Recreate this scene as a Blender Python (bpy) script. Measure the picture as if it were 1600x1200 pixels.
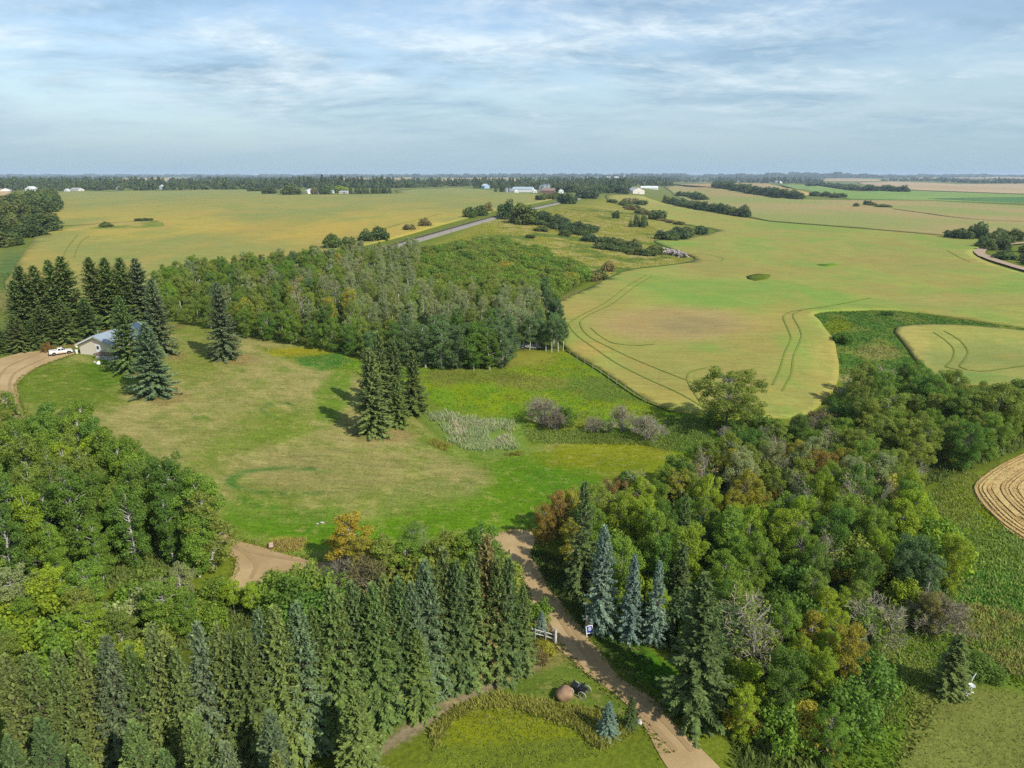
import bpy, bmesh, math, random
import numpy as np
from mathutils import Vector, Matrix
from mathutils.geometry import delaunay_2d_cdt

random.seed(7)
RNG = np.random.default_rng(11)
R = math.radians
for o in list(bpy.data.objects):
    bpy.data.objects.remove(o)
sc = bpy.context.scene
COL = sc.collection

# ------------------------------------------------------------------ camera, light, exposure
CAM_Z = 45.0
PITCH = R(17.05)
F = 1067.0                                   # focal length in photo pixels (1600 wide)
cam_d = bpy.data.cameras.new('camera')
cam_d.sensor_width = 36.0
cam_d.lens = 24.0
cam_d.clip_start = 0.5
cam_d.clip_end = 60000.0
cam = bpy.data.objects.new('camera', cam_d)
cam.location = (0, 0, CAM_Z)
cam.rotation_euler = (R(90) - PITCH, 0, 0)
COL.objects.link(cam)
sc.camera = cam

SUN_EL = R(41.0)
SUN_DIR = Vector((0.74 * math.cos(SUN_EL), -0.67 * math.cos(SUN_EL), math.sin(SUN_EL))).normalized()   # towards the sun
sun_d = bpy.data.lights.new('sun', 'SUN')
sun_d.energy = 3.65
sun_d.angle = R(0.53)
sun_d.color = (1.0, 0.95, 0.87)
sun = bpy.data.objects.new('sun', sun_d)
sun.rotation_euler = SUN_DIR.to_track_quat('Z', 'Y').to_euler()
sun.location = (60, -60, 120)
COL.objects.link(sun)

sc.view_settings.view_transform = 'Standard'
sc.view_settings.look = 'None'
sc.view_settings.gamma = 1.0
sc.view_settings.use_curve_mapping = False
sc.view_settings.exposure = 0.62

sc.render.engine = 'CYCLES'
sc.cycles.use_denoising = False
sc.cycles.max_bounces = 6
sc.cycles.diffuse_bounces = 4
sc.cycles.transmission_bounces = 3
sc.cycles.volume_bounces = 0
sc.cycles.glossy_bounces = 2
sc.cycles.use_adaptive_sampling = False
sc.cycles.adaptive_threshold = 0.015


def N(nt, t, **kw):
    n = nt.nodes.new(t)
    for k, v in kw.items():
        setattr(n, k, v)
    return n


def math_node(nt, op, a, b=None, c=None, clamp=False):
    n = nt.nodes.new('ShaderNodeMath')
    n.operation = op
    n.use_clamp = clamp
    for i, v in enumerate((a, b, c)):
        if v is None:
            continue
        if isinstance(v, (int, float)):
            n.inputs[i].default_value = v
        else:
            nt.links.new(v, n.inputs[i])
    return n.outputs[0]


def build_world():
    w = bpy.data.worlds.new('World')
    sc.world = w
    w.use_nodes = True
    nt = w.node_tree
    nt.nodes.clear()
    L = nt.links.new
    out = N(nt, 'ShaderNodeOutputWorld')
    sky = N(nt, 'ShaderNodeTexSky', sky_type='NISHITA')
    sky.sun_disc = False
    sky.sun_elevation = SUN_EL
    sky.sun_rotation = math.atan2(SUN_DIR.x, SUN_DIR.y)
    sky.air_density = 1.0
    sky.dust_density = 0.5
    sky.ozone_density = 1.0
    bg = N(nt, 'ShaderNodeBackground')
    bg.inputs['Strength'].default_value = 0.10
    L(sky.outputs[0], bg.inputs['Color'])
    tc = N(nt, 'ShaderNodeTexCoord')
    sep = N(nt, 'ShaderNodeSeparateXYZ')
    L(tc.outputs['Generated'], sep.inputs[0])
    zz = math_node(nt, 'ADD', math_node(nt, 'MAXIMUM', sep.outputs['Z'], 0.0), 0.15)
    u = math_node(nt, 'DIVIDE', sep.outputs['X'], zz)
    v = math_node(nt, 'DIVIDE', sep.outputs['Y'], zz)
    cb = N(nt, 'ShaderNodeCombineXYZ')
    L(u, cb.inputs[0])
    L(v, cb.inputs[1])

    def noise(scale, detail, rough, dist=0.0, off=(0, 0, 0), sx=1.0, sy=1.0):
        mp = N(nt, 'ShaderNodeMapping')
        mp.inputs['Location'].default_value = off
        mp.inputs['Scale'].default_value = (sx, sy, 1)
        L(cb.outputs[0], mp.inputs['Vector'])
        n = N(nt, 'ShaderNodeTexNoise')
        n.inputs['Scale'].default_value = scale
        n.inputs['Detail'].default_value = detail
        n.inputs['Roughness'].default_value = rough
        n.inputs['Distortion'].default_value = dist
        L(mp.outputs[0], n.inputs['Vector'])
        return n.outputs['Fac']

    big = noise(0.95, 8, 0.62, 0.35, (3.2, 1.7, 0.4), 0.8, 1.0)
    fine = noise(4.2, 7, 0.66, 0.25, (9.1, 4.2, 2.0), 0.85, 1.1)
    cov = math_node(nt, 'ADD', math_node(nt, 'MULTIPLY', big, 0.75), math_node(nt, 'MULTIPLY', fine, 0.25))
    mr = N(nt, 'ShaderNodeMapRange', interpolation_type='SMOOTHSTEP')
    L(cov, mr.inputs['Value'])
    mr.inputs['From Min'].default_value = 0.36
    mr.inputs['From Max'].default_value = 0.62
    # thickness: thick cores are greyer
    core = noise(1.4, 9, 0.64, 0.3, (1.3, 7.7, 5.0), 0.7, 1.1)
    cr = N(nt, 'ShaderNodeValToRGB')
    cr.color_ramp.elements[0].position = 0.42
    cr.color_ramp.elements[0].color = (0.200, 0.315, 0.425, 1)
    cr.color_ramp.elements[1].position = 0.585
    cr.color_ramp.elements[1].color = (0.565, 0.650, 0.695, 1)
    L(math_node(nt, 'ADD', math_node(nt, 'MULTIPLY', core, 0.65), math_node(nt, 'MULTIPLY', fine, 0.35)), cr.inputs['Fac'])
    cbg = N(nt, 'ShaderNodeBackground')
    L(cr.outputs['Color'], cbg.inputs['Color'])
    cbg.inputs['Strength'].default_value = 0.97
    # thin out towards the horizon
    hz = N(nt, 'ShaderNodeMapRange', interpolation_type='SMOOTHSTEP')
    L(sep.outputs['Z'], hz.inputs['Value'])
    hz.inputs['From Min'].default_value = 0.0
    hz.inputs['From Max'].default_value = 0.10
    hz.inputs['To Min'].default_value = 0.35
    hz.inputs['To Max'].default_value = 0.92
    mix = N(nt, 'ShaderNodeMixShader')
    L(math_node(nt, 'MULTIPLY', mr.outputs[0], hz.outputs[0]), mix.inputs['Fac'])
    L(bg.outputs[0], mix.inputs[1])
    L(cbg.outputs[0], mix.inputs[2])
    # pale blue veil low over the horizon
    veil = N(nt, 'ShaderNodeBackground')
    veil.inputs['Color'].default_value = (0.240, 0.350, 0.435, 1)
    vz = N(nt, 'ShaderNodeMapRange', interpolation_type='SMOOTHSTEP')
    L(sep.outputs['Z'], vz.inputs['Value'])
    vz.inputs['From Min'].default_value = -0.01
    vz.inputs['From Max'].default_value = 0.17
    vz.inputs['To Min'].default_value = 0.95
    vz.inputs['To Max'].default_value = 0.0
    mix2 = N(nt, 'ShaderNodeMixShader')
    L(vz.outputs[0], mix2.inputs['Fac'])
    L(mix.outputs[0], mix2.inputs[1])
    L(veil.outputs[0], mix2.inputs[2])
    L(mix2.outputs[0], out.inputs['Surface'])


build_world()

# ------------------------------------------------------------------ terrain as a function of place
FWD = np.array([0, math.cos(PITCH), -math.sin(PITCH)])
UPV = np.array([0, math.sin(PITCH), math.cos(PITCH)])


def ss(t):
    t = np.clip(t, 0, 1)
    return t * t * (3 - 2 * t)


def rail_x(y):
    return 0.25 * y - 156.75


def seg_dist(x, y, pts):
    d = np.full(np.shape(x), 1e9)
    for (ax, ay), (bx, by) in zip(pts[:-1], pts[1:]):
        vx, vy = bx - ax, by - ay
        t = np.clip(((x - ax) * vx + (y - ay) * vy) / (vx * vx + vy * vy), 0, 1)
        d = np.minimum(d, np.hypot(x - ax - t * vx, y - ay - t * vy))
    return d


CREEK = [(-14, 124), (-6, 114), (22, 110), (42, 108), (58, 118), (76, 138), (90, 165), (130, 185), (220, 190)]


def H(x, y):
    x = np.asarray(x, float)
    y = np.asarray(y, float)
    s = (x - rail_x(y)) / 1.031
    top = 7 + 5 * ss((y - 260) / 400.0)
    z = top * (1 - ss(s / 165.0))
    z = z - 2.2 * np.exp(-(seg_dist(x, y, CREEK) / 16.0) ** 2)
    z = z + 2.5 * np.exp(-(((x - 60) / 60.0) ** 2 + ((y - 250) / 60.0) ** 2))
    z = z + 1.3 * np.exp(-(((x + 95) / 13.0) ** 2 + ((y - 156) / 14.0) ** 2))
    # rolling farmland towards the right and the far distance
    far = ss((y - 350) / 700.0) * ss((s - 140) / 260.0)
    z = z + far * (3.2 * np.sin(x / 210.0 + 0.6) + 2.4 * np.sin(y / 260.0 + x / 500.0))
    z = z + 15 * np.exp(-(((x - 520) / 420.0) ** 2 + ((y - 2100) / 650.0) ** 2)) * ss((s - 60) / 250.0)
    z = z + 10 * np.exp(-(((x - 900) / 2600.0) ** 2 + ((y - 9500) / 2200.0) ** 2))
    z = z + 22 * np.exp(-(((x - 3700) / 1100.0) ** 2 + ((y - 9300) / 1800.0) ** 2))
    z = z + 13 * np.exp(-(((x - 6500) / 2500.0) ** 2 + ((y - 9800) / 2500.0) ** 2))
    return z


def ray(px, py):
    px = np.asarray(px, float)
    py = np.asarray(py, float)
    r = (px - 800) / F
    u = -(py - 600) / F
    d = FWD[None, :] + u[:, None] * UPV[None, :]
    d[:, 0] += r
    return d / np.linalg.norm(d, axis=1, keepdims=True)


def cast(px, py, lift=0.0):
    """where the sight line through photo pixels meets the ground raised by lift"""
    px = np.atleast_1d(np.asarray(px, float))
    py = np.atleast_1d(np.asarray(py, float))
    d = ray(px, py)
    t0 = np.full(len(px), 12.0)
    hit = np.zeros(len(px), bool)
    t = t0.copy()
    lo = t0.copy()
    hi = t0.copy()
    for _ in range(520):
        tn = t * 1.014
        z = CAM_Z + d[:, 2] * tn
        below = z < H(d[:, 0] * tn, d[:, 1] * tn) + lift
        new = below & ~hit
        lo[new] = t[new]
        hi[new] = tn[new]
        hit |= below
        t = np.where(hit, t, tn)
        if hit.all() or t.max() > 14500:
            break
    lo[~hit] = hi[~hit] = 13000.0
    for _ in range(22):
        m = (lo + hi) / 2
        z = CAM_Z + d[:, 2] * m
        below = z < H(d[:, 0] * m, d[:, 1] * m) + lift
        hi = np.where(below, m, hi)
        lo = np.where(below, lo, m)
    return np.stack([d[:, 0] * hi, d[:, 1] * hi], 1)


def at(px, py, lift=0.0):
    p = cast([px], [py], lift)[0]
    return Vector((p[0], p[1], float(H(p[0], p[1]))))


def plan(poly):
    a = np.array(poly, float)
    return cast(a[:, 0], a[:, 1])


def to_px(x, y, z):
    yy = y * math.cos(PITCH) - (z - CAM_Z) * math.sin(PITCH)
    vv = y * math.sin(PITCH) + (z - CAM_Z) * math.cos(PITCH)
    yy = np.maximum(yy, 1e-3)
    return 800 + F * x / yy, 600 - F * vv / yy


def inside(x, y, poly):
    poly = np.asarray(poly, float)
    c = np.zeros(np.shape(x), bool)
    j = len(poly) - 1
    for i in range(len(poly)):
        xi, yi = poly[i]
        xj, yj = poly[j]
        if yi != yj:
            k = ((yi > y) != (yj > y)) & (x < (xj - xi) * (y - yi) / (yj - yi) + xi)
            c ^= k
        j = i
    return c


def poly_soft(x, y, poly, feather):
    poly = list(map(tuple, poly))
    d = seg_dist(x, y, poly + [poly[0]])
    sgn = np.where(inside(x, y, poly), 1, -1)
    return ss(0.5 + 0.5 * sgn * d / feather)


# ------------------------------------------------------------------ colours
E_INV = 1.0 / 1.62


def lin(c):
    c = np.asarray(c, float) / 255.0
    return np.where(c <= 0.04045, c / 12.92, ((c + 0.055) / 1.055) ** 2.4)


def alb(r, g, b, k=1.0):
    c = lin((r, g, b)) * E_INV * k
    m = c @ np.array([0.3, 0.6, 0.1])
    return np.maximum(m + (c - m) * 1.16, 0.003)


def rgba(c):
    return (float(c[0]), float(c[1]), float(c[2]), 1.0)


# value noise for the plan (colour mottling stored on vertices)
_PERM = RNG.random((256, 256))


def vnoise(x, y):
    xi = np.floor(x).astype(int)
    yi = np.floor(y).astype(int)
    fx = x - xi
    fy = y - yi
    fx = fx * fx * (3 - 2 * fx)
    fy = fy * fy * (3 - 2 * fy)
    a = _PERM[xi % 256, yi % 256]
    b = _PERM[(xi + 1) % 256, yi % 256]
    c = _PERM[xi % 256, (yi + 1) % 256]
    d = _PERM[(xi + 1) % 256, (yi + 1) % 256]
    return (a * (1 - fx) + b * fx) * (1 - fy) + (c * (1 - fx) + d * fx) * fy


def fbm(x, y, o=4):
    s, a, t = 0, 0.5, 0
    for k in range(o):
        s = s + a * vnoise(x * 2 ** k + 17.3 * k, y * 2 ** k + 5.1 * k)
        t += a
        a *= 0.55
    return s / t


# ------------------------------------------------------------------ materials
def new_mat(name):
    m = bpy.data.materials.new(name)
    m.use_nodes = True
    nt = m.node_tree
    return m, nt, nt.nodes['Principled BSDF']


def simple(name, color, rough=0.7, metal=0.0, noise_scale=None, noise_amt=0.25, bump=0.0, spec=0.3):
    m, nt, p = new_mat(name)
    p.inputs['Base Color'].default_value = rgba(color)
    p.inputs['Roughness'].default_value = rough
    p.inputs['Metallic'].default_value = metal
    p.inputs['Specular IOR Level'].default_value = spec
    if noise_scale:
        tc = N(nt, 'ShaderNodeTexCoord')
        n = N(nt, 'ShaderNodeTexNoise')
        n.inputs['Scale'].default_value = noise_scale
        n.inputs['Detail'].default_value = 6
        nt.links.new(tc.outputs['Object'], n.inputs['Vector'])
        mx = N(nt, 'ShaderNodeMix', data_type='RGBA')
        mx.inputs[6].default_value = rgba(np.array(color) * (1 - noise_amt))
        mx.inputs[7].default_value = rgba(np.minimum(np.array(color) * (1 + noise_amt), 0.95))
        mr = N(nt, 'ShaderNodeMapRange')
        mr.inputs['From Min'].default_value = 0.3
        mr.inputs['From Max'].default_value = 0.7
        nt.links.new(n.outputs['Fac'], mr.inputs['Value'])
        nt.links.new(mr.outputs[0], mx.inputs[0])
        nt.links.new(mx.outputs[2], p.inputs['Base Color'])
        if bump:
            b = N(nt, 'ShaderNodeBump')
            b.inputs['Strength'].default_value = bump
            b.inputs['Distance'].default_value = 0.05
            nt.links.new(n.outputs['Fac'], b.inputs['Height'])
            nt.links.new(b.outputs[0], p.inputs['Normal'])
    return m


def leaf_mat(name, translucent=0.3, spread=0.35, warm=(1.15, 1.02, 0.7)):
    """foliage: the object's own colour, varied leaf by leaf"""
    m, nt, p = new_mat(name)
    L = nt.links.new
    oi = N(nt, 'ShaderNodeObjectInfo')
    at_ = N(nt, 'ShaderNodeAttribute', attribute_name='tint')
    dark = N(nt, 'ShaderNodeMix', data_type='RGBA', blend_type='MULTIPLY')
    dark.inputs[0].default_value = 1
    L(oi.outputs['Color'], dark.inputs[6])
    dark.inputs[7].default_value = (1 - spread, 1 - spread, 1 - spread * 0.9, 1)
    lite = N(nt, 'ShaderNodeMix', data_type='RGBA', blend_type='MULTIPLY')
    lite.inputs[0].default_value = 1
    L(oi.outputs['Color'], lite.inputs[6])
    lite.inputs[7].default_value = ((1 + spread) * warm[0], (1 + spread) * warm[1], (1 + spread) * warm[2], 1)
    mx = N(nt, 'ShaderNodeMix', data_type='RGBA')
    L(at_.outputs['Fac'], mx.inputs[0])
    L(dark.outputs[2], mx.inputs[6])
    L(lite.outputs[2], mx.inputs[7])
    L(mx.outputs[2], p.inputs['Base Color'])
    p.inputs['Roughness'].default_value = 0.62
    p.inputs['Specular IOR Level'].default_value = 0.18
    if translucent:
        tr = N(nt, 'ShaderNodeBsdfTranslucent')
        L(mx.outputs[2], tr.inputs['Color'])
        ms = N(nt, 'ShaderNodeMixShader')
        ms.inputs[0].default_value = translucent
        L(p.outputs[0], ms.inputs[1])
        L(tr.outputs[0], ms.inputs[2])
        L(ms.outputs[0], nt.nodes['Material Output'].inputs['Surface'])
    return m


def turf_mat(name):
    """blades that take the ground's own colour where they stand"""
    m, nt, p = new_mat(name)
    L = nt.links.new
    col = N(nt, 'ShaderNodeVertexColor', layer_name='Col')
    L(col.outputs['Color'], p.inputs['Base Color'])
    p.inputs['Roughness'].default_value = 0.75
    p.inputs['Specular IOR Level'].default_value = 0.12
    tr = N(nt, 'ShaderNodeBsdfTranslucent')
    L(col.outputs['Color'], tr.inputs['Color'])
    ms = N(nt, 'ShaderNodeMixShader')
    ms.inputs[0].default_value = 0.35
    L(p.outputs[0], ms.inputs[1])
    L(tr.outputs[0], ms.inputs[2])
    L(ms.outputs[0], nt.nodes['Material Output'].inputs['Surface'])
    return m


def ground_mat(name, amp=0.3, fine=3.0, mid=0.22, bump=0.5, bump_scale=2.2, stripe=None, dry=None):
    """ground: the surface's own colour (vertex colour) with grain at three scales"""
    m, nt, p = new_mat(name)
    L = nt.links.new
    col = N(nt, 'ShaderNodeVertexColor', layer_name='Col')
    tc = N(nt, 'ShaderNodeTexCoord')

    def nz(scale, detail, rough, vec=None):
        n = N(nt, 'ShaderNodeTexNoise')
        n.inputs['Scale'].default_value = scale
        n.inputs['Detail'].default_value = detail
        n.inputs['Roughness'].default_value = rough
        L(vec or tc.outputs['Object'], n.inputs['Vector'])
        return n.outputs['Fac']

    a = nz(fine, 5, 0.7)
    b = nz(mid, 6, 0.65)
    s = math_node(nt, 'ADD', math_node(nt, 'MULTIPLY', a, 0.6), math_node(nt, 'MULTIPLY', b, 0.4))
    if stripe:
        mp = N(nt, 'ShaderNodeMapping')
        mp.inputs['Rotation'].default_value = (0, 0, stripe[0])
        mp.inputs['Scale'].default_value = (stripe[1], stripe[2], 1)
        L(tc.outputs['Object'], mp.inputs['Vector'])
        c = nz(1.0, 5, 0.7, mp.outputs[0])
        s = math_node(nt, 'ADD', math_node(nt, 'MULTIPLY', s, 0.5), math_node(nt, 'MULTIPLY', c, 0.5))
    mr = N(nt, 'ShaderNodeMapRange')
    mr.inputs['From Min'].default_value = 0.32
    mr.inputs['From Max'].default_value = 0.68
    mr.inputs['To Min'].default_value = 1 - amp
    mr.inputs['To Max'].default_value = 1 + amp
    L(s, mr.inputs['Value'])
    mul = N(nt, 'ShaderNodeMix', data_type='RGBA', blend_type='MULTIPLY')
    mul.inputs[0].default_value = 1
    L(col.outputs['Color'], mul.inputs[6])
    L(mr.outputs[0], mul.inputs[7])
    res = mul.outputs[2]
    if dry is not None:
        d = N(nt, 'ShaderNodeMix', data_type='RGBA')
        mr2 = N(nt, 'ShaderNodeMapRange', interpolation_type='SMOOTHSTEP')
        mr2.inputs['From Min'].default_value = 0.5
        mr2.inputs['From Max'].default_value = 0.72
        mr2.inputs['To Max'].default_value = dry[3]
        L(nz(dry[4], 6, 0.7), mr2.inputs['Value'])
        L(mr2.outputs[0], d.inputs[0])
        L(res, d.inputs[6])
        d.inputs[7].default_value = (dry[0], dry[1], dry[2], 1)
        res = d.outputs[2]
    L(res, p.inputs['Base Color'])
    p.inputs['Roughness'].default_value = 0.9
    p.inputs['Specular IOR Level'].default_value = 0.1
    if bump:
        bn = N(nt, 'ShaderNodeBump')
        bn.inputs['Strength'].default_value = bump
        bn.inputs['Distance'].default_value = 0.25
        L(nz(bump_scale, 4, 0.7), bn.inputs['Height'])
        L(bn.outputs[0], p.inputs['Normal'])
    return m


M = {}
M['ground'] = ground_mat('rough_grass', 0.42, 2.6, 0.16, 0.6, 1.7)
M['lawn'] = ground_mat('mown_grass', 0.46, 2.2, 0.35, 0.6, 2.4, stripe=(R(28), 0.25, 1.4), dry=(*(float(q) for q in alb(190, 176, 118)), 0.62, 0.55))
M['crop'] = ground_mat('ripening_crop', 0.30, 0.9, 0.10, 0.7, 0.8, stripe=(R(-8), 0.10, 0.9), dry=(*(float(q) for q in alb(190, 158, 92)), 0.32, 0.11))
M['stubble'] = ground_mat('cut_straw', 0.3, 3.0, 0.4, 0.5, 2.4)
M['gravel'] = ground_mat('gravel', 0.16, 6.0, 0.5, 0.25, 8.0)
M['turf'] = turf_mat('turf_blades')
M['ballast'] = simple('crushed_stone', alb(158, 152, 142), 0.9, 0, 1.4, 0.35, 0.6)
M['spruce_leaf'] = leaf_mat('spruce_needles', 0.16, 0.36, (1.12, 1.04, 0.85))
M['broad_leaf'] = leaf_mat('broad_leaves', 0.42, 0.32, (1.12, 1.02, 0.72))
M['grass_blade'] = leaf_mat('grass_blades', 0.45, 0.26, (1.15, 1.05, 0.8))
M['bark_pale'] = simple('pale_bark', (0.42, 0.40, 0.35), 0.85, 0, 4.0, 0.4)
M['bark_brown'] = simple('brown_bark', (0.10, 0.075, 0.055), 0.9, 0, 5.0, 0.35)
M['bark_grey'] = simple('grey_bark', (0.23, 0.215, 0.18), 0.9, 0, 5.0, 0.3)


# ------------------------------------------------------------------ object helpers
def link(o):
    COL.objects.link(o)
    return o


def props(o, label=None, cat=None, group=None, kind=None):
    if label:
        o['label'] = label
    if cat:
        o['category'] = cat
    if group:
        o['group'] = group
    if kind:
        o['kind'] = kind
    return o


def empty(name, loc=(0, 0, 0), rz=0.0, label=None, cat=None, group=None):
    o = bpy.data.objects.new(name, None)
    o.location = loc
    o.rotation_euler = (0, 0, rz)
    o.empty_display_size = 0.3
    props(o, label, cat, group)
    return link(o)


def mesh_obj(name, me, parent=None, mat=None):
    o = bpy.data.objects.new(name, me)
    if mat is not None and not me.materials:
        me.materials.append(mat)
    if parent is not None:
        o.parent = parent
    return link(o)


def np_mesh(name, verts, faces_flat, face_len, mat=None, tint=None, col=None, smooth=False):
    """verts Nx3, faces all with face_len corners"""
    verts = np.asarray(verts, np.float32)
    faces_flat = np.asarray(faces_flat, np.int32).ravel()
    nf = len(faces_flat) // face_len
    me = bpy.data.meshes.new(name)
    me.vertices.add(len(verts))
    me.vertices.foreach_set('co', verts.ravel())
    me.loops.add(len(faces_flat))
    me.loops.foreach_set('vertex_index', faces_flat)
    me.polygons.add(nf)
    me.polygons.foreach_set('loop_start', np.arange(nf, dtype=np.int32) * face_len)
    if tint is not None:
        a = me.attributes.new('tint', 'FLOAT', 'POINT')
        a.data.foreach_set('value', np.asarray(tint, np.float32))
    if col is not None:
        a = me.color_attributes.new('Col', 'FLOAT_COLOR', 'POINT')
        c4 = np.ones((len(verts), 4), np.float32)
        c4[:, :3] = col
        a.data.foreach_set('color', c4.ravel())
    me.update(calc_edges=True)
    me.validate()
    if smooth:
        me.polygons.foreach_set('use_smooth', np.ones(len(me.polygons), bool))
    if mat is not None:
        me.materials.append(mat)
    return me


class BM:
    """collects boxes, tubes and lathes; build() links them as one mesh object"""

    def __init__(self):
        self.b = bmesh.new()

    def box(self, c, s, rz=0.0, rx=0.0, ry=0.0, bev=0.0):
        r = bmesh.ops.create_cube(self.b, size=1.0)
        mt = Matrix.Translation(c) @ Matrix.Rotation(rz, 4, 'Z') @ Matrix.Rotation(ry, 4, 'Y') @ Matrix.Rotation(rx, 4, 'X') @ Matrix.Diagonal((s[0], s[1], s[2], 1))
        bmesh.ops.transform(self.b, matrix=mt, verts=r['verts'])
        if bev:
            ed = list({e for v in r['verts'] for e in v.link_edges})
            bmesh.ops.bevel(self.b, geom=ed, offset=bev, segments=2, affect='EDGES')
        return self

    def tube(self, pts, rad, seg=6, cap=True):
        pts = [Vector(p) for p in pts]
        if isinstance(rad, (int, float)):
            rad = [rad] * len(pts)
        rings = []
        for i, p in enumerate(pts):
            d = (pts[min(i + 1, len(pts) - 1)] - pts[max(i - 1, 0)]).normalized()
            a = d.orthogonal().normalized()
            c = d.cross(a)
            rings.append([self.b.verts.new(p + (a * math.cos(k * 2 * math.pi / seg) + c * math.sin(k * 2 * math.pi / seg)) * rad[i]) for k in range(seg)])
        for r0, r1 in zip(rings[:-1], rings[1:]):
            for k in range(seg):
                self.b.faces.new((r0[k], r0[(k + 1) % seg], r1[(k + 1) % seg], r1[k]))
        if cap:
            self.b.faces.new(list(reversed(rings[0])))
            self.b.faces.new(rings[-1])
        return self

    def lathe(self, prof, seg=20, c=(0, 0, 0), axis='Z', cap=True):
        rings = []
        for r, z in prof:
            ring = []
            for k in range(seg):
                a = k * 2 * math.pi / seg
                if axis == 'Z':
                    p = (c[0] + r * math.cos(a), c[1] + r * math.sin(a), c[2] + z)
                elif axis == 'Y':
                    p = (c[0] + r * math.sin(a), c[1] + z, c[2] + r * math.cos(a))
                else:
                    p = (c[0] + z, c[1] + r * math.cos(a), c[2] + r * math.sin(a))
                ring.append(self.b.verts.new(p))
            rings.append(ring)
        for r0, r1 in zip(rings[:-1], rings[1:]):
            for k in range(seg):
                self.b.faces.new((r0[k], r0[(k + 1) % seg], r1[(k + 1) % seg], r1[k]))
        if cap:
            self.b.faces.new(list(reversed(rings[0])))
            self.b.faces.new(rings[-1])
        return self

    def prism(self, prof, y0, y1, axis='Y'):
        """a closed outline in (x, z) pulled along y (or in (y, z) along x)"""
        def P(u, v, w):
            return (u, w, v) if axis == 'Y' else (w, u, v)
        a = [self.b.verts.new(P(u, v, y0)) for u, v in prof]
        b = [self.b.verts.new(P(u, v, y1)) for u, v in prof]
        n = len(prof)
        for k in range(n):
            self.b.faces.new((a[k], a[(k + 1) % n], b[(k + 1) % n], b[k]))
        self.b.faces.new(list(reversed(a)))
        self.b.faces.new(b)
        return self

    def mesh(self, name, mat, smooth=False):
        bmesh.ops.recalc_face_normals(self.b, faces=self.b.faces)
        me = bpy.data.meshes.new(name)
        self.b.to_mesh(me)
        self.b.free()
        if smooth:
            me.polygons.foreach_set('use_smooth', np.ones(len(me.polygons), bool))
        me.materials.append(mat)
        return me

    def build(self, name, mat, parent=None, smooth=False, loc=None):
        o = mesh_obj(name, self.mesh(name, mat, smooth), parent)
        if loc is not None:
            o.location = loc
        return o


# ------------------------------------------------------------------ ground sheet: colours by place
# all outlines below are read off the photograph and laid onto the terrain
LAWN = [(45, 652), (24, 602), (60, 572), (118, 556), (180, 572), (262, 505), (400, 530), (480, 545), (560, 562), (640, 650), (690, 690), (760, 708), (815, 705),
        (880, 690), (1000, 690), (1050, 708), (1000, 735), (960, 765), (900, 780), (832, 826), (760, 836), (690, 850), (520, 878), (440, 862), (340, 828), (330, 760), (200, 690), (100, 660)]
LOWER_LAWN = [(690, 985), (830, 985), (1000, 1010), (1010, 1135), (600, 1135)]
WOOD_MID = [(235, 495), (300, 500), (400, 527), (500, 541), (570, 560), (690, 572), (788, 575), (802, 548), (884, 546), (868, 500), (846, 485), (880, 462), (915, 440), (905, 425), (840, 395),
            (760, 380), (700, 392), (620, 405), (520, 415), (400, 432), (250, 447)]
WOOD_LEFT = [(-140, 1000), (0, 965), (110, 930), (250, 905), (320, 888), (312, 840), (250, 795), (150, 745), (60, 720), (-140, 745)]
BELT_LEFT = [(-140, 1125), (100, 1075), (250, 1030), (400, 985), (490, 955), (440, 935), (385, 948), (330, 930), (200, 940), (0, 975), (-140, 1010)]
WOOD_RIGHT = [(862, 880), (900, 920), (985, 985), (1075, 1045), (1140, 1130), (1150, 1210), (1300, 1210), (1335, 1120), (1345, 1050), (1385, 985), (1460, 985), (1490, 950), (1470, 880), (1432, 830),
              (1400, 795), (1380, 765), (1300, 735), (1190, 735), (1090, 760), (1000, 800), (920, 840)]
WOOD_CREEK = [(1180, 705), (1260, 660), (1320, 620), (1400, 605), (1460, 620), (1520, 660), (1640, 640), (1760, 640), (1760, 700), (1600, 700), (1520, 735), (1430, 765), (1380, 765), (1290, 735)]
ROW_BELT = [(-200, 1250), (-60, 1110), (250, 1030), (480, 985), (640, 930), (800, 895), (822, 960), (826, 1015), (700, 1070), (600, 1125), (520, 1230)]


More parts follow.
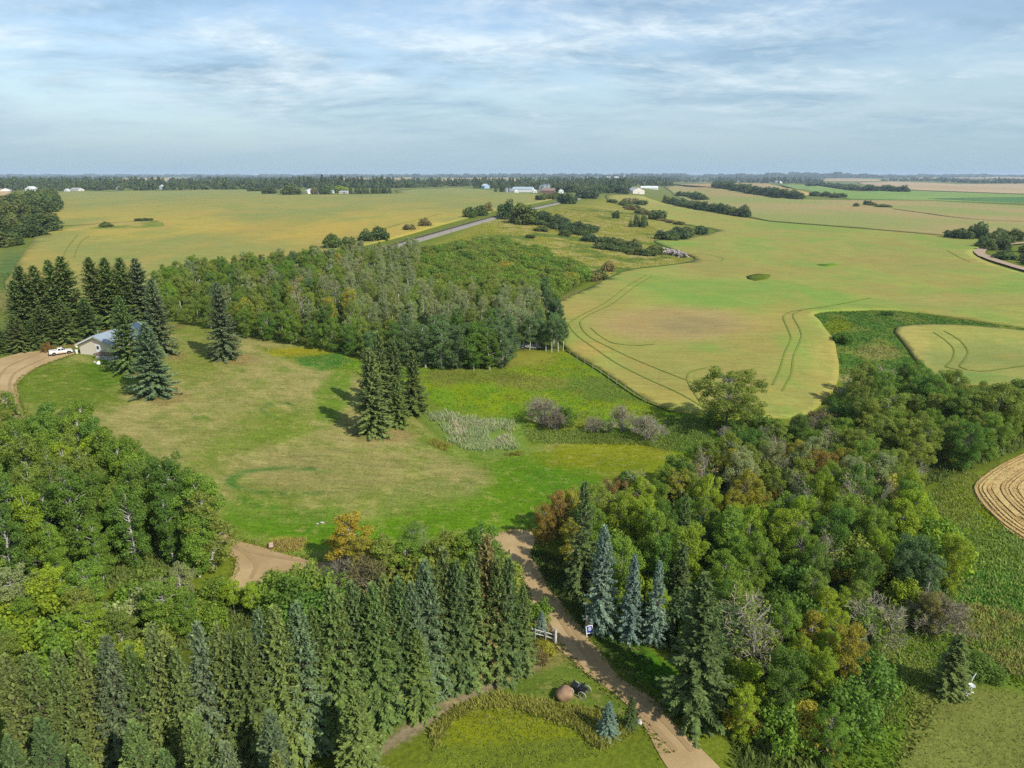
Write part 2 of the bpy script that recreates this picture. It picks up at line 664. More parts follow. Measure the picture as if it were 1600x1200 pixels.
def paint(x, y, z):
    """own colour of the open ground at each place (no light or shade in it)"""
    u, v = to_px(x, y, z)
    n = len(x)
    big = fbm(x / 22.0, y / 22.0, 4)
    small = fbm(x / 5.0 + 40, y / 5.0, 4)
    tiny = fbm(x / 2.2 + 7, y / 2.2 + 70, 3)
    c = np.tile(alb(118, 130, 58), (n, 1))

    def lay(w, col, k=1.0):
        nonlocal c
        w = (np.clip(w, 0, 1) * k)[:, None]
        c = c * (1 - w) + alb(*col)[None, :] * w

    def poly(pts, f, col, k=1.0):
        lay(poly_soft(u, v, pts, f), col, k)

    def blob(cx, cy, rx, ry, col, k=1.0, rot=0.0, soft=0.5):
        ca, sa = math.cos(R(rot)), math.sin(R(rot))
        dx, dy = u - cx, v - cy
        a, b = (dx * ca + dy * sa) / rx, (-dx * sa + dy * ca) / ry
        d = np.hypot(a, b) + (small - 0.5) * 0.5 + (tiny - 0.5) * 0.55
        lay(ss((1 - d) / soft + 0.5), col, k)

    def ring(cx, cy, rx, ry, col, a0, a1, wd=0.12, k=0.9):
        dx, dy = (u - cx) / rx, (v - cy) / ry
        d = np.hypot(dx, dy) + (small - 0.5) * 0.12
        an = np.degrees(np.arctan2(-dy, dx)) % 360
        on = ss((an - a0) / 15) * ss((a1 - an) / 15)
        lay(np.exp(-((d - 1) / wd) ** 2) * on * ss((tiny - 0.12) * 4), col, k)

    # distance: farmland mosaic
    lay(ss((y - 700) / 900), (128, 136, 78))
    # strip between the left field and the spruces
    poly([(-200, 600), (-200, 360), (60, 385), (40, 420), (10, 470), (60, 520), (0, 545)], 12, (122, 132, 72))
    blob(20, 470, 45, 16, (150, 142, 92), 0.7)
    blob(20, 425, 22, 30, (92, 118, 66), 0.7)
    # hillside beside the railway
    poly([(640, 400), (760, 345), (900, 318), (960, 308), (1000, 330), (1090, 362), (1080, 405), (960, 440), (900, 430), (800, 375), (720, 378)], 8, (152, 150, 76))
    lay(poly_soft(u, v, [(760, 345), (900, 320), (1000, 330), (1090, 362), (1080, 405), (960, 440), (800, 375)], 8) * ss((small - 0.47) * 6), (183, 170, 118), 0.75)
    lay(poly_soft(u, v, [(640, 400), (900, 320), (1000, 330), (1080, 405), (960, 440), (800, 375)], 8) * ss((big - 0.52) * 8), (98, 122, 56), 0.8)
    # lawn: dry on the slope, lush along the bottom and below the house
    poly(LAWN, 6, (152, 152, 92))
    lw = poly_soft(u, v, LAWN, 6)
    lay(lw * ss((big - 0.42) * 5), (174, 164, 112), 0.65)
    lay(lw * ss((small - 0.52) * 7), (130, 146, 70), 0.5)
    lay(lw * ss((tiny - 0.55) * 8), (186, 174, 120), 0.5)
    lay(lw * ss((0.42 - tiny) * 8), (116, 136, 62), 0.45)
    lay(lw * ss((0.42 - big) * 7), (122, 142, 64), 0.65)
    blob(110, 600, 100, 42, (108, 130, 52), 0.85)
    blob(170, 585, 40, 22, (94, 126, 44), 0.8)
    blob(430, 665, 55, 30, (122, 142, 60), 0.5)
    blob(520, 620, 26, 50, (104, 138, 50), 0.75, 20)
    blob(300, 560, 60, 40, (128, 140, 66), 0.6)
    blob(520, 740, 120, 34, (152, 146, 96), 0.6)
    blob(690, 780, 110, 28, (134, 146, 82), 0.5)
    poly([(640, 668), (690, 690), (760, 708), (850, 702), (905, 712), (960, 740), (930, 772), (890, 780), (832, 828), (760, 838), (690, 850), (560, 868), (470, 868), (360, 832), (345, 798), (420, 815), (560, 812),
          (640, 795), (740, 775), (770, 745), (720, 715), (660, 690)], 22, (108, 142, 42))
    blob(480, 815, 80, 20, (96, 136, 38), 0.6, -8)
    blob(880, 750, 60, 22, (98, 138, 40), 0.7)
    blob(400, 800, 60, 20, (100, 138, 48), 0.6)
    # farther meadow, yellow with weeds in flower
    YM = [(405, 545), (470, 545), (560, 560), (640, 575), (790, 580), (880, 552), (925, 575), (1000, 622), (1060, 650), (1100, 690), (1060, 705), (1000, 690), (900, 690), (800, 680), (720, 650), (660, 620), (560, 585), (470, 570)]
    poly(YM, 6, (118, 148, 58))
    ym = poly_soft(u, v, YM, 6)
    lay(ym * ss((small - 0.5) * 7), (150, 160, 54), 0.5)
    lay(ym * ss((big - 0.5) * 8), (128, 132, 66), 0.7)
    blob(960, 605, 75, 22, (106, 126, 62), 0.85)
    blob(830, 598, 60, 12, (138, 138, 76), 0.7)
    blob(740, 588, 90, 12, (120, 122, 66), 0.6)
    blob(505, 562, 42, 14, (84, 128, 60), 0.9)
    blob(470, 550, 50, 7, (170, 160, 36), 0.7)
    blob(840, 540, 60, 26, (142, 150, 40), 0.6)
    blob(820, 560, 50, 14, (160, 150, 84), 0.5)
    # knoll in front of the bare bushes
    blob(960, 712, 120, 24, (142, 148, 42), 0.9)
    blob(1000, 735, 90, 20, (128, 142, 34), 0.8)
    blob(900, 745, 40, 8, (108, 140, 36), 0.6)
    blob(1080, 690, 60, 20, (92, 132, 36), 0.8)
    blob(1060, 660, 40, 16, (88, 124, 40), 0.7)
    blob(900, 680, 90, 8, (96, 134, 40), 0.8)
    # wetland with reeds
    poly([(650, 646), (700, 644), (760, 652), (822, 660), (820, 702), (770, 710), (700, 692)], 12, (126, 148, 80), 0.8)
    # fairy rings
    ring(437, 640, 27, 11, (74, 116, 58), 20, 270)
    ring(450, 752, 92, 20, (78, 122, 56), 40, 320, 0.11)
    ring(440, 780, 60, 14, (94, 132, 58), 150, 300)
    ring(315, 655, 12, 4, (84, 124, 56), 0, 200, 0.3)
    # needle litter under the lawn spruces
    for cx, cy, rx, ry in ((262, 622, 42, 10), (372, 562, 34, 9), (270, 556, 22, 7), (600, 682, 48, 10), (215, 580, 26, 9)):
        blob(cx, cy, rx, ry, (154, 130, 92), 0.5)
    # strip by the house
    poly([(0, 562), (100, 535), (190, 508), (300, 505), (280, 515), (200, 520), (120, 545), (30, 556)], 5, (132, 124, 76), 0.8)
    poly([(60, 540), (130, 525), (195, 510), (215, 512), (150, 530), (70, 548)], 4, (160, 124, 84), 0.6)
    # straw-yellow patch by the fork of the drive
    blob(448, 850, 28, 9, (196, 184, 98), 0.9)
    # floor of the woods: leaf litter and low growth
    for w, f in ((WOOD_MID, 6), (WOOD_LEFT, 12), (BELT_LEFT, 12), (WOOD_RIGHT, 14), (WOOD_CREEK, 8), (ROW_BELT, 14)):
        poly(w, f, (88, 98, 44), 0.95)
    # gully between the fields
    GU = [(1262, 492), (1300, 486), (1400, 485), (1480, 495), (1610, 512), (1800, 535), (1800, 560), (1610, 520), (1500, 509), (1425, 508), (1400, 515), (1425, 555), (1455, 592), (1480, 605), (1440, 615), (1320, 620), (1310, 560), (1300, 520)]
    poly(GU, 4, (92, 122, 58))
    gu = poly_soft(u, v, GU, 4)
    lay(gu * ss((small - 0.5) * 7), (128, 138, 72), 0.8)
    blob(1370, 550, 34, 12, (152, 142, 92), 0.6)
    blob(1310, 510, 20, 12, (132, 142, 40), 0.7)
    blob(1340, 592, 30, 8, (168, 160, 112), 0.7)
    # lower right: long grass
    poly([(1480, 740), (1530, 790), (1570, 825), (1700, 880), (1800, 1300), (1300, 1300), (1345, 1060), (1400, 985), (1480, 990), (1500, 940), (1470, 860), (1440, 800)], 10, (112, 136, 60))
    blob(1540, 790, 60, 50, (134, 148, 52), 0.8)
    blob(1545, 925, 80, 40, (78, 126, 54), 0.8)
    blob(1540, 980, 60, 26, (122, 138, 56), 0.6)
    blob(1420, 1020, 60, 30, (104, 142, 52), 0.7)
    poly([(1430, 1075), (1500, 1065), (1620, 1085), (1700, 1300), (1380, 1300)], 14, (130, 136, 76))
    # lower lawn, its worn path and weeds
    poly(LOWER_LAWN, 10, (108, 126, 60))
    blob(860, 1030, 60, 14, (150, 138, 90), 0.6, -20)
    blob(920, 1075, 40, 14, (120, 132, 62), 0.7)
    path = seg_dist(u, v, [(575, 1185), (636, 1144), (688, 1110), (740, 1084), (800, 1054), (845, 1030)])
    poly([(650, 1125), (700, 1095), (780, 1085), (850, 1095), (960, 1115), (990, 1150), (700, 1165)], 8, (140, 146, 58), 0.9)
    lay(ss((14 - path + (tiny - 0.5) * 10) / 9), (168, 152, 126), 0.92)
    # verge under the trees right of the lane
    poly([(905, 980), (960, 1020), (1030, 1085), (1080, 1130), (1120, 1120), (1050, 1040), (980, 990)], 8, (84, 124, 46))
    # dug earth among the trees by the creek
    blob(1446, 684, 12, 16, (150, 112, 90), 0.95)
    blob(1376, 712, 18, 7, (178, 146, 116), 0.9)
    blob(1527, 655, 16, 10, (170, 140, 112), 0.9)
    # bare rim of the right field
    seg = seg_dist(u, v, [(855, 483), (885, 466), (910, 455)])
    lay(ss((5 - seg) / 4), (150, 132, 104), 0.9)
    return np.maximum(c, 0.004)


def build_ground():
    th = np.concatenate([np.arange(-180, -50, 5.0), np.arange(-50, 50.01, 0.36), np.arange(55, 180, 5.0)])
    r = [6.0]
    while r[-1] < 15500:
        k = 0.011 if r[-1] < 1500 else 0.035
        r.append(r[-1] * (1 + k))
    r = np.array(r)
    T, RR = np.meshgrid(np.radians(th), r)
    x = (RR * np.sin(T)).ravel()
    y = (RR * np.cos(T)).ravel()
    z = H(x, y)
    col = paint(x, y, z)
    nr, nt_ = len(r), len(th)
    i = np.arange(nr - 1)[:, None] * nt_ + np.arange(nt_)[None, :]
    nxt = np.arange(nr - 1)[:, None] * nt_ + ((np.arange(nt_) + 1) % nt_)[None, :]
    quads = np.stack([i, nxt, nxt + nt_, i + nt_], -1).reshape(-1, 4)[:, ::-1]
    cen = np.stack([x[quads].mean(1), y[quads].mean(1)], 1)
    u, v = to_px(cen[:, 0], cen[:, 1], H(cen[:, 0], cen[:, 1]))
    front = cen[:, 1] > 10
    lawn = front & inside(u, v, LAWN)
    low = front & inside(u, v, LOWER_LAWN)
    V = np.stack([x, y, z], 1)
    hub = len(V)

    def part(name, mask, mat, fan=False):
        q = quads[mask]
        used, inv = np.unique(q, return_inverse=True)
        me = np_mesh(name, V[used], inv.reshape(-1, 4), 4, mat, col=col[used], smooth=True)
        o = mesh_obj(name, me)
        o['kind'] = 'structure'
        return o
    part('ground', ~(lawn | low), M['ground'])
    part('lawn', lawn, M['lawn'])
    part('lawn', low, M['lawn'])
    # the small disc straight below the camera
    n = len(th)
    Vd = np.vstack([V[:n], [[0, 0, float(H(0, 0))]]])
    k = np.arange(n)
    tri = np.stack([k, np.full(n, n), (k + 1) % n], 1)
    o = mesh_obj('ground', np_mesh('ground_under', Vd, tri, 3, M['ground'], col=np.tile(alb(110, 128, 56), (n + 1, 1)), smooth=True))
    o['kind'] = 'structure'
    return V


GV = build_ground()


def smooth_loop(p, closed=True, step=4.0):
    """Catmull-Rom through plan points, cut finely"""
    p = [np.array(q) for q in p]
    n = len(p)
    out = []
    rng = range(n) if closed else range(n - 1)
    for i in rng:
        p1, p2 = p[i], p[(i + 1) % n]
        p0 = p[i - 1] if closed or i > 0 else p1
        p3 = p[(i + 2) % n] if closed or i < n - 2 else p2
        d = np.linalg.norm(p2 - p1)
        rr = max(np.linalg.norm((p1 + p2) / 2), 20)
        k = max(1, min(60, int(d / (step * rr / 150.0))))
        # keep long straight sides straight
        t0 = (p2 - p0) * 0.5
        t1 = (p3 - p1) * 0.5
        for tv in (t0, t1):
            l = np.linalg.norm(tv)
            if l > d:
                tv *= d / l
        for j in range(k):
            t = j / k
            a = 2 * t ** 3 - 3 * t ** 2 + 1
            b = t ** 3 - 2 * t ** 2 + t
            c = -2 * t ** 3 + 3 * t ** 2
            e = t ** 3 - t ** 2
            out.append(p1 * a + t0 * b + p2 * c + t1 * e)
    if not closed:
        out.append(p[-1])
    return np.array(out)


def sheet(name, poly_px, dz, mat, colour, wobble=0.3, keep=1.0, smooth=True, dz_far=0.0, skirt=True):
    """a surface laid on the terrain inside an outline; colour(x, y, u, v) gives its own colour"""
    P = plan(poly_px)
    B = smooth_loop(P, True, 3.0) if smooth else P
    rb = np.linalg.norm(B, axis=1)
    B = B + (np.stack([vnoise(B[:, 0] * 0.3, B[:, 1] * 0.3), vnoise(B[:, 0] * 0.3 + 99, B[:, 1] * 0.3)], 1) - 0.5) * 2 * wobble
    gx, gy = GV[:, 0], GV[:, 1]
    sel = (gx > B[:, 0].min()) & (gx < B[:, 0].max()) & (gy > B[:, 1].min()) & (gy < B[:, 1].max())
    ins = np.zeros(len(gx), bool)
    ins[sel] = inside(gx[sel], gy[sel], B)
    I = GV[ins][:, :2]
    if len(I):
        d = seg_dist(I[:, 0], I[:, 1], [tuple(b) for b in B] + [tuple(B[0])])
        I = I[d > 0.004 * np.linalg.norm(I, axis=1)]
    if keep < 1.0:
        I = I[RNG.random(len(I)) < keep]
    S = 0.01
    vc = [Vector((float(a) * S, float(b) * S)) for a, b in np.vstack([B, I])]
    nb = len(B)
    res = delaunay_2d_cdt(vc, [], [list(range(nb))], 1, 1e-9)
    vo = np.array([(p.x / S, p.y / S) for p in res[0]])
    tri = np.array([f for f in res[2] if len(f) == 3])
    a, b, c = vo[tri[:, 0]], vo[tri[:, 1]], vo[tri[:, 2]]
    cr = (b[:, 0] - a[:, 0]) * (c[:, 1] - a[:, 1]) - (b[:, 1] - a[:, 1]) * (c[:, 0] - a[:, 0])
    tri[cr < 0] = tri[cr < 0][:, ::-1]
    z = H(vo[:, 0], vo[:, 1]) + dz + dz_far * np.linalg.norm(vo, axis=1)
    u, v = to_px(vo[:, 0], vo[:, 1], z)
    col = colour(vo[:, 0], vo[:, 1], u, v)
    if mat is M['crop']:
        lum = (col @ np.array([0.3, 0.6, 0.1]))[:, None]
        col = (lum + (col - lum) * 0.90) * 0.94
    V = np.column_stack([vo, z])
    if dz > 0.2:                                  # the stand of crop has a side, down to the soil
        e = np.vstack([tri[:, [0, 1]], tri[:, [1, 2]], tri[:, [2, 0]]])
        es = np.sort(e, axis=1)
        key = es[:, 0].astype(np.int64) * (len(V) + 1) + es[:, 1]
        _, idx, cnt = np.unique(key, return_index=True, return_counts=True)
        e = e[idx[cnt == 1]]
        n0 = len(V)
        low = V.copy()
        low[:, 2] -= dz + dz_far * np.linalg.norm(vo, axis=1) + 0.15
        a, b = e[:, 0], e[:, 1]
        tri = np.vstack([tri, np.stack([b, a, a + n0], 1), np.stack([b, a + n0, b + n0], 1)])
        V = np.vstack([V, low])
        col = np.vstack([col, col])
    me = np_mesh(name, V, tri, 3, mat, col=col, smooth=True)
    o = mesh_obj(name, me)
    o['kind'] = 'structure'
    return o


def strip(name, pts_px, width, dz, mat, colour, dz_far=0.0, plan_pts=None, parent=None, kind='structure'):
    P = plan(pts_px) if plan_pts is None else np.array(plan_pts)
    C = smooth_loop(P, False, 2.0)
    T = np.gradient(C, axis=0)
    T /= np.linalg.norm(T, axis=1, keepdims=True) + 1e-9
    Nn = np.stack([-T[:, 1], T[:, 0]], 1)
    wv = width * (0.85 + 0.3 * vnoise(C[:, 0] * 0.5, C[:, 1] * 0.5))[:, None] / 2
    cols = 3
    rows = [C + Nn * wv * k for k in (-1, 0, 1)]
    vo = np.stack(rows, 1).reshape(-1, 2)
    z = H(vo[:, 0], vo[:, 1]) + dz + dz_far * np.linalg.norm(vo, axis=1)
    n = len(C)
    q = []
    for i in range(n - 1):
        for k in range(2):
            q.append((i * 3 + k, i * 3 + k + 1, (i + 1) * 3 + k + 1, (i + 1) * 3 + k))
    q = np.array(q)[:, ::-1]
    cc = np.tile(colour, (len(vo), 1)) if np.ndim(colour) == 1 else colour
    me = np_mesh(name, np.column_stack([vo, z]), q, 4, mat, col=cc, smooth=True)
    o = mesh_obj(name, me, parent)
    if kind:
        o['kind'] = kind
    return o


# ------------------------------------------------------------------ fields
def lerp_col(c, w, col):
    w = np.clip(w, 0, 1)[:, None]
    return c * (1 - w) + alb(*col)[None, :] * w


def blob_w(u, v, cx, cy, rx, ry, nz, soft=0.6):
    d = np.hypot((u - cx) / rx, (v - cy) / ry) + (nz - 0.5) * 0.7
    return ss((1 - d) / soft + 0.5)


def crop_left(x, y, u, v):
    n1 = fbm(x / 60.0, y / 160.0, 4)
    n2 = fbm(x / 14.0 + 9, y / 40.0, 4)
    c = np.tile(alb(196, 178, 90), (len(x), 1))
    c = lerp_col(c, ss((n1 - 0.42) * 5), (164, 164, 90))
    c = lerp_col(c, ss((350 - v) / 40) * 0.75, (156, 162, 94))
    c = lerp_col(c, ss((312 - v) / 14) * 0.6, (150, 164, 100))
    c = lerp_col(c, ss((n2 - 0.55) * 7) * 0.45, (196, 168, 92))
    c = lerp_col(c, ss((0.42 - n2) * 7) * 0.5, (146, 160, 82))
    c = lerp_col(c, blob_w(u, v, 480, 360, 160, 14, n2) * 0.35, (206, 172, 86))
    c = lerp_col(c, blob_w(u, v, 60, 420, 60, 30, n2) * 0.4, (200, 172, 88))
    c = lerp_col(c, blob_w(u, v, 210, 352, 55, 7, n2) * 0.6, (196, 170, 100))
    c = lerp_col(c, blob_w(u, v, 140, 355, 60, 4, n2) * 0.6, (184, 170, 104))
    return c


def crop_right(x, y, u, v):
    n1 = fbm(x / 50.0 + 3, y / 90.0, 4)
    n2 = fbm(x / 13.0 + 9, y / 22.0 + 2, 4)
    c = np.tile(alb(172, 174, 90), (len(x), 1))
    c = lerp_col(c, ss((n1 - 0.47) * 6) * 0.7, (168, 162, 90))
    c = lerp_col(c, ss((0.47 - n1) * 7) * 0.7, (142, 172, 78))
    c = lerp_col(c, ss((n2 - 0.52) * 7) * 0.5, (178, 160, 90))
    c = lerp_col(c, ss((0.44 - n2) * 7) * 0.5, (136, 172, 76))
    c = lerp_col(c, blob_w(u, v, 1050, 505, 130, 26, n2) * 0.85, (186, 162, 108))
    c = lerp_col(c, blob_w(u, v, 1080, 508, 60, 12, n2) * 0.5, (156, 146, 100))
    c = lerp_col(c, blob_w(u, v, 1210, 505, 40, 18, n2) * 0.5, (186, 164, 94))
    c = lerp_col(c, blob_w(u, v, 900, 480, 40, 14, n2) * 0.5, (192, 168, 100))
    c = lerp_col(c, blob_w(u, v, 1520, 468, 110, 10, n2) * 0.5, (186, 168, 100))
    c = lerp_col(c, blob_w(u, v, 1130, 460, 120, 22, n2) * 0.5, (140, 174, 80))
    c = lerp_col(c, blob_w(u, v, 1050, 350, 110, 16, n2) * 0.5, (182, 172, 92))
    c = lerp_col(c, blob_w(u, v, 1000, 312, 60, 8, n2) * 0.5, (188, 178, 100))
    c = lerp_col(c, blob_w(u, v, 1030, 620, 70, 12, n2) * 0.6, (192, 172, 92))
    c = lerp_col(c, blob_w(u, v, 1290, 580, 22, 50, n2) * 0.5, (192, 174, 96))
    c = lerp_col(c, blob_w(u, v, 920, 545, 30, 12, n2) * 0.6, (198, 172, 96))
    return c


def crop_pocket(x, y, u, v):
    n2 = fbm(x / 13.0 + 59, y / 16.0 + 2, 4)
    c = np.tile(alb(172, 172, 92), (len(x), 1))
    c = lerp_col(c, ss((n2 - 0.48) * 7) * 0.6, (150, 164, 90))
    c = lerp_col(c, blob_w(u, v, 1420, 545, 30, 40, n2) * 0.5, (194, 176, 104))
    c = lerp_col(c, blob_w(u, v, 1510, 590, 60, 8, n2) * 0.7, (126, 168, 82))
    return c


def crop_far(a, b, sc_=120.0):
    def f(x, y, u, v):
        n = fbm(x / sc_, y / (sc_ * 2), 4)
        return lerp_col(np.tile(alb(*a), (len(x), 1)), ss((n - 0.35) * 3.2), b)
    return f


CROP = 0.55
sheet('crop_field', [(8, 450), (20, 425), (40, 392), (62, 352), (70, 300), (180, 299), (300, 297), (400, 296), (412, 302), (470, 304), (612, 303), (622, 297), (700, 294), (742, 296), (790, 300), (838, 304), (868, 309), (835, 318),
                     (800, 322), (765, 332), (735, 340), (690, 352), (620, 372), (560, 386), (500, 396), (430, 412), (370, 425), (300, 437), (200, 452), (120, 472), (40, 470)], CROP, M['crop'], crop_left, keep=0.5)
sheet('crop_field', [(885, 547), (935, 577), (1000, 621), (1050, 642), (1100, 650), (1160, 656), (1215, 656), (1262, 648), (1300, 615), (1311, 585), (1304, 540), (1284, 508), (1272, 492), (1300, 487), (1400, 486), (1480, 496),
                     (1600, 514), (1760, 534), (1760, 470), (1610, 431), (1552, 414), (1526, 402), (1520, 394), (1540, 384), (1540, 374), (1480, 370), (1340, 358), (1200, 347), (1175, 343), (1100, 331), (1040, 318), (1015, 311), (1000, 306), (950, 304),
                     (952, 315), (975, 322), (1007, 332), (1035, 342), (1065, 350), (1122, 360), (1100, 367), (1065, 375), (1022, 377), (1050, 390), (1083, 402), (1087, 406), (1072, 411), (982, 422), (955, 433), (925, 449), (885, 467), (855, 484), (862, 510)],
      CROP, M['crop'], crop_right, keep=0.6)
sheet('crop_field', [(1400, 513), (1430, 509), (1500, 510), (1600, 519), (1760, 538), (1760, 625), (1600, 601), (1550, 606), (1490, 603), (1455, 591), (1430, 561), (1408, 532), (1398, 520)], CROP, M['crop'], crop_pocket)
sheet('crop_field', [(1036, 291), (1080, 290), (1130, 296), (1180, 305), (1240, 312), (1300, 312.5), (1450, 314), (1600, 322), (1760, 330), (1760, 378), (1600, 375), (1545, 373), (1480, 368.5), (1340, 356.5), (1200, 345.5), (1150, 335), (1100, 322), (1058, 308)],
      0.6, M['crop'], crop_far((186, 168, 112), (164, 170, 98)), smooth=False, keep=0.6)
sheet('crop_field', [(1050, 287.5), (1130, 286), (1200, 287), (1215, 291), (1270, 303), (1235, 310), (1180, 303), (1120, 293)], 0.9, M['crop'], crop_far((196, 166, 112), (190, 172, 118), 200), smooth=False, keep=0.7)
sheet('crop_field', [(1215, 288), (1272, 290), (1340, 300), (1410, 297.5), (1600, 305), (1760, 309), (1760, 326), (1600, 319), (1450, 312.8), (1330, 311.5), (1270, 302)], 0.8, M['crop'], crop_far((140, 172, 90), (152, 178, 102), 160), smooth=False, keep=0.7)
sheet('crop_field', [(1450, 311), (1600, 308.5), (1760, 309), (1760, 323), (1600, 318), (1500, 313.5)], 1.0, M['crop'], crop_far((92, 138, 78), (100, 144, 84), 160), smooth=False, keep=0.7)
sheet('stubble_field', [(1335, 285), (1400, 283.5), (1500, 288), (1600, 287), (1760, 287), (1760, 308), (1600, 303.5), (1410, 296.5), (1365, 292)], 1.0, M['crop'], crop_far((214, 190, 150), (206, 180, 140), 300), smooth=False, keep=0.7)
sheet('stubble_field', [(-300, 328), (18, 325), (16, 338), (-10, 350), (-300, 362)], 0.5, M['crop'], crop_far((214, 184, 136), (222, 196, 150)), smooth=False, keep=0.6)
FAR = [((150, 279.2), (285, 278.2), (285, 282.5), (215, 284), (150, 281.5)), ((525, 278), (620, 276.8), (645, 277.5), (640, 281.5), (600, 284), (525, 282)), ((690, 279), (800, 278), (812, 283), (690, 284)), ((300, 282), (340, 281), (345, 287), (300, 287)),
       ((885, 278.6), (1016, 278), (1020, 283), (885, 284)), ((1285, 279.8), (1345, 279.2), (1380, 282), (1285, 284)), ((1490, 276.8), (1600, 276.5), (1640, 279.5), (1490, 279.2)), ((-60, 299), (20, 297), (16, 306), (-60, 312)), ((1420, 276.3), (1460, 276.2), (1462, 278), (1420, 278))]
for p in FAR:
    sheet('stubble_field', list(p), 4.0, M['crop'], crop_far((214, 186, 140), (200, 176, 128), 500), smooth=False)
# rough island with bushes in the left field
sheet('fallow_patch', [(62, 358), (100, 353.5), (160, 350.5), (215, 346.5), (245, 346), (257, 351), (248, 357), (180, 358.5), (110, 361), (75, 365)], CROP + 0.12, M['ground'], crop_far((184, 168, 104), (132, 142, 72), 14))
sheet('fallow_patch', [(1165, 434), (1185, 430), (1204, 431), (1200, 438), (1180, 441), (1168, 438)], CROP + 0.15, M['ground'], crop_far((104, 120, 42), (92, 104, 40), 8))
sheet('fallow_patch', [(1276, 415.5), (1300, 414), (1309, 415), (1290, 418)], CROP + 0.2, M['ground'], crop_far((108, 142, 46), (112, 140, 50), 8))


def stubble_rows(x, y, u, v):
    c = np.tile(alb(206, 180, 128), (len(x), 1))
    n = fbm(x / 3.0, y / 3.0, 4)
    c = lerp_col(c, ss((n - 0.45) * 5) * 0.6, (222, 192, 128))
    c = lerp_col(c, blob_w(u, v, 1600, 735, 70, 26, n) * 0.6, (186, 160, 126))
    return c


sheet('stubble_field', [(1519, 764), (1532, 748), (1560, 729), (1610, 706), (1700, 684), (1800, 690), (1800, 930), (1660, 872), (1600, 845), (1562, 818), (1532, 788)], 0.12, M['stubble'], stubble_rows, wobble=0.2)
# rows of cut straw lying in curves along the edge: real low ridges
edge = plan([(1660, 872), (1600, 845), (1562, 818), (1532, 788), (1519, 764), (1532, 748), (1560, 729), (1610, 706), (1660, 694)])
mid = plan([(1720, 770)])[0]
rowr = random.Random(8)
for k in range(24):
    f = 0.03 + 0.034 * k + rowr.uniform(-0.007, 0.007)
    a = rowr.randrange(0, 3)
    pts = [tuple(p + (mid - p) * (f + rowr.uniform(-0.004, 0.004))) for p in edge[a:9 - rowr.randrange(0, 2)]]
    strip('straw_row', None, rowr.uniform(0.28, 0.6), 0.26, M['stubble'], alb(222, 196, 142) if k % 3 else alb(206, 178, 128), plan_pts=pts)
    if k < 18 and rowr.random() < 0.6:
        a = rowr.randrange(1, 4)
        pts = [tuple(p + (mid - p) * (f + 0.017 + rowr.uniform(-0.004, 0.004))) for p in edge[a:a + 3]]
        strip('straw_row', None, rowr.uniform(0.12, 0.3), 0.17, M['stubble'], alb(150, 128, 94), plan_pts=pts)

# wheel marks pressed into the crop
DK = alb(132, 146, 76)
TRACKS = [
    [(888, 508), (893, 518), (905, 530), (930, 548), (965, 572), (1010, 595), (1060, 618), (1098, 640)],
    [(906, 505), (910, 518), (925, 532), (950, 545), (985, 562), (1040, 585), (1090, 605), (1125, 622)],
    [(888, 508), (905, 497), (948, 474), (985, 446), (1010, 432)], [(906, 505), (920, 495), (960, 475), (995, 448), (1018, 434)],
    [(923, 515), (935, 526), (960, 540), (1000, 543), (1022, 541)],
    [(1226, 506), (1233, 522), (1236, 532), (1226, 555), (1217, 585), (1207, 605)], [(1240, 500), (1250, 518), (1252, 530), (1240, 560), (1236, 588), (1222, 615)],
    [(1226, 506), (1224, 497), (1235, 490), (1258, 486)], [(1240, 500), (1240, 493), (1255, 487), (1300, 480), (1360, 468)],
    [(1098, 640), (1075, 600), (1078, 585), (1105, 578)],
    [(1458, 522), (1475, 533), (1490, 548), (1488, 565), (1478, 577), (1500, 582)], [(1475, 520), (1500, 535), (1512, 552), (1505, 568), (1500, 577), (1530, 584), (1600, 575)],
    [(1480, 393), (1500, 404), (1516, 411)],
    [(98, 410), (102, 395), (112, 380), (122, 368)], [(116, 404), (120, 392), (128, 378), (140, 370)],
    [(380, 420), (450, 402), (540, 376), (610, 355), (660, 343), (690, 335)], [(400, 418), (470, 400), (560, 373), (625, 352)],
    [(1072, 409), (1100, 408), (1125, 410), (1129, 405), (1110, 400), (1090, 397)],
]
for t in TRACKS:
    strip('wheel_track', t, 0.42, CROP + 0.06, M['crop'], DK, dz_far=0.00025)
# grassy margins between fields
strip('field_margin', [(1200, 346), (1340, 357), (1480, 369.5), (1540, 373)], 2.2, 0.9, M['ground'], alb(140, 128, 84))
strip('field_margin', [(1395, 327), (1440, 333), (1480, 339), (1530, 344), (1600, 347.5)], 3.5, 1.1, M['ground'], alb(78, 104, 54))
strip('field_margin', [(1045, 360), (1120, 361), (1100, 368)], 1.2, 0.7, M['ground'], alb(92, 108, 56))
strip('field_margin', [(955, 434), (985, 423), (1075, 412)], 1.4, 0.7, M['ground'], alb(98, 122, 56))
strip('field_margin', [(885, 548), (935, 579), (1000, 623), (1050, 644)], 0.8, 0.3, M['ground'], alb(116, 132, 62))

# ------------------------------------------------------------------ roads
def gravel(base, b2):
    def f(x, y, u, v):
        n = fbm(x / 2.2 + 7, y / 2.2, 4)
        m = fbm(x / 8.0, y / 8.0 + 3, 3)
        c = lerp_col(np.tile(alb(*base), (len(x), 1)), ss((n - 0.4) * 4) * 0.7, b2)
        return lerp_col(c, ss((m - 0.52) * 6) * 0.35, (170, 142, 110))
    return f


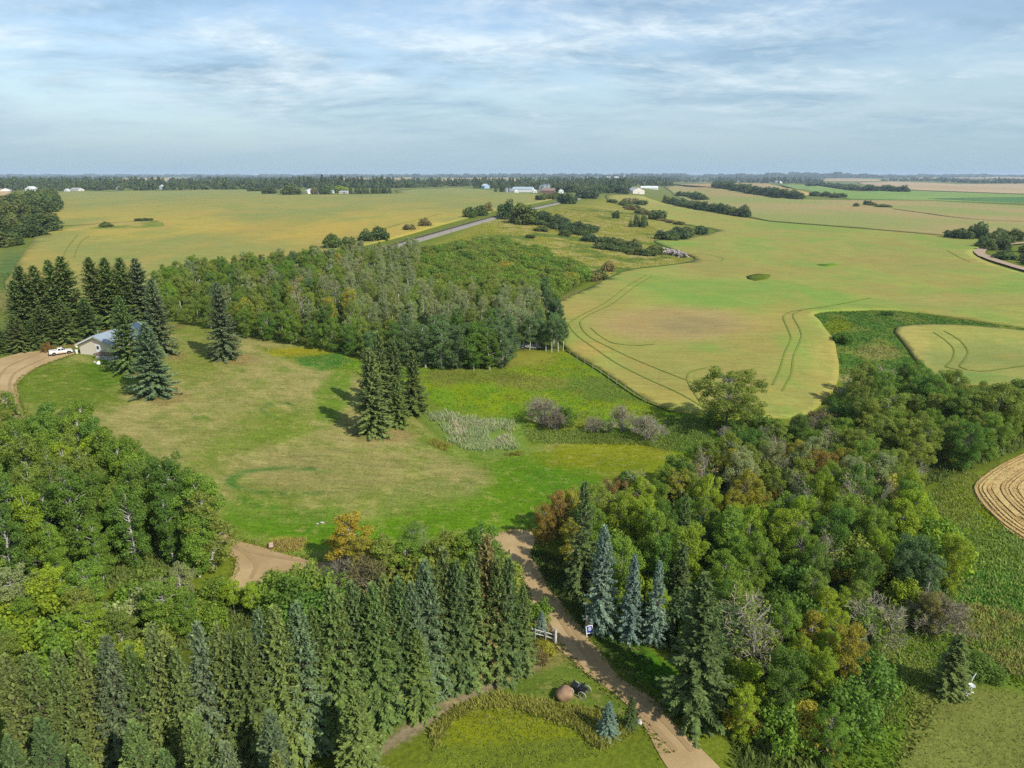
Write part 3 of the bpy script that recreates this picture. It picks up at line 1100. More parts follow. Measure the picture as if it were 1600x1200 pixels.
sheet('gravel_lane', [(1140, 1215), (1061, 1133), (1027, 1105), (970, 1055), (940, 1020), (913, 990), (890, 960), (871, 936), (852, 908), (838, 885), (833, 862), (838, 842), (831, 828), (800, 831), (760, 837), (700, 852), (620, 868), (560, 876), (515, 878), (470, 870),
                      (430, 859), (370, 842), (345, 830), (310, 818), (250, 790), (150, 735), (80, 690), (52, 664), (40, 648), (27, 620), (25, 602), (36, 588), (60, 574), (86, 564), (118, 553), (118, 549), (80, 547), (30, 552), (8, 558), (-20, 566), (-160, 600), (-160, 700), (0, 668), (40, 690), (130, 755),
                      (240, 815), (318, 838), (335, 850), (352, 862), (368, 876), (366, 896), (352, 925), (390, 930), (420, 905), (480, 890), (560, 892), (640, 885), (720, 868), (770, 852), (788, 868), (800, 880), (814, 898), (831, 948), (850, 980), (874, 1010), (913, 1050), (970, 1096), (1004, 1132), (1070, 1215)],
      0.07, M['gravel'], gravel((204, 180, 140), (184, 160, 120)), wobble=0.6)
RUT = alb(178, 154, 118)
for t in ([(1056, 1175), (1004, 1118), (938, 1050), (886, 985), (856, 935), (832, 890)], [(1082, 1175), (1030, 1120), (960, 1058), (908, 1000), (874, 950), (843, 905)], [(332, 842), (380, 860), (440, 872), (520, 884)], [(345, 838), (400, 880), (392, 905)],
          [(40, 655), (15, 610), (25, 582), (70, 560)], [(20, 662), (-4, 610), (10, 575), (60, 553)]):
    strip('wheel_rut', t, 0.5, 0.10, M['gravel'], RUT)
strip('farm_track', [(1760, 462), (1680, 443), (1620, 428), (1565, 412), (1538, 402), (1530, 395), (1545, 388), (1600, 381), (1700, 378)], 5.5, 0.9, M['gravel'], alb(196, 172, 150))
strip('farm_track', [(64, 372), (66, 345), (70, 322), (74, 302)], 4.0, 0.5, M['ground'], alb(150, 146, 92))

# railway on its low bank
ys = np.arange(225, 1010, 6.0)


def bank():
    prof = [(-5.2, -0.3), (-2.4, 1.15), (2.6, 1.15), (5.6, -0.4)]
    V, Q = [], []
    for i, y in enumerate(ys):
        x = rail_x(y)
        z0 = float(H(x, y))
        for dx, dz in prof:
            V.append((x + dx, y - dx * 0.25, z0 + dz))
        if i:
            for k in range(3):
                a = (i - 1) * 4 + k
                Q.append((a, a + 1, a + 5, a + 4))
    o = mesh_obj('railway_bank', np_mesh('railway_bank', V, np.array(Q), 4, M['ballast']))
    o['kind'] = 'structure'
    rail_m = simple('rail_steel', (0.16, 0.12, 0.10), 0.5, 0.6)
    tie_m = simple('tarred_wood', (0.07, 0.055, 0.045), 0.9)
    t = empty('railway_track', (rail_x(500), 500, float(H(rail_x(500), 500)) + 1.2), 0, None)
    t['kind'] = 'structure'
    b = BM()
    for y in np.arange(235, 900, 1.6):
        x = rail_x(y)
        b.box((x - t.location.x, y - 500, float(H(x, y)) + 1.32 - t.location.z), (2.6, 0.34, 0.16), math.atan2(-1, 4))
    s_ = b.build('sleepers', tie_m, t)
    s_['kind'] = 'stuff'
    for sd in (-0.72, 0.72):
        b = BM()
        b.tube([(rail_x(y) + sd - t.location.x, y - 500 - sd * 0.25, float(H(rail_x(y), y)) + 1.47 - t.location.z) for y in np.arange(230, 1000, 14.0)], 0.08, 4)
        b.build('rail', rail_m, t)


bank()

# ------------------------------------------------------------------ plants: prototypes
def kites(base, d, side, length, width):
    """leaf-shaped quads: base point, direction, sideways vector, length, width -> (N*4, 3)"""
    mid = base + d * (length * 0.5)[:, None]
    tip = base + d * length[:, None]
    w = side * (width * 0.5)[:, None]
    return np.stack([base, mid + w, tip, mid - w], 1).reshape(-1, 3)


def unit(v):
    return v / (np.linalg.norm(v, axis=1, keepdims=True) + 1e-9)


def leaf_mesh(name, quads, mat, rng, tint=None):
    n = len(quads) // 4
    t = rng.random(n) if tint is None else tint
    return np_mesh(name, quads, np.arange(n * 4).reshape(-1, 4), 4, mat, tint=np.repeat(t, 4))


def tube_np(pts, rad, seg):
    pts = np.asarray(pts, float)
    n = len(pts)
    d = np.gradient(pts, axis=0)
    d = unit(d)
    ref = np.tile(np.array([0.31, 0.17, 0.93]), (n, 1))
    a = unit(np.cross(d, ref))
    b = np.cross(d, a)
    an = np.arange(seg) * 2 * np.pi / seg
    V = pts[:, None, :] + (a[:, None, :] * np.cos(an)[None, :, None] + b[:, None, :] * np.sin(an)[None, :, None]) * np.asarray(rad)[:, None, None]
    i = np.arange(n - 1)[:, None] * seg
    k = np.arange(seg)[None, :]
    k2 = (np.arange(seg) + 1)[None, :] % seg
    Q = np.stack([i + k, i + k2, i + seg + k2, i + seg + k], -1).reshape(-1, 4)
    return V.reshape(-1, 3), Q


def join_tubes(name, tubes, mat):
    Vs, Qs, o = [], [], 0
    for v, q in tubes:
        Vs.append(v)
        Qs.append(q + o)
        o += len(v)
    return np_mesh(name, np.vstack(Vs), np.vstack(Qs), 4, mat, smooth=True)


def spruce_meshes(seed, Ht=12.0, Rad=2.4, dens=1.0, gap=0.0):
    rng = np.random.default_rng(seed)
    quads, tints = [], []
    z = 0.05 * Ht
    tubes = [tube_np([(0, 0, -0.5), (0.04, 0, Ht * 0.3), (0, 0.05, Ht * 0.65), (0, 0, Ht * 0.985)], [0.19, 0.14, 0.08, 0.015], 7)]
    while z < Ht * 0.985:
        t = z / Ht
        nb = int(rng.integers(6, 9) * dens) if t < 0.9 else 5
        az0 = rng.random() * 6.28
        whorl = rng.uniform(0.86, 1.12)
        for k in range(nb):
            if rng.random() < gap:
                continue
            az = az0 + k * 6.283 / nb + rng.normal(0, 0.22)
            L = Rad * ((1 - t) ** 0.84) * whorl * rng.uniform(0.72, 1.14) * (0.72 + 0.28 * min(1, t / 0.12)) + 0.10
            a = -0.12 + 0.85 * t + rng.normal(0, 0.10)
            dr = 0.55 * (1 - t) * rng.uniform(0.7, 1.3)
            cu = 0.30 * (1 - 0.5 * t)
            rd = np.array([math.cos(az), math.sin(az), 0])
            sd = np.array([-math.sin(az), math.cos(az), 0])
            z0 = z + rng.normal(0, 0.08)
            n = int(3 + L * 5.2)
            u = np.linspace(0.16, 1.0, n) + rng.normal(0, 0.02, n)

            def P(uu):
                return rd[None, :] * (uu * L)[:, None] + np.array([0, 0, 1])[None, :] * (z0 + L * (a * uu - dr * uu ** 2 + cu * uu ** 3))[:, None]
            p = P(u)
            tg = unit(P(u + 0.03) - P(u - 0.03))
            bt = rng.random()
            for sgn in (-1, 1):
                m = n
                ang = rng.uniform(0.55, 1.05, m) * sgn
                d = unit(tg * np.cos(ang)[:, None] + sd[None, :] * np.sin(ang)[:, None] + np.array([0, 0, 1])[None, :] * rng.uniform(-0.38, 0.12, m)[:, None])
                ln = (0.22 + 0.42 * L / Rad * (1.15 - u)) * rng.uniform(0.8, 1.3, m) * (0.75 + 0.25 * Rad / 2.4)
                wv = unit(np.cross(d, np.array([0, 0, 1.0])[None, :] + rng.normal(0, 0.45, (m, 3))))
                quads.append(kites(p, d, wv, ln, ln * rng.uniform(0.36, 0.55, m)))
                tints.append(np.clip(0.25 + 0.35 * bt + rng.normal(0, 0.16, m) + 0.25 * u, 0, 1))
            d = unit(tg * rng.uniform(0.2, 0.8, n)[:, None] + np.array([0, 0, -1.0])[None, :] * rng.uniform(0.5, 1.0, n)[:, None])
            ln = rng.uniform(0.22, 0.42, n)
            quads.append(kites(p, d, np.tile(sd, (n, 1)), ln, ln * 0.5))
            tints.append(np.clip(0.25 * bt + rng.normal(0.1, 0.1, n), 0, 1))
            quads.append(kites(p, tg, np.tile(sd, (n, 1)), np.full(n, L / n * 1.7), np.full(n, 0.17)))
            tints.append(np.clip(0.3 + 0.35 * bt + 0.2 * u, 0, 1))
            if L > 0.8:
                pts = P(np.linspace(0, 0.9, 4))
                tubes.append(tube_np(pts, [0.035, 0.028, 0.02, 0.008], 3))
        z += Ht * (0.027 if t < 0.8 else 0.022) / max(dens, 0.6) ** 0.3
    # leader
    n = 10
    p = np.zeros((n, 3))
    p[:, 2] = np.linspace(Ht * 0.955, Ht, n)
    a = rng.random(n) * 6.28
    d = unit(np.stack([np.cos(a), np.sin(a), np.full(n, 1.1)], 1))
    quads.append(kites(p, d, unit(np.cross(d, rng.normal(0, 1, (n, 3)))), np.full(n, 0.22), np.full(n, 0.10)))
    tints.append(np.full(n, 0.7))
    return (leaf_mesh('spruce_crown', np.vstack(quads), M['spruce_leaf'], rng, np.concatenate(tints)), join_tubes('spruce_trunk', tubes, M['bark_brown']))


def limb_path(rng, p0, d, length, n=5, curl=0.25, up=0.15):
    pts = [np.array(p0, float)]
    d = np.array(d, float)
    d /= np.linalg.norm(d)
    for _ in range(n):
        d = d + rng.normal(0, curl * 0.4, 3) + np.array([0, 0, up * 0.3])
        d /= np.linalg.norm(d)
        pts.append(pts[-1] + d * length / n)
    return np.array(pts)


def leaves_round(rng, centers, radii, per, size, flat=0.8, shell=0.55, up=0.35):
    """leaf quads through clumps: mostly towards each clump's outside"""
    out, tint = [], []
    for c, r in zip(centers, radii):
        n = max(8, int(per * r * r))
        v = unit(rng.normal(0, 1, (n, 3)))
        rad = r * (shell + (1 - shell) * rng.random(n) ** 0.6) * rng.uniform(0.75, 1.12, n)
        off = v * rad[:, None]
        off[:, 2] *= flat
        p = np.asarray(c)[None, :] + off
        nrm = unit(v * 0.7 + rng.normal(0, 0.55, (n, 3)) + np.array([0, 0, up]))
        d = unit(np.cross(nrm, rng.normal(0, 1, (n, 3))))
        sdv = np.cross(nrm, d)
        ln = size * rng.uniform(0.7, 1.35, n)
        out.append(kites(p - d * (ln * 0.5)[:, None], d, sdv, ln, ln * rng.uniform(0.6, 0.85, n)))
        ct = rng.random()
        tint.append(np.clip(0.3 * ct + 0.35 + rng.normal(0, 0.2, n), 0, 1))
    return np.vstack(out), np.concatenate(tint)


def broad_meshes(seed, Ht=11.0, Rad=2.2, base=0.3, nclump=34, per=330, size=0.24, lean=0.0, bark='bark_pale', clump_r=(0.55, 1.05), fork=False, round_top=0.7, twigs=True):
    """an aspen or poplar: trunk, limbs, crown made of leaf clumps at the limbs' ends"""
    rng = np.random.default_rng(seed)
    nclump = int(nclump * 1.5)
    per = per * 1.6
    size = size * 0.74
    clump_r = (clump_r[0] * 0.66, clump_r[1] * 0.86)
    tubes, cen, rad = [], [], []
    top = np.array([lean * Ht, rng.normal(0, 0.2), Ht * 0.95])
    tp = np.array([(0, 0, -0.4), tuple(top * 0.33 + rng.normal(0, 0.12, 3) * [1, 1, 0]), tuple(top * 0.66 + rng.normal(0, 0.15, 3) * [1, 1, 0]), tuple(top)])
    tubes.append(tube_np(tp, [0.17, 0.13, 0.085, 0.02], 7))

    def trunk_at(f):
        f = min(max(f, 0), 1) * 3
        i = min(int(f), 2)
        return tp[i] * (1 - (f - i)) + tp[i + 1] * (f - i)
    for i in range(nclump):
        t = base + (1.0 - base) * ((i + rng.random()) / nclump)
        s = (t - base) / (1 - base)
        env = math.sin(math.pi * (0.14 + 0.70 * s ** (0.9 * round_top / 0.7))) ** 0.8
        az = i * 2.39996 + rng.normal(0, 0.35)
        ro = Rad * env * rng.uniform(0.25, 1.12)
        p0 = trunk_at(t * 0.86)
        end = trunk_at(t) + np.array([math.cos(az) * ro, math.sin(az) * ro, rng.normal(0, 0.25)])
        d = end - p0
        pts = np.array([p0, p0 + d * 0.5 + np.array([0, 0, 0.12 * ro]), end])
        tubes.append(tube_np(pts, [0.05, 0.03, 0.008], 4))
        cen.append(end)
        rad.append(rng.uniform(*clump_r) * (0.75 + 0.35 * env))
    cen.append(tp[-1])
    rad.append(clump_r[0])
    q, t = leaves_round(rng, cen, rad, per, size)
    return leaf_mesh('broadleaf_crown', q, M['broad_leaf'], rng, t), join_tubes('broadleaf_trunk', tubes, M[bark])


def bush_meshes(seed, Ht=3.0, Rad=2.0, nclump=22, per=260, size=0.2, stems=8, bark='bark_grey'):
    rng = np.random.default_rng(seed)
    cen, rad, tubes = [], [], []
    for i in range(nclump):
        a = i * 2.39996 + rng.normal(0, 0.3)
        rr = Rad * math.sqrt((i + 0.5) / nclump) * rng.uniform(0.8, 1.05)
        zz = Ht * (0.80 * math.sqrt(max(0.02, 1 - (rr / (Rad * 1.12)) ** 2))) * rng.uniform(0.55, 1.08)
        cen.append(np.array([rr * math.cos(a), rr * math.sin(a), max(0.35, zz)]))
        rad.append(rng.uniform(0.42, 0.72) * Rad / 2.0)
        if rng.random() < 0.5:
            c2 = cen[-1] * np.array([1.02, 1.02, 0.5])
            cen.append(c2)
            rad.append(rng.uniform(0.4, 0.65) * Rad / 2.0)
    for i in range(stems):
        e = cen[rng.integers(0, len(cen))]
        tubes.append(tube_np([(0.1 * e[0], 0.1 * e[1], -0.3), tuple(e * [0.5, 0.5, 0.55]), tuple(e)], [0.05, 0.035, 0.01], 4))
    q, t = leaves_round(rng, cen, rad, per, size, 0.85)
    return leaf_mesh('bush_leaves', q, M['broad_leaf'], rng, t), join_tubes('bush_stems', tubes, M[bark])


def twig_meshes(seed, Ht=3.5, Rad=2.0, stems=26, sub=16, leaf=0):
    """a leafless grey shrub: a fan of stems with fine twigs"""
    rng = np.random.default_rng(seed)
    tubes, quads = [], []
    for i in range(stems):
        a = rng.random() * 6.283
        rr = Rad * math.sqrt(rng.random())
        zt = Ht * math.sqrt(max(0.08, 1 - (rr / (Rad * 1.08)) ** 2)) * rng.uniform(0.75, 1.08)
        e = np.array([rr * math.cos(a), rr * math.sin(a), zt])
        p = np.array([e * [0.08, 0.08, 0], e * [0.38, 0.38, 0.5], e * [0.75, 0.75, 0.82], e])
        p[0, 2] = -0.2
        tubes.append(tube_np(p, [0.045, 0.032, 0.02, 0.006], 3))
        u = rng.uniform(0.25, 1.0, sub)
        b = p[1][None, :] * (1 - u)[:, None] + e[None, :] * u[:, None]
        d = unit(unit(e[None, :] + rng.normal(0, 0.02, (sub, 3))) + rng.normal(0, 0.55, (sub, 3)))
        ln = rng.uniform(0.4, 1.1, sub) * Ht / 3.5
        w = unit(np.cross(d, rng.normal(0, 1, (sub, 3))))
        quads.append(kites(b, d, w, ln, np.full(sub, 0.045)))
        # twiglets
        b2 = np.repeat(b + d * (ln * 0.55)[:, None], 3, 0)
        d2 = unit(np.repeat(d, 3, 0) + rng.normal(0, 0.6, (sub * 3, 3)))
        l2 = rng.uniform(0.25, 0.6, sub * 3)
        quads.append(kites(b2, d2, unit(np.cross(d2, rng.normal(0, 1, (sub * 3, 3)))), l2, np.full(sub * 3, 0.035)))
    return leaf_mesh('bare_twigs', np.vstack(quads), M['spruce_leaf'], rng), join_tubes('bare_stems', tubes, M['bark_grey'])


def bare_tree_meshes(seed, Ht=9.0, Rad=2.6, nl=16, leaf_per=40, bark='bark_grey'):
    """a dying tree: pale trunk and limbs, twigs, a few leaves"""
    rng = np.random.default_rng(seed)
    tp = limb_path(rng, (0, 0, -0.4), (0.06, 0, 1), Ht, 6, 0.16, 0.25)
    tubes = [tube_np(tp, np.linspace(0.17, 0.02, len(tp)), 6)]
    quads, cen, rad = [], [], []
    for i in range(nl):
        t = 0.25 + 0.72 * (i + rng.random()) / nl
        k = t * (len(tp) - 1)
        j = min(int(k), len(tp) - 2)
        p0 = tp[j] * (1 - k + j) + tp[j + 1] * (k - j)
        az = i * 2.4 + rng.normal(0, 0.4)
        L = Rad * (1.15 - 0.75 * t) * rng.uniform(0.7, 1.2)
        pts = limb_path(rng, p0, (math.cos(az), math.sin(az), 0.55), L, 4, 0.5, 0.3)
        tubes.append(tube_np(pts, np.linspace(0.065, 0.012, len(pts)), 4))
        n = 14
        u = rng.integers(1, len(pts), n)
        b = pts[u]
        d = unit(unit(pts[u] - pts[u - 1]) + rng.normal(0, 0.7, (n, 3)) + np.array([0, 0, 0.25]))
        ln = rng.uniform(0.4, 1.1, n)
        quads.append(kites(b, d, unit(np.cross(d, rng.normal(0, 1, (n, 3)))), ln, np.full(n, 0.05)))
        b2 = np.repeat(b + d * (ln * 0.6)[:, None], 2, 0)
        d2 = unit(np.repeat(d, 2, 0) + rng.normal(0, 0.7, (n * 2, 3)))
        quads.append(kites(b2, d2, unit(np.cross(d2, rng.normal(0, 1, (n * 2, 3)))), rng.uniform(0.3, 0.7, n * 2), np.full(n * 2, 0.035)))
        cen.append(pts[-1])
        rad.append(rng.uniform(0.5, 0.9))
    tw = leaf_mesh('bare_branches', np.vstack(quads), M['spruce_leaf'], rng)
    tr = join_tubes('bare_trunk', tubes, M[bark])
    lv = None
    if leaf_per:
        q, t = leaves_round(rng, cen, rad, leaf_per, 0.2)
        lv = leaf_mesh('sparse_leaves', q, M['broad_leaf'], rng, t)
    return tw, tr, lv


def clump_only(seed, Rad, Ht, nclump, per, size, conifer=False):
    """a plant seen from afar: one mesh"""
    rng = np.random.default_rng(seed)
    if conifer:
        quads, tints = [], []
        for z in np.linspace(0.08, 0.97, 16):
            n = int(10 + 46 * (1 - z))
            a = rng.random(n) * 6.283
            L = Rad * (1 - z) ** 0.85 * rng.uniform(0.75, 1.1, n) + 0.1
            d = unit(np.stack([np.cos(a), np.sin(a), rng.uniform(-0.5, -0.05, n)], 1))
            b = np.zeros((n, 3))
            b[:, 2] = z * Ht + rng.normal(0, 0.12, n)
            quads.append(kites(b + d * (L * 0.3)[:, None], d, unit(np.cross(d, np.array([0, 0, 1.0])[None] + rng.normal(0, 0.4, (n, 3)))), L * 0.75, np.full(n, 0.55)))
            tints.append(rng.random(n))
        return leaf_mesh('far_spruce', np.vstack(quads), M['spruce_leaf'], rng, np.concatenate(tints))
    cen, rad = [], []
    for i in range(nclump):
        a = i * 2.39996 + rng.normal(0, 0.3)
        rr = Rad * math.sqrt((i + 0.5) / nclump) * 0.86
        zz = Ht * math.sqrt(max(0.05, 1 - (rr / (Rad * 1.1)) ** 2)) * rng.uniform(0.45, 0.95)
        cen.append(np.array([rr * math.cos(a), rr * math.sin(a), max(0.15 * Ht, zz - 0.1 * Ht)]))
        rad.append(rng.uniform(0.3, 0.46) * Rad)
        if i % 2 == 0:
            cen.append(cen[-1] * [1.0, 1.0, 0.45])
            rad.append(0.36 * Rad)
    q, t = leaves_round(rng, cen, rad, per, size, min(1.0, Ht / Rad * 0.7))
    return leaf_mesh('far_bush', q, M['broad_leaf'], rng, t)


SPRUCE = [spruce_meshes(s, 12.0, r_, d_, g_) for s, r_, d_, g_ in ((1, 2.45, 1.0, 0.02), (2, 2.1, 1.0, 0.05), (3, 2.8, 1.1, 0.0), (4, 2.3, 0.95, 0.1))]
SLIM = [spruce_meshes(s, 12.0, 1.65, 1.0, 0.08) for s in (21, 22)]
ASPEN = [broad_meshes(s, 11.0, r_, b_, n_, p_, 0.25) for s, r_, b_, n_, p_ in ((31, 1.9, 0.34, 34, 300), (32, 2.2, 0.3, 38, 280), (33, 1.7, 0.4, 28, 320), (34, 2.4, 0.28, 40, 270), (35, 2.0, 0.24, 38, 300))]
ASPLOW = [broad_meshes(s, 11.0, r_, 0.10, n_, 280, 0.25) for s, r_, n_ in ((36, 2.1, 42), (37, 2.4, 46), (38, 1.9, 38))]
THIN = [broad_meshes(s, 11.0, 1.5, 0.32, 30, 230, 0.2, clump_r=(0.5, 0.9)) for s in (41, 42, 43)]
POPLAR = [broad_meshes(s, 10.0, r_, 0.14, n_, 270, 0.24, bark='bark_grey', clump_r=(0.7, 1.25), round_top=0.85) for s, r_, n_ in ((51, 3.1, 44), (52, 2.7, 38), (53, 3.4, 50))]
BUSH = [bush_meshes(s, 3.0, r_, n_, 320, 0.2) for s, r_, n_ in ((61, 1.9, 22), (62, 2.2, 26), (63, 1.6, 18))]
TWIG = [twig_meshes(s, 3.5, 2.0, 34, 18) for s in (71, 72, 73)]
BIRCH = bare_tree_meshes(84, 9.0, 2.4, 14, 0, 'bark_pale')
BARE = [bare_tree_meshes(s, 9.0, 2.6, 18, l_) for s, l_ in ((81, 0), (82, 40), (83, 24))]
FARB = [clump_only(s, 3.0, h_, n_, 60, 0.62) for s, h_, n_ in ((91, 4.5, 18), (92, 3.4, 16), (93, 6.5, 20))]
FARS = [clump_only(s, 2.4, 11.0, 0, 0, 0, True) for s in (95, 96)]

# ------------------------------------------------------------------ plants: placing
FOL = {                                                   # own leaf colours (linear reflectance)
    'spruce': (0.122, 0.184, 0.050), 'spruce_dark': (0.096, 0.148, 0.050), 'spruce_olive': (0.150, 0.200, 0.056), 'spruce_blue': (0.185, 0.265, 0.205), 'spruce_grey': (0.130, 0.190, 0.092),
    'cotton': (0.225, 0.295, 0.050), 'spruce_rust': (0.220, 0.200, 0.066),
    'aspen': (0.185, 0.300, 0.044), 'aspen_dark': (0.122, 0.225, 0.040), 'aspen_cool': (0.135, 0.225, 0.090), 'aspen_olive': (0.215, 0.290, 0.055), 'aspen_lime': (0.265, 0.375, 0.036), 'aspen_grey': (0.275, 0.335, 0.155),
    'far_dark': (0.110, 0.165, 0.055), 'far_olive': (0.155, 0.195, 0.062), 'far_green': (0.125, 0.180, 0.050), 'far_cool': (0.095, 0.155, 0.070),
    'yellow': (0.400, 0.350, 0.048), 'gold': (0.330, 0.325, 0.050), 'orange': (0.330, 0.235, 0.055), 'rust': (0.270, 0.200, 0.066), 'brown': (0.250, 0.225, 0.095), 'twig': (0.270, 0.250, 0.190), 'twig_dark': (0.205, 0.190, 0.145),
}
random.seed(3)


def jitter(col, a=0.14):
    k = 1 + random.uniform(-a, a)
    return (col[0] * k * (1 + random.uniform(-a, a) * 0.6), col[1] * k, col[2] * k * (1 + random.uniform(-a, a) * 0.6), 1)


def plant(name, meshes, pos, scale, colour, label, cat, group=None, parts=('crown', 'trunk'), lean=None, leaf_colour=None, ja=0.14):
    """one plant: an Empty at its foot, its crown and trunk as parts that share their mesh data with others of the kind"""
    o = empty(name, pos, random.uniform(0, 6.283), label, cat, group)
    sx = scale if isinstance(scale, tuple) else (scale, scale, scale)
    o.scale = sx
    if lean:
        o.rotation_euler = (lean[0], lean[1], o.rotation_euler[2])
    for i, (pn, me) in enumerate(zip(parts, meshes)):
        if me is None:
            continue
        c = bpy.data.objects.new(pn, me)
        c.parent = o
        c.color = jitter(FOL[leaf_colour] if (i == 2 and leaf_colour) else FOL[colour], ja)
        link(c)
    return o


def solo(name, me, pos, scale, colour, label, cat, group=None):
    o = bpy.data.objects.new(name, me)
    o.location = pos
    o.scale = scale if isinstance(scale, tuple) else (scale,) * 3
    o.rotation_euler = (0, 0, random.uniform(0, 6.283))
    o.color = jitter(FOL[colour], 0.12)
    props(o, label, cat, group)
    return link(o)


PLACED = []


def spruce(px, top, h, colour, label, cat='spruce tree', group=None, slim=False, wide=1.0, var=None):
    """a spruce whose tip shows at (px, top) and that is h metres tall"""
    p = at(px, top, h)
    PLACED.append((p.x, p.y))
    s = h / 12.0
    pool = SLIM if slim else SPRUCE
    return plant('spruce_tree', pool[random.randrange(len(pool)) if var is None else var], p, (s * wide, s * wide, s), colour, label, cat, group)


def spruce_foot(px, py, top, colour, label, group=None, wide=1.0, slim=False, var=None):
    """a spruce whose foot and tip both show: its height follows"""
    p = at(px, py)
    PLACED.append((p.x, p.y))
    d = ray([px], [top])[0]
    h = CAM_Z + d[2] * (p.y / d[1]) - p.z
    s = h / 12.0
    pool = SLIM if slim else SPRUCE
    return plant('spruce_tree', pool[random.randrange(len(pool)) if var is None else var], p, (s * wide, s * wide, s), colour, label, 'spruce tree', group)


def scatter(poly_px, spacing, keep_clear=0.0, jit=0.45):
    P = plan(poly_px)
    lo, hi = P.min(0), P.max(0)
    out = []
    row = 0
    yv = lo[1]
    while yv < hi[1]:
        xv = lo[0] + (spacing / 2 if row % 2 else 0)
        while xv < hi[0]:
            q = (xv + random.uniform(-jit, jit) * spacing, yv + random.uniform(-jit, jit) * spacing)
            if inside(np.array([q[0]]), np.array([q[1]]), P)[0]:
                if not keep_clear or all((q[0] - a) ** 2 + (q[1] - b) ** 2 > keep_clear ** 2 for a, b in PLACED):
                    out.append(q)
            xv += spacing
        yv += spacing * 0.87
        row += 1
    return out


def pix(p):
    u, v = to_px(np.array([p[0]]), np.array([p[1]]), H(np.array([p[0]]), np.array([p[1]])))
    return float(u[0]), float(v[0])


def pt(q):
    return Vector((q[0], q[1], float(H(q[0], q[1]))))


def size_word(h, a, b):
    return 'low' if h < a else ('tall' if h > b else 'mid-height')


# ---- the long spruce row across the foreground
FRONT = [  # tip x, tip y, height, colour, what marks it
    (6, 1024, 13, 'spruce_olive', 'tall olive spruce at the left end of the foreground row'),
    (42, 1021, 13, 'spruce', 'broad green spruce second from the left end of the foreground row'),
    (122, 1004, 12.5, 'spruce_olive', 'thin pale spruce with an open crown near the left end of the foreground row'),
    (163, 995, 13, 'spruce_grey', 'broad blue-grey spruce near the left end of the foreground row'),
    (234, 973, 13.5, 'spruce_olive', 'tall pale-tipped spruce rising above the light saplings in the left of the row'),
    (272, 1012, 12, 'spruce', 'short dark spruce in the left of the foreground row'),
    (306, 973, 13.3, 'spruce_grey', 'grey-green spruce with a full crown in the left of the foreground row'),
    (338, 975, 13, 'spruce_olive', 'spruce with an olive tip in the foreground row below the fork of the drive'),
    (378, 987, 12.5, 'spruce', 'dark spruce in the foreground row just left of the brown-tipped one'),
    (402, 953, 13.3, 'spruce_grey', 'grey-green spruce touching the brown-tipped one in the foreground row'),
    (427, 949, 13.5, 'spruce_olive', 'spruce with a yellow-brown tip in the foreground row'),
    (462, 942, 13.5, 'spruce_grey', 'slim cool green spruce just right of the brown-tipped one'),
    (515, 916, 13.8, 'spruce', 'tall spruce with drooping arms in the middle of the foreground row'),
    (549, 910, 13.5, 'spruce_dark', 'dark spruce close behind the yellow-leaved tree in the row'),
    (581, 913, 13.3, 'spruce', 'narrow spruce with layered arms in the middle of the row'),
    (598, 899, 13.2, 'spruce_olive', 'olive spruce below the yellow-leaved tree in the row'),
    (621, 903, 13, 'spruce_dark', 'dark dense spruce right of the middle of the row'),
    (642, 910, 12.4, 'spruce_grey', 'short cool green spruce right of the middle of the row'),
    (663, 876, 13.6, 'spruce_grey', 'tall cool green spruce standing above its neighbours in the row'),
    (692, 857, 13.8, 'spruce_olive', 'tall olive spruce below the leaning dead limbs'),
    (714, 876, 13, 'spruce_dark', 'dark spruce between two taller ones towards the right end of the row'),
    (737, 865, 13.2, 'spruce', 'green spruce just left of the tallest one in the row'),
    (760, 837, 14, 'spruce_rust', 'tallest spruce of the row with a rusty cone-laden top'),
    (794, 871, 12.5, 'spruce_dark', 'dark green spruce beside the lane at the right end of the row'),
    (818, 912, 9.5, 'spruce', 'smaller spruce at the very right end of the row behind the gate'),
]
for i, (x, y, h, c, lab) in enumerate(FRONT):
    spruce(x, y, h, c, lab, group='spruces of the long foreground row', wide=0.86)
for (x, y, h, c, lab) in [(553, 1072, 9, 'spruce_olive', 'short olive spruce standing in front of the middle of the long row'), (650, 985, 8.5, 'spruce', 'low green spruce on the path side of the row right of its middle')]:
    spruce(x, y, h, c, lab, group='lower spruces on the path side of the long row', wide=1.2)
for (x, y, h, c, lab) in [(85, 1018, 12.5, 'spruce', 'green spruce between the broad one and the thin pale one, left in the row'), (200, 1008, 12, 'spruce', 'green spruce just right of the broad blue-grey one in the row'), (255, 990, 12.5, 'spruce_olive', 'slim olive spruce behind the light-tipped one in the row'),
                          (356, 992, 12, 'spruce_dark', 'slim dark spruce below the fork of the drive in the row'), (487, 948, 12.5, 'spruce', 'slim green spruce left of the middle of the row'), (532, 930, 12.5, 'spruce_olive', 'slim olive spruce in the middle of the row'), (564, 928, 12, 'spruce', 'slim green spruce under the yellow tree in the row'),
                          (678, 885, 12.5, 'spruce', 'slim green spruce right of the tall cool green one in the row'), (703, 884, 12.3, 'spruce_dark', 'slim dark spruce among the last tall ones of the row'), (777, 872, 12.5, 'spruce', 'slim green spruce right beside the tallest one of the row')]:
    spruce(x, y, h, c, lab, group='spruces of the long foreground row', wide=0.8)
BOT = [(60, 1125, 10.5), (205, 1128, 10.5), (300, 1118, 10), (420, 1112, 9.5), (352, 1160, 9), (115, 1165, 9), (255, 1172, 9), (10, 1150, 10), (430, 1175, 8)]
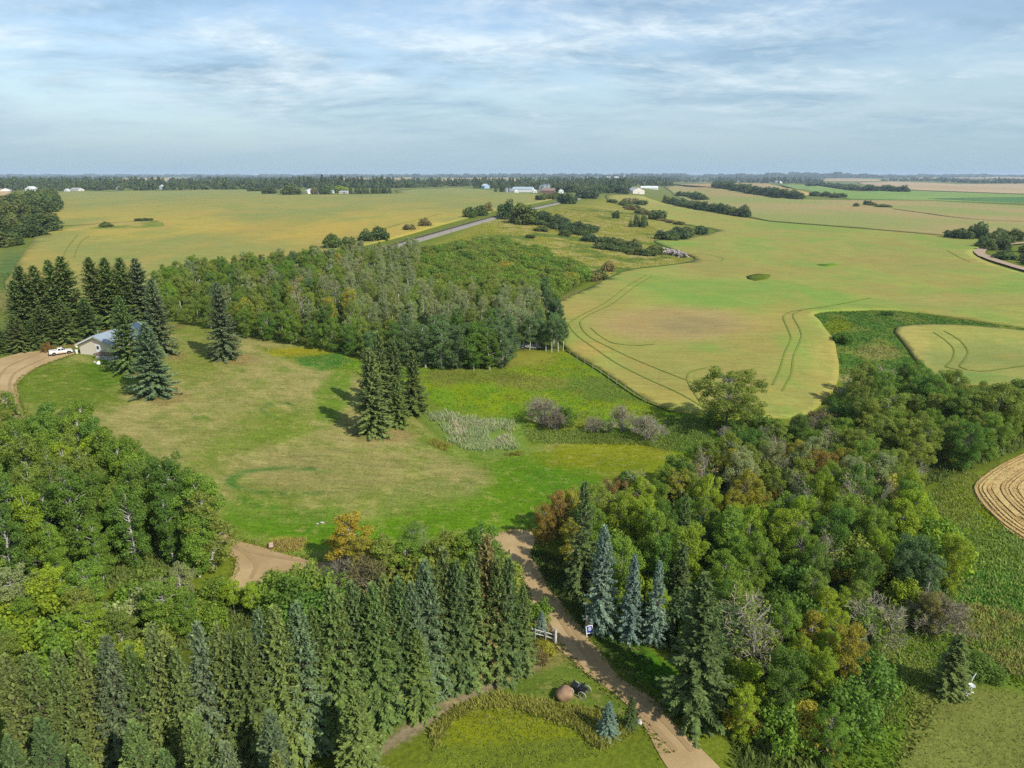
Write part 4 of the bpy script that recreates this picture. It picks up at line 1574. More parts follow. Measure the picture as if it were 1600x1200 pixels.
for x, y, h in BOT:
    c = random.choice(['spruce', 'spruce_grey', 'spruce_olive', 'spruce_dark'])
    spruce(x, y, h, c, f"{size_word(h, 9.5, 10.5)} {dict(spruce='green', spruce_grey='grey-green', spruce_olive='olive', spruce_dark='dark green')[c]} spruce at the bottom edge {'left' if x < 190 else ('right' if x > 380 else 'middle')} below the long row", group='spruces along the bottom edge', wide=0.95)

# ---- the old spruces round the house and on the lawn
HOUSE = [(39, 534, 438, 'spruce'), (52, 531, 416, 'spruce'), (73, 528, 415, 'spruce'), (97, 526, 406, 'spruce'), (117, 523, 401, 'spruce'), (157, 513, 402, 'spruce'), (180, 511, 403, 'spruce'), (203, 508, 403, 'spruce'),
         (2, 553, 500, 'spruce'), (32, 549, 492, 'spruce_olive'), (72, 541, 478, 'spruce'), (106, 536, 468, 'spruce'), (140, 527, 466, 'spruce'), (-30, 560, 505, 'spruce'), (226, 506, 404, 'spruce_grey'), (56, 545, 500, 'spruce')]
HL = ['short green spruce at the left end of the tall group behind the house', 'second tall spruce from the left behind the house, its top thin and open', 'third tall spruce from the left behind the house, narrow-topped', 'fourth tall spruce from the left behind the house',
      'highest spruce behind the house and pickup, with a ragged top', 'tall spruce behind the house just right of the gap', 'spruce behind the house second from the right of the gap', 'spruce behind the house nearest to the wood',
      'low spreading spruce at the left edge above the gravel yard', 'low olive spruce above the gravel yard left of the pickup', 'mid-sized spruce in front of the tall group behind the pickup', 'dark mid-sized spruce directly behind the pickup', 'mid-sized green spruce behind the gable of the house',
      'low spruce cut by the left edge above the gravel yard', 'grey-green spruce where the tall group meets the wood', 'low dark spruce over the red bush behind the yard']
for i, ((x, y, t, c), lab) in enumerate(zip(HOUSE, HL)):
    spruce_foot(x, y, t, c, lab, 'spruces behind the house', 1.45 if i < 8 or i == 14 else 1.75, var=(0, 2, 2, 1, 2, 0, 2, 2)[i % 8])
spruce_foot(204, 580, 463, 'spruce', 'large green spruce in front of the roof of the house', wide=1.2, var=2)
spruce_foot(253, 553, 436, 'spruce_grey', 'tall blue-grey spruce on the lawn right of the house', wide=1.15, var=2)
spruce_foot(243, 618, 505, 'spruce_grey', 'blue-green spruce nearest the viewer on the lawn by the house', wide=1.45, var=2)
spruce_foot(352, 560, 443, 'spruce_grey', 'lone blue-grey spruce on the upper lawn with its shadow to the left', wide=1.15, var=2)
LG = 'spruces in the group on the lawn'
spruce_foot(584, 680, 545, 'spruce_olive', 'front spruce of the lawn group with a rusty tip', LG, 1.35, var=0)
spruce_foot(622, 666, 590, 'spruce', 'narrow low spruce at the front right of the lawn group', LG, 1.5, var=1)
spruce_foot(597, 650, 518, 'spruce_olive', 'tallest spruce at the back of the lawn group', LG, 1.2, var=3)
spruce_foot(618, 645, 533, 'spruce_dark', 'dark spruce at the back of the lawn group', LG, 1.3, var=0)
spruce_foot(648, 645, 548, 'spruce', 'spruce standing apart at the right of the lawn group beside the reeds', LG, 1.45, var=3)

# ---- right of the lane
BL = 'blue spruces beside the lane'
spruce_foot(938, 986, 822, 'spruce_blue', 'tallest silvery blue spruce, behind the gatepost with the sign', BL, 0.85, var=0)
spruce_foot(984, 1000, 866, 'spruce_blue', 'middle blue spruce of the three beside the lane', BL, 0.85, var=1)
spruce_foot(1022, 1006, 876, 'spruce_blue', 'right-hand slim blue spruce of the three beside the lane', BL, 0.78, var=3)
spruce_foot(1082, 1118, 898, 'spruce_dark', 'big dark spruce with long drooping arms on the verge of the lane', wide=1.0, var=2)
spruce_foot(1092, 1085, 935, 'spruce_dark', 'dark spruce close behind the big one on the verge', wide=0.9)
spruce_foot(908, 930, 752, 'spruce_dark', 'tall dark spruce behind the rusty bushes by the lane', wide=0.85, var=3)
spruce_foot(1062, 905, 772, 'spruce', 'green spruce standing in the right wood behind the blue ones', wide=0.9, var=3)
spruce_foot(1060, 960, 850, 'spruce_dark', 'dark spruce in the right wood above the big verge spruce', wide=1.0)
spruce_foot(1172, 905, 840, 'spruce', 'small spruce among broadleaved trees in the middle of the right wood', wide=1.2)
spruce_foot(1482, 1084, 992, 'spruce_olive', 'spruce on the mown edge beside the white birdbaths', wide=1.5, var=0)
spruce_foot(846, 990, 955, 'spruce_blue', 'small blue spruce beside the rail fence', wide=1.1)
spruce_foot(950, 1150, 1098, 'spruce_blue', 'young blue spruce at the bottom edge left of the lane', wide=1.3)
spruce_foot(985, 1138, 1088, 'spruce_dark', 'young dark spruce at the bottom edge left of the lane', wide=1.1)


# ---- woods of broadleaved trees
def wood(poly, spacing, chooser, name, cat, clear=2.0, jit=0.45):
    for q in scatter(poly, spacing, clear, jit):
        chooser(q, name, cat)


CW = {'far_dark': 'dark green', 'far_olive': 'olive', 'far_green': 'mid green', 'far_cool': 'cool green', 'aspen': 'mid green', 'aspen_dark': 'dark green', 'aspen_cool': 'cool green', 'aspen_olive': 'olive', 'aspen_lime': 'lime green', 'aspen_grey': 'grey-green', 'yellow': 'yellow', 'gold': 'golden', 'orange': 'orange', 'rust': 'rusty', 'brown': 'brown'}


def pick(d):
    k = list(d)
    return random.choices(k, [d[a] for a in k])[0]


def grove_left(q, name, cat):
    u, v = pix(q)
    c = pick({'aspen': 5, 'aspen_dark': 3, 'aspen_olive': 2, 'aspen_lime': 1.2, 'aspen_grey': 1})
    where = ('along the front edge of' if v > 850 else ('inside' if v > 790 else 'at the back of')) + (' the left part of' if u < 110 else (' the middle of' if u < 225 else ' the right part of'))
    h = random.uniform(8.8, 12.2)
    if v > 862 and random.random() < 0.6:
        h *= 0.8
    mt = random.choice(ASPLOW if v > 862 or random.random() < 0.5 else ASPEN) if random.random() > 0.10 else random.choice(THIN)
    plant('aspen_tree', mt, pt(q), (h / 11 * 0.86, h / 11 * 0.86, h / 11), c, f'{size_word(h, 9.8, 11)} {CW[c]} aspen {where} the left grove', cat, f'aspens {where} the left grove')


wood(WOOD_LEFT, 3.3, grove_left, 'aspen_tree', 'aspen')


def belt_left(q, name, cat):
    c = pick({'aspen': 4, 'aspen_olive': 2, 'aspen_lime': 3.5, 'aspen_grey': 1.0})
    u, v = pix(q)
    where = 'left end' if u < 90 else ('left half' if u < 200 else ('right half' if u < 310 else 'right end'))
    h = random.uniform(4.6, 6.8) if u < 320 else random.uniform(3.2, 4.4)
    if random.random() < 0.45:
        plant('sapling_tree', random.choice(ASPEN), pt(q), (h / 11 * 1.25, h / 11 * 1.25, h / 11), c, f'{size_word(h, 5.3, 6.1)} {CW[c]} sapling in the {where} of the belt behind the spruces', 'sapling', f'saplings in the {where} of the belt')
    else:
        s = h / 3.6
        plant('willow_bush', random.choice(BUSH), pt(q), (s * 0.85, s * 0.85, s), c, f'{size_word(h, 5.3, 6.1)} {CW[c]} willow bush in the {where} of the belt behind the spruces', 'bush', f'bushes in the {where} of the belt', ('leaves', 'stems'))


wood(BELT_LEFT, 3.1, belt_left, 'sapling', 'sapling', 1.2)

# single trees and bushes between the row and the drive
def tree_top(px, top, h, meshes, colour, name, label, cat, wide=1.0, ref=11.0, group=None, parts=('crown', 'trunk'), lean=None, leaf_colour=None):
    p = at(px, top, h)
    PLACED.append((p.x, p.y))
    s = h / ref
    return plant(name, meshes, p, (s * wide, s * wide, s), colour, label, cat, group, parts, lean, leaf_colour)


LS = ('leaves', 'stems')
TB = ('branches', 'trunk', 'leaves')
tree_top(540, 801, 7.5, ASPLOW[1], 'yellow', 'poplar_tree', 'small tree with bright yellow-orange leaves above the spruce row', 'poplar', 1.45)
tree_top(562, 838, 6.0, ASPEN[3], 'gold', 'poplar_tree', 'golden-green bush-like tree right below the yellow one', 'poplar', 1.5)
tree_top(645, 812, 7.5, THIN[0], 'aspen_dark', 'aspen_tree', 'small dark green aspen beside the dead limbs above the row', 'aspen', 1.3)
tree_top(672, 828, 6.5, BARE[0], 'twig', 'dead_tree', 'dead pale grey tree leaning above the spruce row', 'dead tree', 1.0, 9.0, None, ('branches', 'trunk'), (0.15, 0.5))
tree_top(754, 817, 8.5, ASPEN[0], 'aspen_dark', 'aspen_tree', 'dark green aspen behind the tallest spruce of the row', 'aspen', 1.2)
tree_top(700, 828, 7.5, ASPEN[4], 'aspen_olive', 'aspen_tree', 'olive aspen behind the right half of the spruce row', 'aspen', 1.3)
tree_top(725, 832, 7.5, ASPEN[2], 'aspen', 'aspen_tree', 'green aspen left of the dark one behind the row', 'aspen', 1.4)
tree_top(600, 838, 6.5, ASPEN[1], 'aspen_olive', 'aspen_tree', 'olive-yellow aspen right of the yellow-leaved tree', 'aspen', 1.5)
tree_top(630, 842, 6.0, ASPEN[4], 'aspen', 'aspen_tree', 'green low aspen above the middle of the row', 'aspen', 1.6)
tree_top(478, 876, 4.2, BUSH[0], 'aspen_olive', 'willow_bush', 'olive willow bush on the edge of the drive fork', 'bush', 1.0, 3.0, None, LS)
tree_top(425, 894, 4.2, BUSH[1], 'aspen', 'willow_bush', 'green willow bush under the drive fork, left one', 'bush', 1.0, 3.0, None, LS)
tree_top(500, 882, 5.0, BUSH[2], 'aspen', 'willow_bush', 'green willow bush under the yellow tree', 'bush', 1.1, 3.0, None, LS)
tree_top(450, 905, 5.0, BUSH[0], 'aspen_dark', 'willow_bush', 'dark green willow bush in front of the drive fork', 'bush', 1.0, 3.0, None, LS)
tree_top(497, 920, 5.5, BUSH[1], 'aspen_dark', 'willow_bush', 'dark green bush between two spruces of the row', 'bush', 0.9, 3.0, None, LS)
tree_top(535, 870, 4.4, TWIG[0], 'twig_dark', 'bare_shrub', 'brown leafless shrub under the yellow tree', 'shrub', 1.1, 3.5, None, ('twigs', 'stems'))
tree_top(580, 872, 4.5, TWIG[1], 'brown', 'bare_shrub', 'brown shrub right of the yellow tree above the row', 'shrub', 1.1, 3.5, None, ('twigs', 'stems'))
tree_top(662, 862, 5.5, BUSH[1], 'aspen_olive', 'willow_bush', 'olive bush below the dead leaning tree', 'bush', 1.1, 3.0, None, LS)
tree_top(775, 860, 5.0, BUSH[0], 'aspen_olive', 'willow_bush', 'olive bush beside the lane behind the row', 'bush', 0.9, 3.0, None, LS)
tree_top(110, 1096, 4.5, BUSH[0], 'aspen_lime', 'willow_bush', 'bright green bush among the spruces at the bottom left', 'bush', 1.0, 3.0, None, LS)
tree_top(198, 1002, 7.5, ASPEN[2], 'aspen_lime', 'aspen_tree', 'bright lime aspen between two spruces of the left row', 'aspen', 1.2)
tree_top(283, 1108, 4, BUSH[2], 'aspen_lime', 'willow_bush', 'bright green bush between spruces at the bottom, right one', 'bush', 1.0, 3.0, None, LS)
p = at(338, 866)
d = ray([338], [757])[0]
h = CAM_Z + d[2] * (p.y / d[1]) - p.z
plant('dead_tree', BIRCH, p, (h / 9, h / 9, h / 9), 'twig', 'dead white birch-like trunk at the right edge of the left grove', 'dead tree', None, ('branches', 'trunk'))
tree_top(300, 742, 10.5, ASPLOW[0], 'aspen', 'aspen_tree', 'tall green aspen at the right corner of the left grove', 'aspen', 1.15)
tree_top(316, 770, 9.5, ASPLOW[1], 'aspen_olive', 'aspen_tree', 'olive aspen behind the dead birch-like trunk', 'aspen', 1.2)
tree_top(296, 800, 8.0, ASPLOW[2], 'aspen', 'aspen_tree', 'green aspen left of the dead birch-like trunk', 'aspen', 1.15)
tree_top(840, 930, 3.2, BUSH[2], 'aspen', 'willow_bush', 'green bush between the row and the lane', 'bush', 1.0, 3.0, None, LS)
tree_top(848, 1002, 1.6, BUSH[0], 'gold', 'willow_bush', 'yellow-green low bush in front of the rail fence', 'bush', 1.1, 3.0, None, LS)
tree_top(838, 1012, 1.5, BUSH[1], 'brown', 'willow_bush', 'brownish low bush left of the rail fence', 'bush', 1.1, 3.0, None, LS)


# ---- the middle wood below the railway
def wood_mid(q, name, cat):
    u, v = pix(q)
    front = v > 520
    if u > 655 and v < 478:                            # low dense growth on the slope
        c = pick({'aspen': 4, 'aspen_olive': 6, 'aspen_dark': 1, 'gold': 0.15})
        h = random.uniform(4.4, 6.4)
        s = h / 3.2
        plant('thicket_bush', random.choice(BUSH), pt(q), (s * 1.3, s * 1.3, s), c, f"{size_word(h, 5.0, 5.8)} {CW[c]} bush in the {'left' if u < 730 else ('middle' if u < 820 else 'right')} of the thicket below the railway", 'bush', 'bushes in the thicket on the railway slope', ('leaves', 'stems'))
        return
    if 540 < u < 850 and v < 535:                     # sparse grey-stemmed aspens
        h = random.uniform(8.6, 11.0)
        c = pick({'aspen_grey': 7, 'aspen_olive': 3})
        mt = random.choice(THIN) if random.random() < 0.72 else random.choice(ASPEN)
        part_ = 'left third' if u < 640 else ('middle' if u < 735 else 'right third')
        plant('pale_aspen', mt, pt(q), (h / 11 * 0.95, h / 11 * 0.95, h / 11), c, f'{size_word(h, 9.4, 10.2)} {CW[c]} pale-stemmed aspen in the {part_} of the heart of the middle wood', 'aspen', f'thin aspens in the {part_} of the heart of the middle wood')
        return
    if u > 630 and front and u < 800:
        h = random.uniform(8.5, 10.8)
        c = pick({'aspen_cool': 5, 'aspen_dark': 4})
        plant('aspen_tree', random.choice(ASPLOW), pt(q), (h / 11 * 0.95, h / 11 * 0.95, h / 11), c, f'{size_word(h, 9.3, 10.1)} {CW[c]} leafy aspen at the front right of the middle wood', 'aspen', 'leafy aspens at the front right of the middle wood')
        return
    if u >= 800:
        h = random.uniform(8.5, 10.5)
        plant('aspen_tree', random.choice(ASPEN), pt(q), h / 11, 'aspen_cool', 'cool green white-stemmed aspen at the field corner of the middle wood', 'aspen', 'white-stemmed aspens at the field corner')
        return
    c = pick({'aspen_olive': 4.5, 'aspen': 3.5, 'aspen_dark': 1.6, 'aspen_grey': 1.4, 'gold': 0.35, 'aspen_cool': 0.6})
    h = random.uniform(6.8, 10.6)
    where = ('lawn edge' if v > 505 else 'back') + (' by the house spruces' if u < 330 else ('' if u < 450 else ' towards the lawn spruces'))
    if random.random() < 0.6:
        plant('aspen_tree', random.choice(ASPEN), pt(q), (h / 11 * 0.98, h / 11 * 0.98, h / 11), c, f'{size_word(h, 8, 9.4)} {CW[c]} aspen, {where} of the middle wood', 'aspen', f'aspens at the {where} of the middle wood')
    else:
        plant('poplar_tree', random.choice(POPLAR), pt(q), (h / 10 * 0.8, h / 10 * 0.8, h / 10), c, f'{size_word(h, 8, 9.4)} {CW[c]} poplar at the {where} of the middle wood', 'poplar', f'poplars at the {where} of the middle wood')


wood(WOOD_MID, 6.0, wood_mid, 'aspen_tree', 'aspen', 3.0)
FRONT_MID = [(270, 502), (300, 508), (330, 514), (385, 528), (420, 532), (455, 538), (490, 545), (520, 550), (548, 556), (580, 566), (640, 572), (665, 574), (690, 576), (715, 577), (740, 577), (765, 577), (785, 574)]
for x, y in FRONT_MID:
    h = random.uniform(6.5, 9.0) if x < 600 else random.uniform(9.5, 11.5)
    c = random.choice(['aspen_dark', 'aspen_olive', 'aspen']) if x < 560 else random.choice(['aspen_cool', 'aspen_dark'])
    p = at(x, y)
    if x < 600:
        plant('poplar_tree', random.choice(POPLAR), p, (h / 10 * 0.9, h / 10 * 0.9, h / 10), c, f'{CW[c]} low poplar at the very edge of the lawn under the middle wood', 'poplar', 'edge poplars under the middle wood')
    else:
        plant('aspen_tree', random.choice(ASPLOW), p, (h / 11 * 1.35, h / 11 * 1.35, h / 11), c, f'{CW[c]} leafy aspen in the front line of the middle wood above the yellow meadow', 'aspen', 'front line aspens of the middle wood')
for x, y, t in ((838, 546, 505), (853, 549, 502), (862, 551, 499), (872, 550, 497), (880, 548, 500), (818, 544, 480), (797, 544, 470), (806, 543, 476), (828, 542, 484)):
    p = at(x, y)
    d = ray([x], [t])[0]
    h = CAM_Z + d[2] * (p.y / d[1]) - p.z
    plant('aspen_tree', ASPEN[2] if x > 835 else THIN[x % 3], p, h / 11, 'aspen_cool' if x > 835 else 'aspen_grey', 'white-stemmed aspen in the small clump at the field corner' if x > 835 else 'pale bare-stemmed aspen behind the log pile', 'aspen', 'clump at the field corner' if x > 835 else 'aspens behind the log pile')
tree_top(545, 448, 11, ASPEN[0], 'gold', 'aspen_tree', 'golden aspen inside the middle wood, above the lawn spruces', 'aspen', 0.9)
tree_top(536, 440, 9, BUSH[0], 'rust', 'poplar_tree', 'rusty-leaved tree beside the golden aspen in the middle wood', 'poplar', 0.8, 6.0, None, LS)
tree_top(472, 432, 15, BARE[0], 'twig', 'dead_tree', 'tall dead pale trunk standing over the left part of the middle wood', 'dead tree', 0.7, 9.0, None, ('branches', 'trunk'))
for x, y in ((425, 422), (480, 420), (410, 430), (520, 440), (505, 428)):
    tree_top(x, y, 11, BARE[2], 'twig', 'dead_tree', 'grey half-dead tree with bare limbs in the left part of the middle wood', 'dead tree', 0.8, 9.0, 'half-dead trees of the middle wood', TB, None, 'aspen_olive')


# ---- the right wood
def wood_right(q, name, cat):
    u, v = pix(q)
    near = v > 960
    edge = u < 960 and v < 900
    if edge:
        c = pick({'rust': 3, 'orange': 1.6, 'aspen_olive': 3, 'aspen': 2.5, 'gold': 1.0})
    elif v < 810:
        c = pick({'aspen_olive': 4, 'aspen': 2.5, 'aspen_grey': 2.2, 'gold': 2.2, 'brown': 0.5, 'aspen_dark': 1.2, 'orange': 0.5})
    else:
        c = pick({'aspen_dark': 2, 'aspen': 4, 'aspen_lime': 5, 'aspen_olive': 1.6, 'gold': 0.6, 'aspen_cool': 0.5})
    if near:
        where = 'beside the big verge spruce' if u < 1150 else ('at the bottom edge' if u < 1250 else 'at the grassy bay')
    elif edge:
        where = 'at the lawn corner'
    elif v < 810:
        where = 'along the lawn at the top' if u < 1080 else ('under the creek shrubs' if u < 1220 else 'below the caravan')
    else:
        where = 'behind the blue spruces' if u < 1100 else ('in the middle' if u < 1250 else ('in the right half' if u < 1400 else 'facing the long grass'))
    h = random.uniform(5.0, 8.0) if near else random.uniform(6.0, 9.5)
    r_ = random.random() * (0.97 if near else 1.0)
    if r_ < 0.40:
        plant('poplar_tree', random.choice(POPLAR), pt(q), (h / 10 * 0.76, h / 10 * 0.76, h / 10), c, f'{size_word(h, 6.8, 8)} {CW[c]} poplar {where} of the right wood', 'poplar', f'poplars {where} of the right wood')
    elif r_ < 0.58:
        plant('aspen_tree', random.choice(ASPEN), pt(q), (h / 11 * 0.98, h / 11 * 0.98, h / 11), c, f'{size_word(h, 6.8, 8)} {CW[c]} aspen {where} of the right wood', 'aspen', f'aspens {where} of the right wood')
    elif r_ < 0.92:
        s = h / 3.6 * 0.85
        plant('willow_bush', random.choice(BUSH), pt(q), (s * 0.78, s * 0.78, s), c, f'{size_word(h, 6.8, 8)} {CW[c]} willow bush {where} of the right wood', 'bush', f'willow bushes {where} of the right wood', LS)
    elif r_ < 0.975:
        plant('dead_tree', random.choice(BARE[1:]), pt(q), h / 9, 'twig', f'half-dead tree with {CW[c]} leaves {where} of the right wood', 'dead tree', f'half-dead trees {where} of the right wood', TB, (random.uniform(-0.12, 0.12), random.uniform(-0.12, 0.12)), c)
    else:
        plant('bare_shrub', random.choice(TWIG), pt(q), h / 5.0, 'twig', f'grey leafless shrub {where} of the right wood', 'shrub', f'bare shrubs {where} of the right wood', ('twigs', 'stems'))


wood(WOOD_RIGHT, 3.0, wood_right, 'poplar_tree', 'poplar', 1.9)
tree_top(872, 768, 6.5, POPLAR[1], 'rust', 'poplar_tree', 'rusty brown poplar at the corner of the lane and lawn', 'poplar', 0.85, 10.0)
tree_top(850, 790, 5.5, POPLAR[0], 'orange', 'poplar_tree', 'orange-brown bush-like poplar nearest the junction of lane and drive', 'poplar', 0.85, 10.0)
tree_top(893, 762, 6.5, ASPEN[1], 'gold', 'aspen_tree', 'golden-green aspen just left of the tall dark spruce', 'aspen', 1.3)
tree_top(968, 745, 8, POPLAR[2], 'rust', 'poplar_tree', 'reddish-brown poplar right of the tall dark spruce', 'poplar', 0.85, 10.0)
tree_top(1000, 738, 9, BARE[1], 'twig', 'dead_tree', 'grey bare-limbed tree on the lawn side of the right wood', 'dead tree', 1.0, 9.0, None, TB, None, 'brown')
tree_top(1100, 706, 9.5, BARE[1], 'twig', 'dead_tree', 'tall grey dying tree at the top edge of the right wood', 'dead tree', 1.0, 9.0, None, TB, None, 'gold')
tree_top(1150, 702, 9, POPLAR[0], 'gold', 'poplar_tree', 'golden poplar at the top edge of the right wood', 'poplar', 0.9, 10.0)
tree_top(1060, 735, 8, ASPEN[3], 'gold', 'aspen_tree', 'yellowing aspen at the top edge of the right wood', 'aspen', 1.2)
tree_top(1270, 810, 8, BARE[0], 'twig', 'dead_tree', 'pale leafless tree in the middle of the right wood', 'dead tree', 0.9, 9.0, None, ('branches', 'trunk'))
tree_top(1165, 935, 8.5, BARE[1], 'twig', 'dead_tree', 'large dying willow with grey limbs beside the big verge spruce', 'dead tree', 1.5, 9.0, None, TB, None, 'aspen_olive')
tree_top(1190, 965, 7.5, BARE[2], 'twig', 'dead_tree', 'grey-limbed dying willow, right of the larger one', 'dead tree', 1.4, 9.0, None, TB, None, 'aspen_lime')
tree_top(1150, 905, 7.5, THIN[1], 'aspen_olive', 'aspen_tree', 'thin olive aspen above the dying willow', 'aspen', 2.0)
for (x, t, h, ln) in ((1400, 716, 10, 0.42), (1352, 745, 9.5, 0.38)):
    tree_top(x, t, h, BARE[0], 'twig', 'dead_tree', 'leaning grey bare trunk among the trees by the creek, ' + ('longer one' if h == 10 else 'shorter one'), 'dead tree', 0.5, 9.0, None, ('branches', 'trunk'), (0.1, ln)).rotation_euler[2] = 0.3
tree_top(1370, 940, 4.5, TWIG[0], 'twig', 'bare_shrub', 'grey leafless shrub on the inner edge of the right wood', 'shrub', 1.2, 3.5, None, ('twigs', 'stems'))
tree_top(1470, 935, 4.2, TWIG[1], 'twig_dark', 'bare_shrub', 'dark grey bare shrub at the tip of the right wood by the long grass', 'shrub', 1.2, 3.5, None, ('twigs', 'stems'))
tree_top(1462, 925, 5.0, POPLAR[1], 'brown', 'poplar_tree', 'brown-leaved poplar at the tip of the right wood', 'poplar', 1.0, 10.0)
tree_top(1355, 1020, 4.5, BUSH[0], 'aspen_dark', 'willow_bush', 'dark green bush on the grassy bay of the right wood', 'bush', 1.0, 3.0, None, LS)
tree_top(1532, 1022, 2.2, BUSH[1], 'aspen_dark', 'willow_bush', 'dark bush right of the spruce by the birdbaths', 'bush', 1.3, 3.0, None, LS)
tree_top(1462, 845, 2.5, BUSH[2], 'brown', 'willow_bush', 'brown low bush at the meadow edge of the right wood', 'bush', 1.2, 3.0, None, LS)


def wood_creek(q, name, cat):
    u, v = pix(q)
    if u < 1330 and v < 690:
        c = pick({'aspen_dark': 4, 'aspen_olive': 1, 'brown': 1})
        s = random.uniform(3.0, 4.6) / 3.6
        if random.random() < 0.3:
            plant('bare_shrub', random.choice(TWIG), pt(q), s, 'twig_dark', 'dark grey bare willow shrub along the creek below the field', 'shrub', 'bare shrubs along the creek', ('twigs', 'stems'))
        else:
            plant('willow_bush', random.choice(BUSH), pt(q), (s * 1.1, s * 1.1, s), c, f'{size_word(s, 0.95, 1.15)} {CW[c]} willow bush along the creek below the field', 'bush', 'willow bushes along the creek', LS)
        return
    c = pick({'aspen_dark': 1.5, 'aspen_olive': 5, 'aspen': 2.5})
    h = random.uniform(6.2, 8.8) if u > 1330 else random.uniform(5, 7)
    where = 'right of the dug earth' if u > 1450 else 'left of the dug earth'
    plant('poplar_tree', random.choice(POPLAR), pt(q), (h / 10 * 0.95, h / 10 * 0.95, h / 10), c, f'{size_word(h, 7.0, 8)} {CW[c]} poplar by the creek {where}', 'poplar', f'creek poplars {where}')


wood(WOOD_CREEK, 4.8, wood_creek, 'poplar_tree', 'poplar', 2.5)
tree_top(1455, 582, 10, POPLAR[2], 'aspen_dark', 'poplar_tree', 'large dark green poplar at the head of the creek trees', 'poplar', 1.1, 10.0)
tree_top(1395, 606, 10, POPLAR[0], 'aspen_olive', 'poplar_tree', 'large olive poplar left of the dark one by the creek', 'poplar', 1.15, 10.0)
tree_top(1362, 622, 9, POPLAR[1], 'aspen_olive', 'poplar_tree', 'olive-brown poplar below the grey bare willow', 'poplar', 1.1, 10.0)
tree_top(1570, 598, 11, POPLAR[0], 'aspen_olive', 'poplar_tree', 'large olive poplar at the right edge below the pocket field', 'poplar', 1.2, 10.0)
tree_top(1530, 607, 10, POPLAR[2], 'aspen_olive', 'poplar_tree', 'broad poplar below the right end of the pocket field', 'poplar', 1.0, 10.0)
# the broad tree at the field corner and shrubs of the wet hollow
tree_top(1142, 577, 12, broad_meshes(501, 10.0, 4.0, 0.26, 52, 260, 0.24, bark='bark_grey', clump_r=(0.7, 1.15), round_top=0.9), 'cotton', 'cottonwood_tree', 'broad yellowing cottonwood with an open crown at the corner of the crop field', 'cottonwood', 1.35, 10.0)
bush_pts = [(1120, 640, 3.0, 'aspen'), (1150, 655, 3.2, 'aspen_dark'), (1180, 640, 3.5, 'aspen_dark'), (1205, 650, 3.6, 'aspen_dark'), (1165, 672, 2.6, 'aspen_dark'), (1195, 668, 2.8, 'twig_dark'), (1222, 662, 3.4, 'aspen_dark'), (1175, 628, 3.0, 'aspen_olive'), (1135, 668, 2.4, 'twig'), (1140, 690, 3.5, 'gold'), (1230, 690, 4.5, 'aspen_olive'), (1185, 690, 3.5, 'aspen_dark')]
for i, (x, t, h, c) in enumerate(bush_pts):
    if c.startswith('twig'):
        tree_top(x, t, h, TWIG[i % 3], c, 'bare_shrub', ('pale' if c == 'twig' else 'dark') + ' bare shrub in the thicket under the cottonwood', 'shrub', 1.2, 3.5, None, ('twigs', 'stems'))
    else:
        tree_top(x, t, h, BUSH[i % 3], c, 'willow_bush', f'{CW[c]} bush in the thicket round the foot of the cottonwood', 'bush', 1.15, 3.0, 'bushes round the cottonwood', LS)
tree_top(850, 620, 5.6, TWIG[0], 'twig', 'dead_spruce', 'dead grey-brown conifer-shaped tree in the wet hollow', 'dead tree', 1.05, 3.5, None, ('branches', 'stems'))
tree_top(868, 642, 3.8, TWIG[2], 'twig_dark', 'bare_shrub', 'low brown bare shrub leaning on the dead conifer', 'shrub', 1.1, 3.5, None, ('twigs', 'stems'))
tree_top(884, 633, 4.2, BUSH[0], 'aspen_dark', 'willow_bush', 'dark green willow right of the dead conifer', 'bush', 0.8, 3.0, None, LS)
tree_top(975, 637, 4.8, TWIG[1], 'twig', 'bare_shrub', 'tall grey leafless shrub, left of the rounder one in the hollow', 'shrub', 0.95, 3.5, None, ('twigs', 'stems'))
tree_top(1014, 653, 4.2, TWIG[2], 'twig', 'bare_shrub', 'round grey leafless shrub in the hollow', 'shrub', 1.35, 3.5, None, ('twigs', 'stems'))
tree_top(928, 652, 3.0, TWIG[0], 'twig_dark', 'bare_shrub', 'small brown bare shrub between the dead conifer and the tall grey shrub', 'shrub', 0.9, 3.5, None, ('twigs', 'stems'))
tree_top(1000, 655, 3.0, TWIG[1], 'twig_dark', 'bare_shrub', 'small dark bare shrub between the two large grey ones', 'shrub', 0.8, 3.5, None, ('twigs', 'stems'))
tree_top(945, 655, 2.4, BUSH[1], 'aspen_grey', 'willow_bush', 'grey-green low willow in the hollow', 'bush', 1.0, 3.0, None, LS)
# gully
tree_top(1322, 517, 3.4, BUSH[1], 'aspen_dark', 'willow_bush', 'round dark bush alone in the gully between the fields', 'bush', 1.2, 3.0, None, LS)
tree_top(1347, 567, 2.4, BUSH[2], 'aspen_dark', 'willow_bush', 'small dark bush lower in the gully', 'bush', 1.1, 3.0, None, LS)
tree_top(1390, 578, 5.0, TWIG[0], 'twig', 'bare_shrub', 'wide pale grey bare willow at the foot of the gully', 'shrub', 1.8, 3.5, None, ('twigs', 'stems'))
tree_top(1335, 600, 3.6, TWIG[1], 'twig_dark', 'bare_shrub', 'dark grey bare willow left of the pale one at the foot of the gully', 'shrub', 1.4, 3.5, None, ('twigs', 'stems'))
tree_top(1360, 605, 3.6, TWIG[2], 'twig', 'bare_shrub', 'grey bare willow between two others at the foot of the gully', 'shrub', 1.4, 3.5, None, ('twigs', 'stems'))
for x, t in ((1381, 484.5), (1388, 485.5), (1394, 486)):
    tree_top(x, t, 1.6, BUSH[0], 'aspen_dark', 'willow_bush', 'tiny dark bush on the upper rim of the gully', 'bush', 0.8, 3.0, 'tiny bushes on the gully rim', LS)
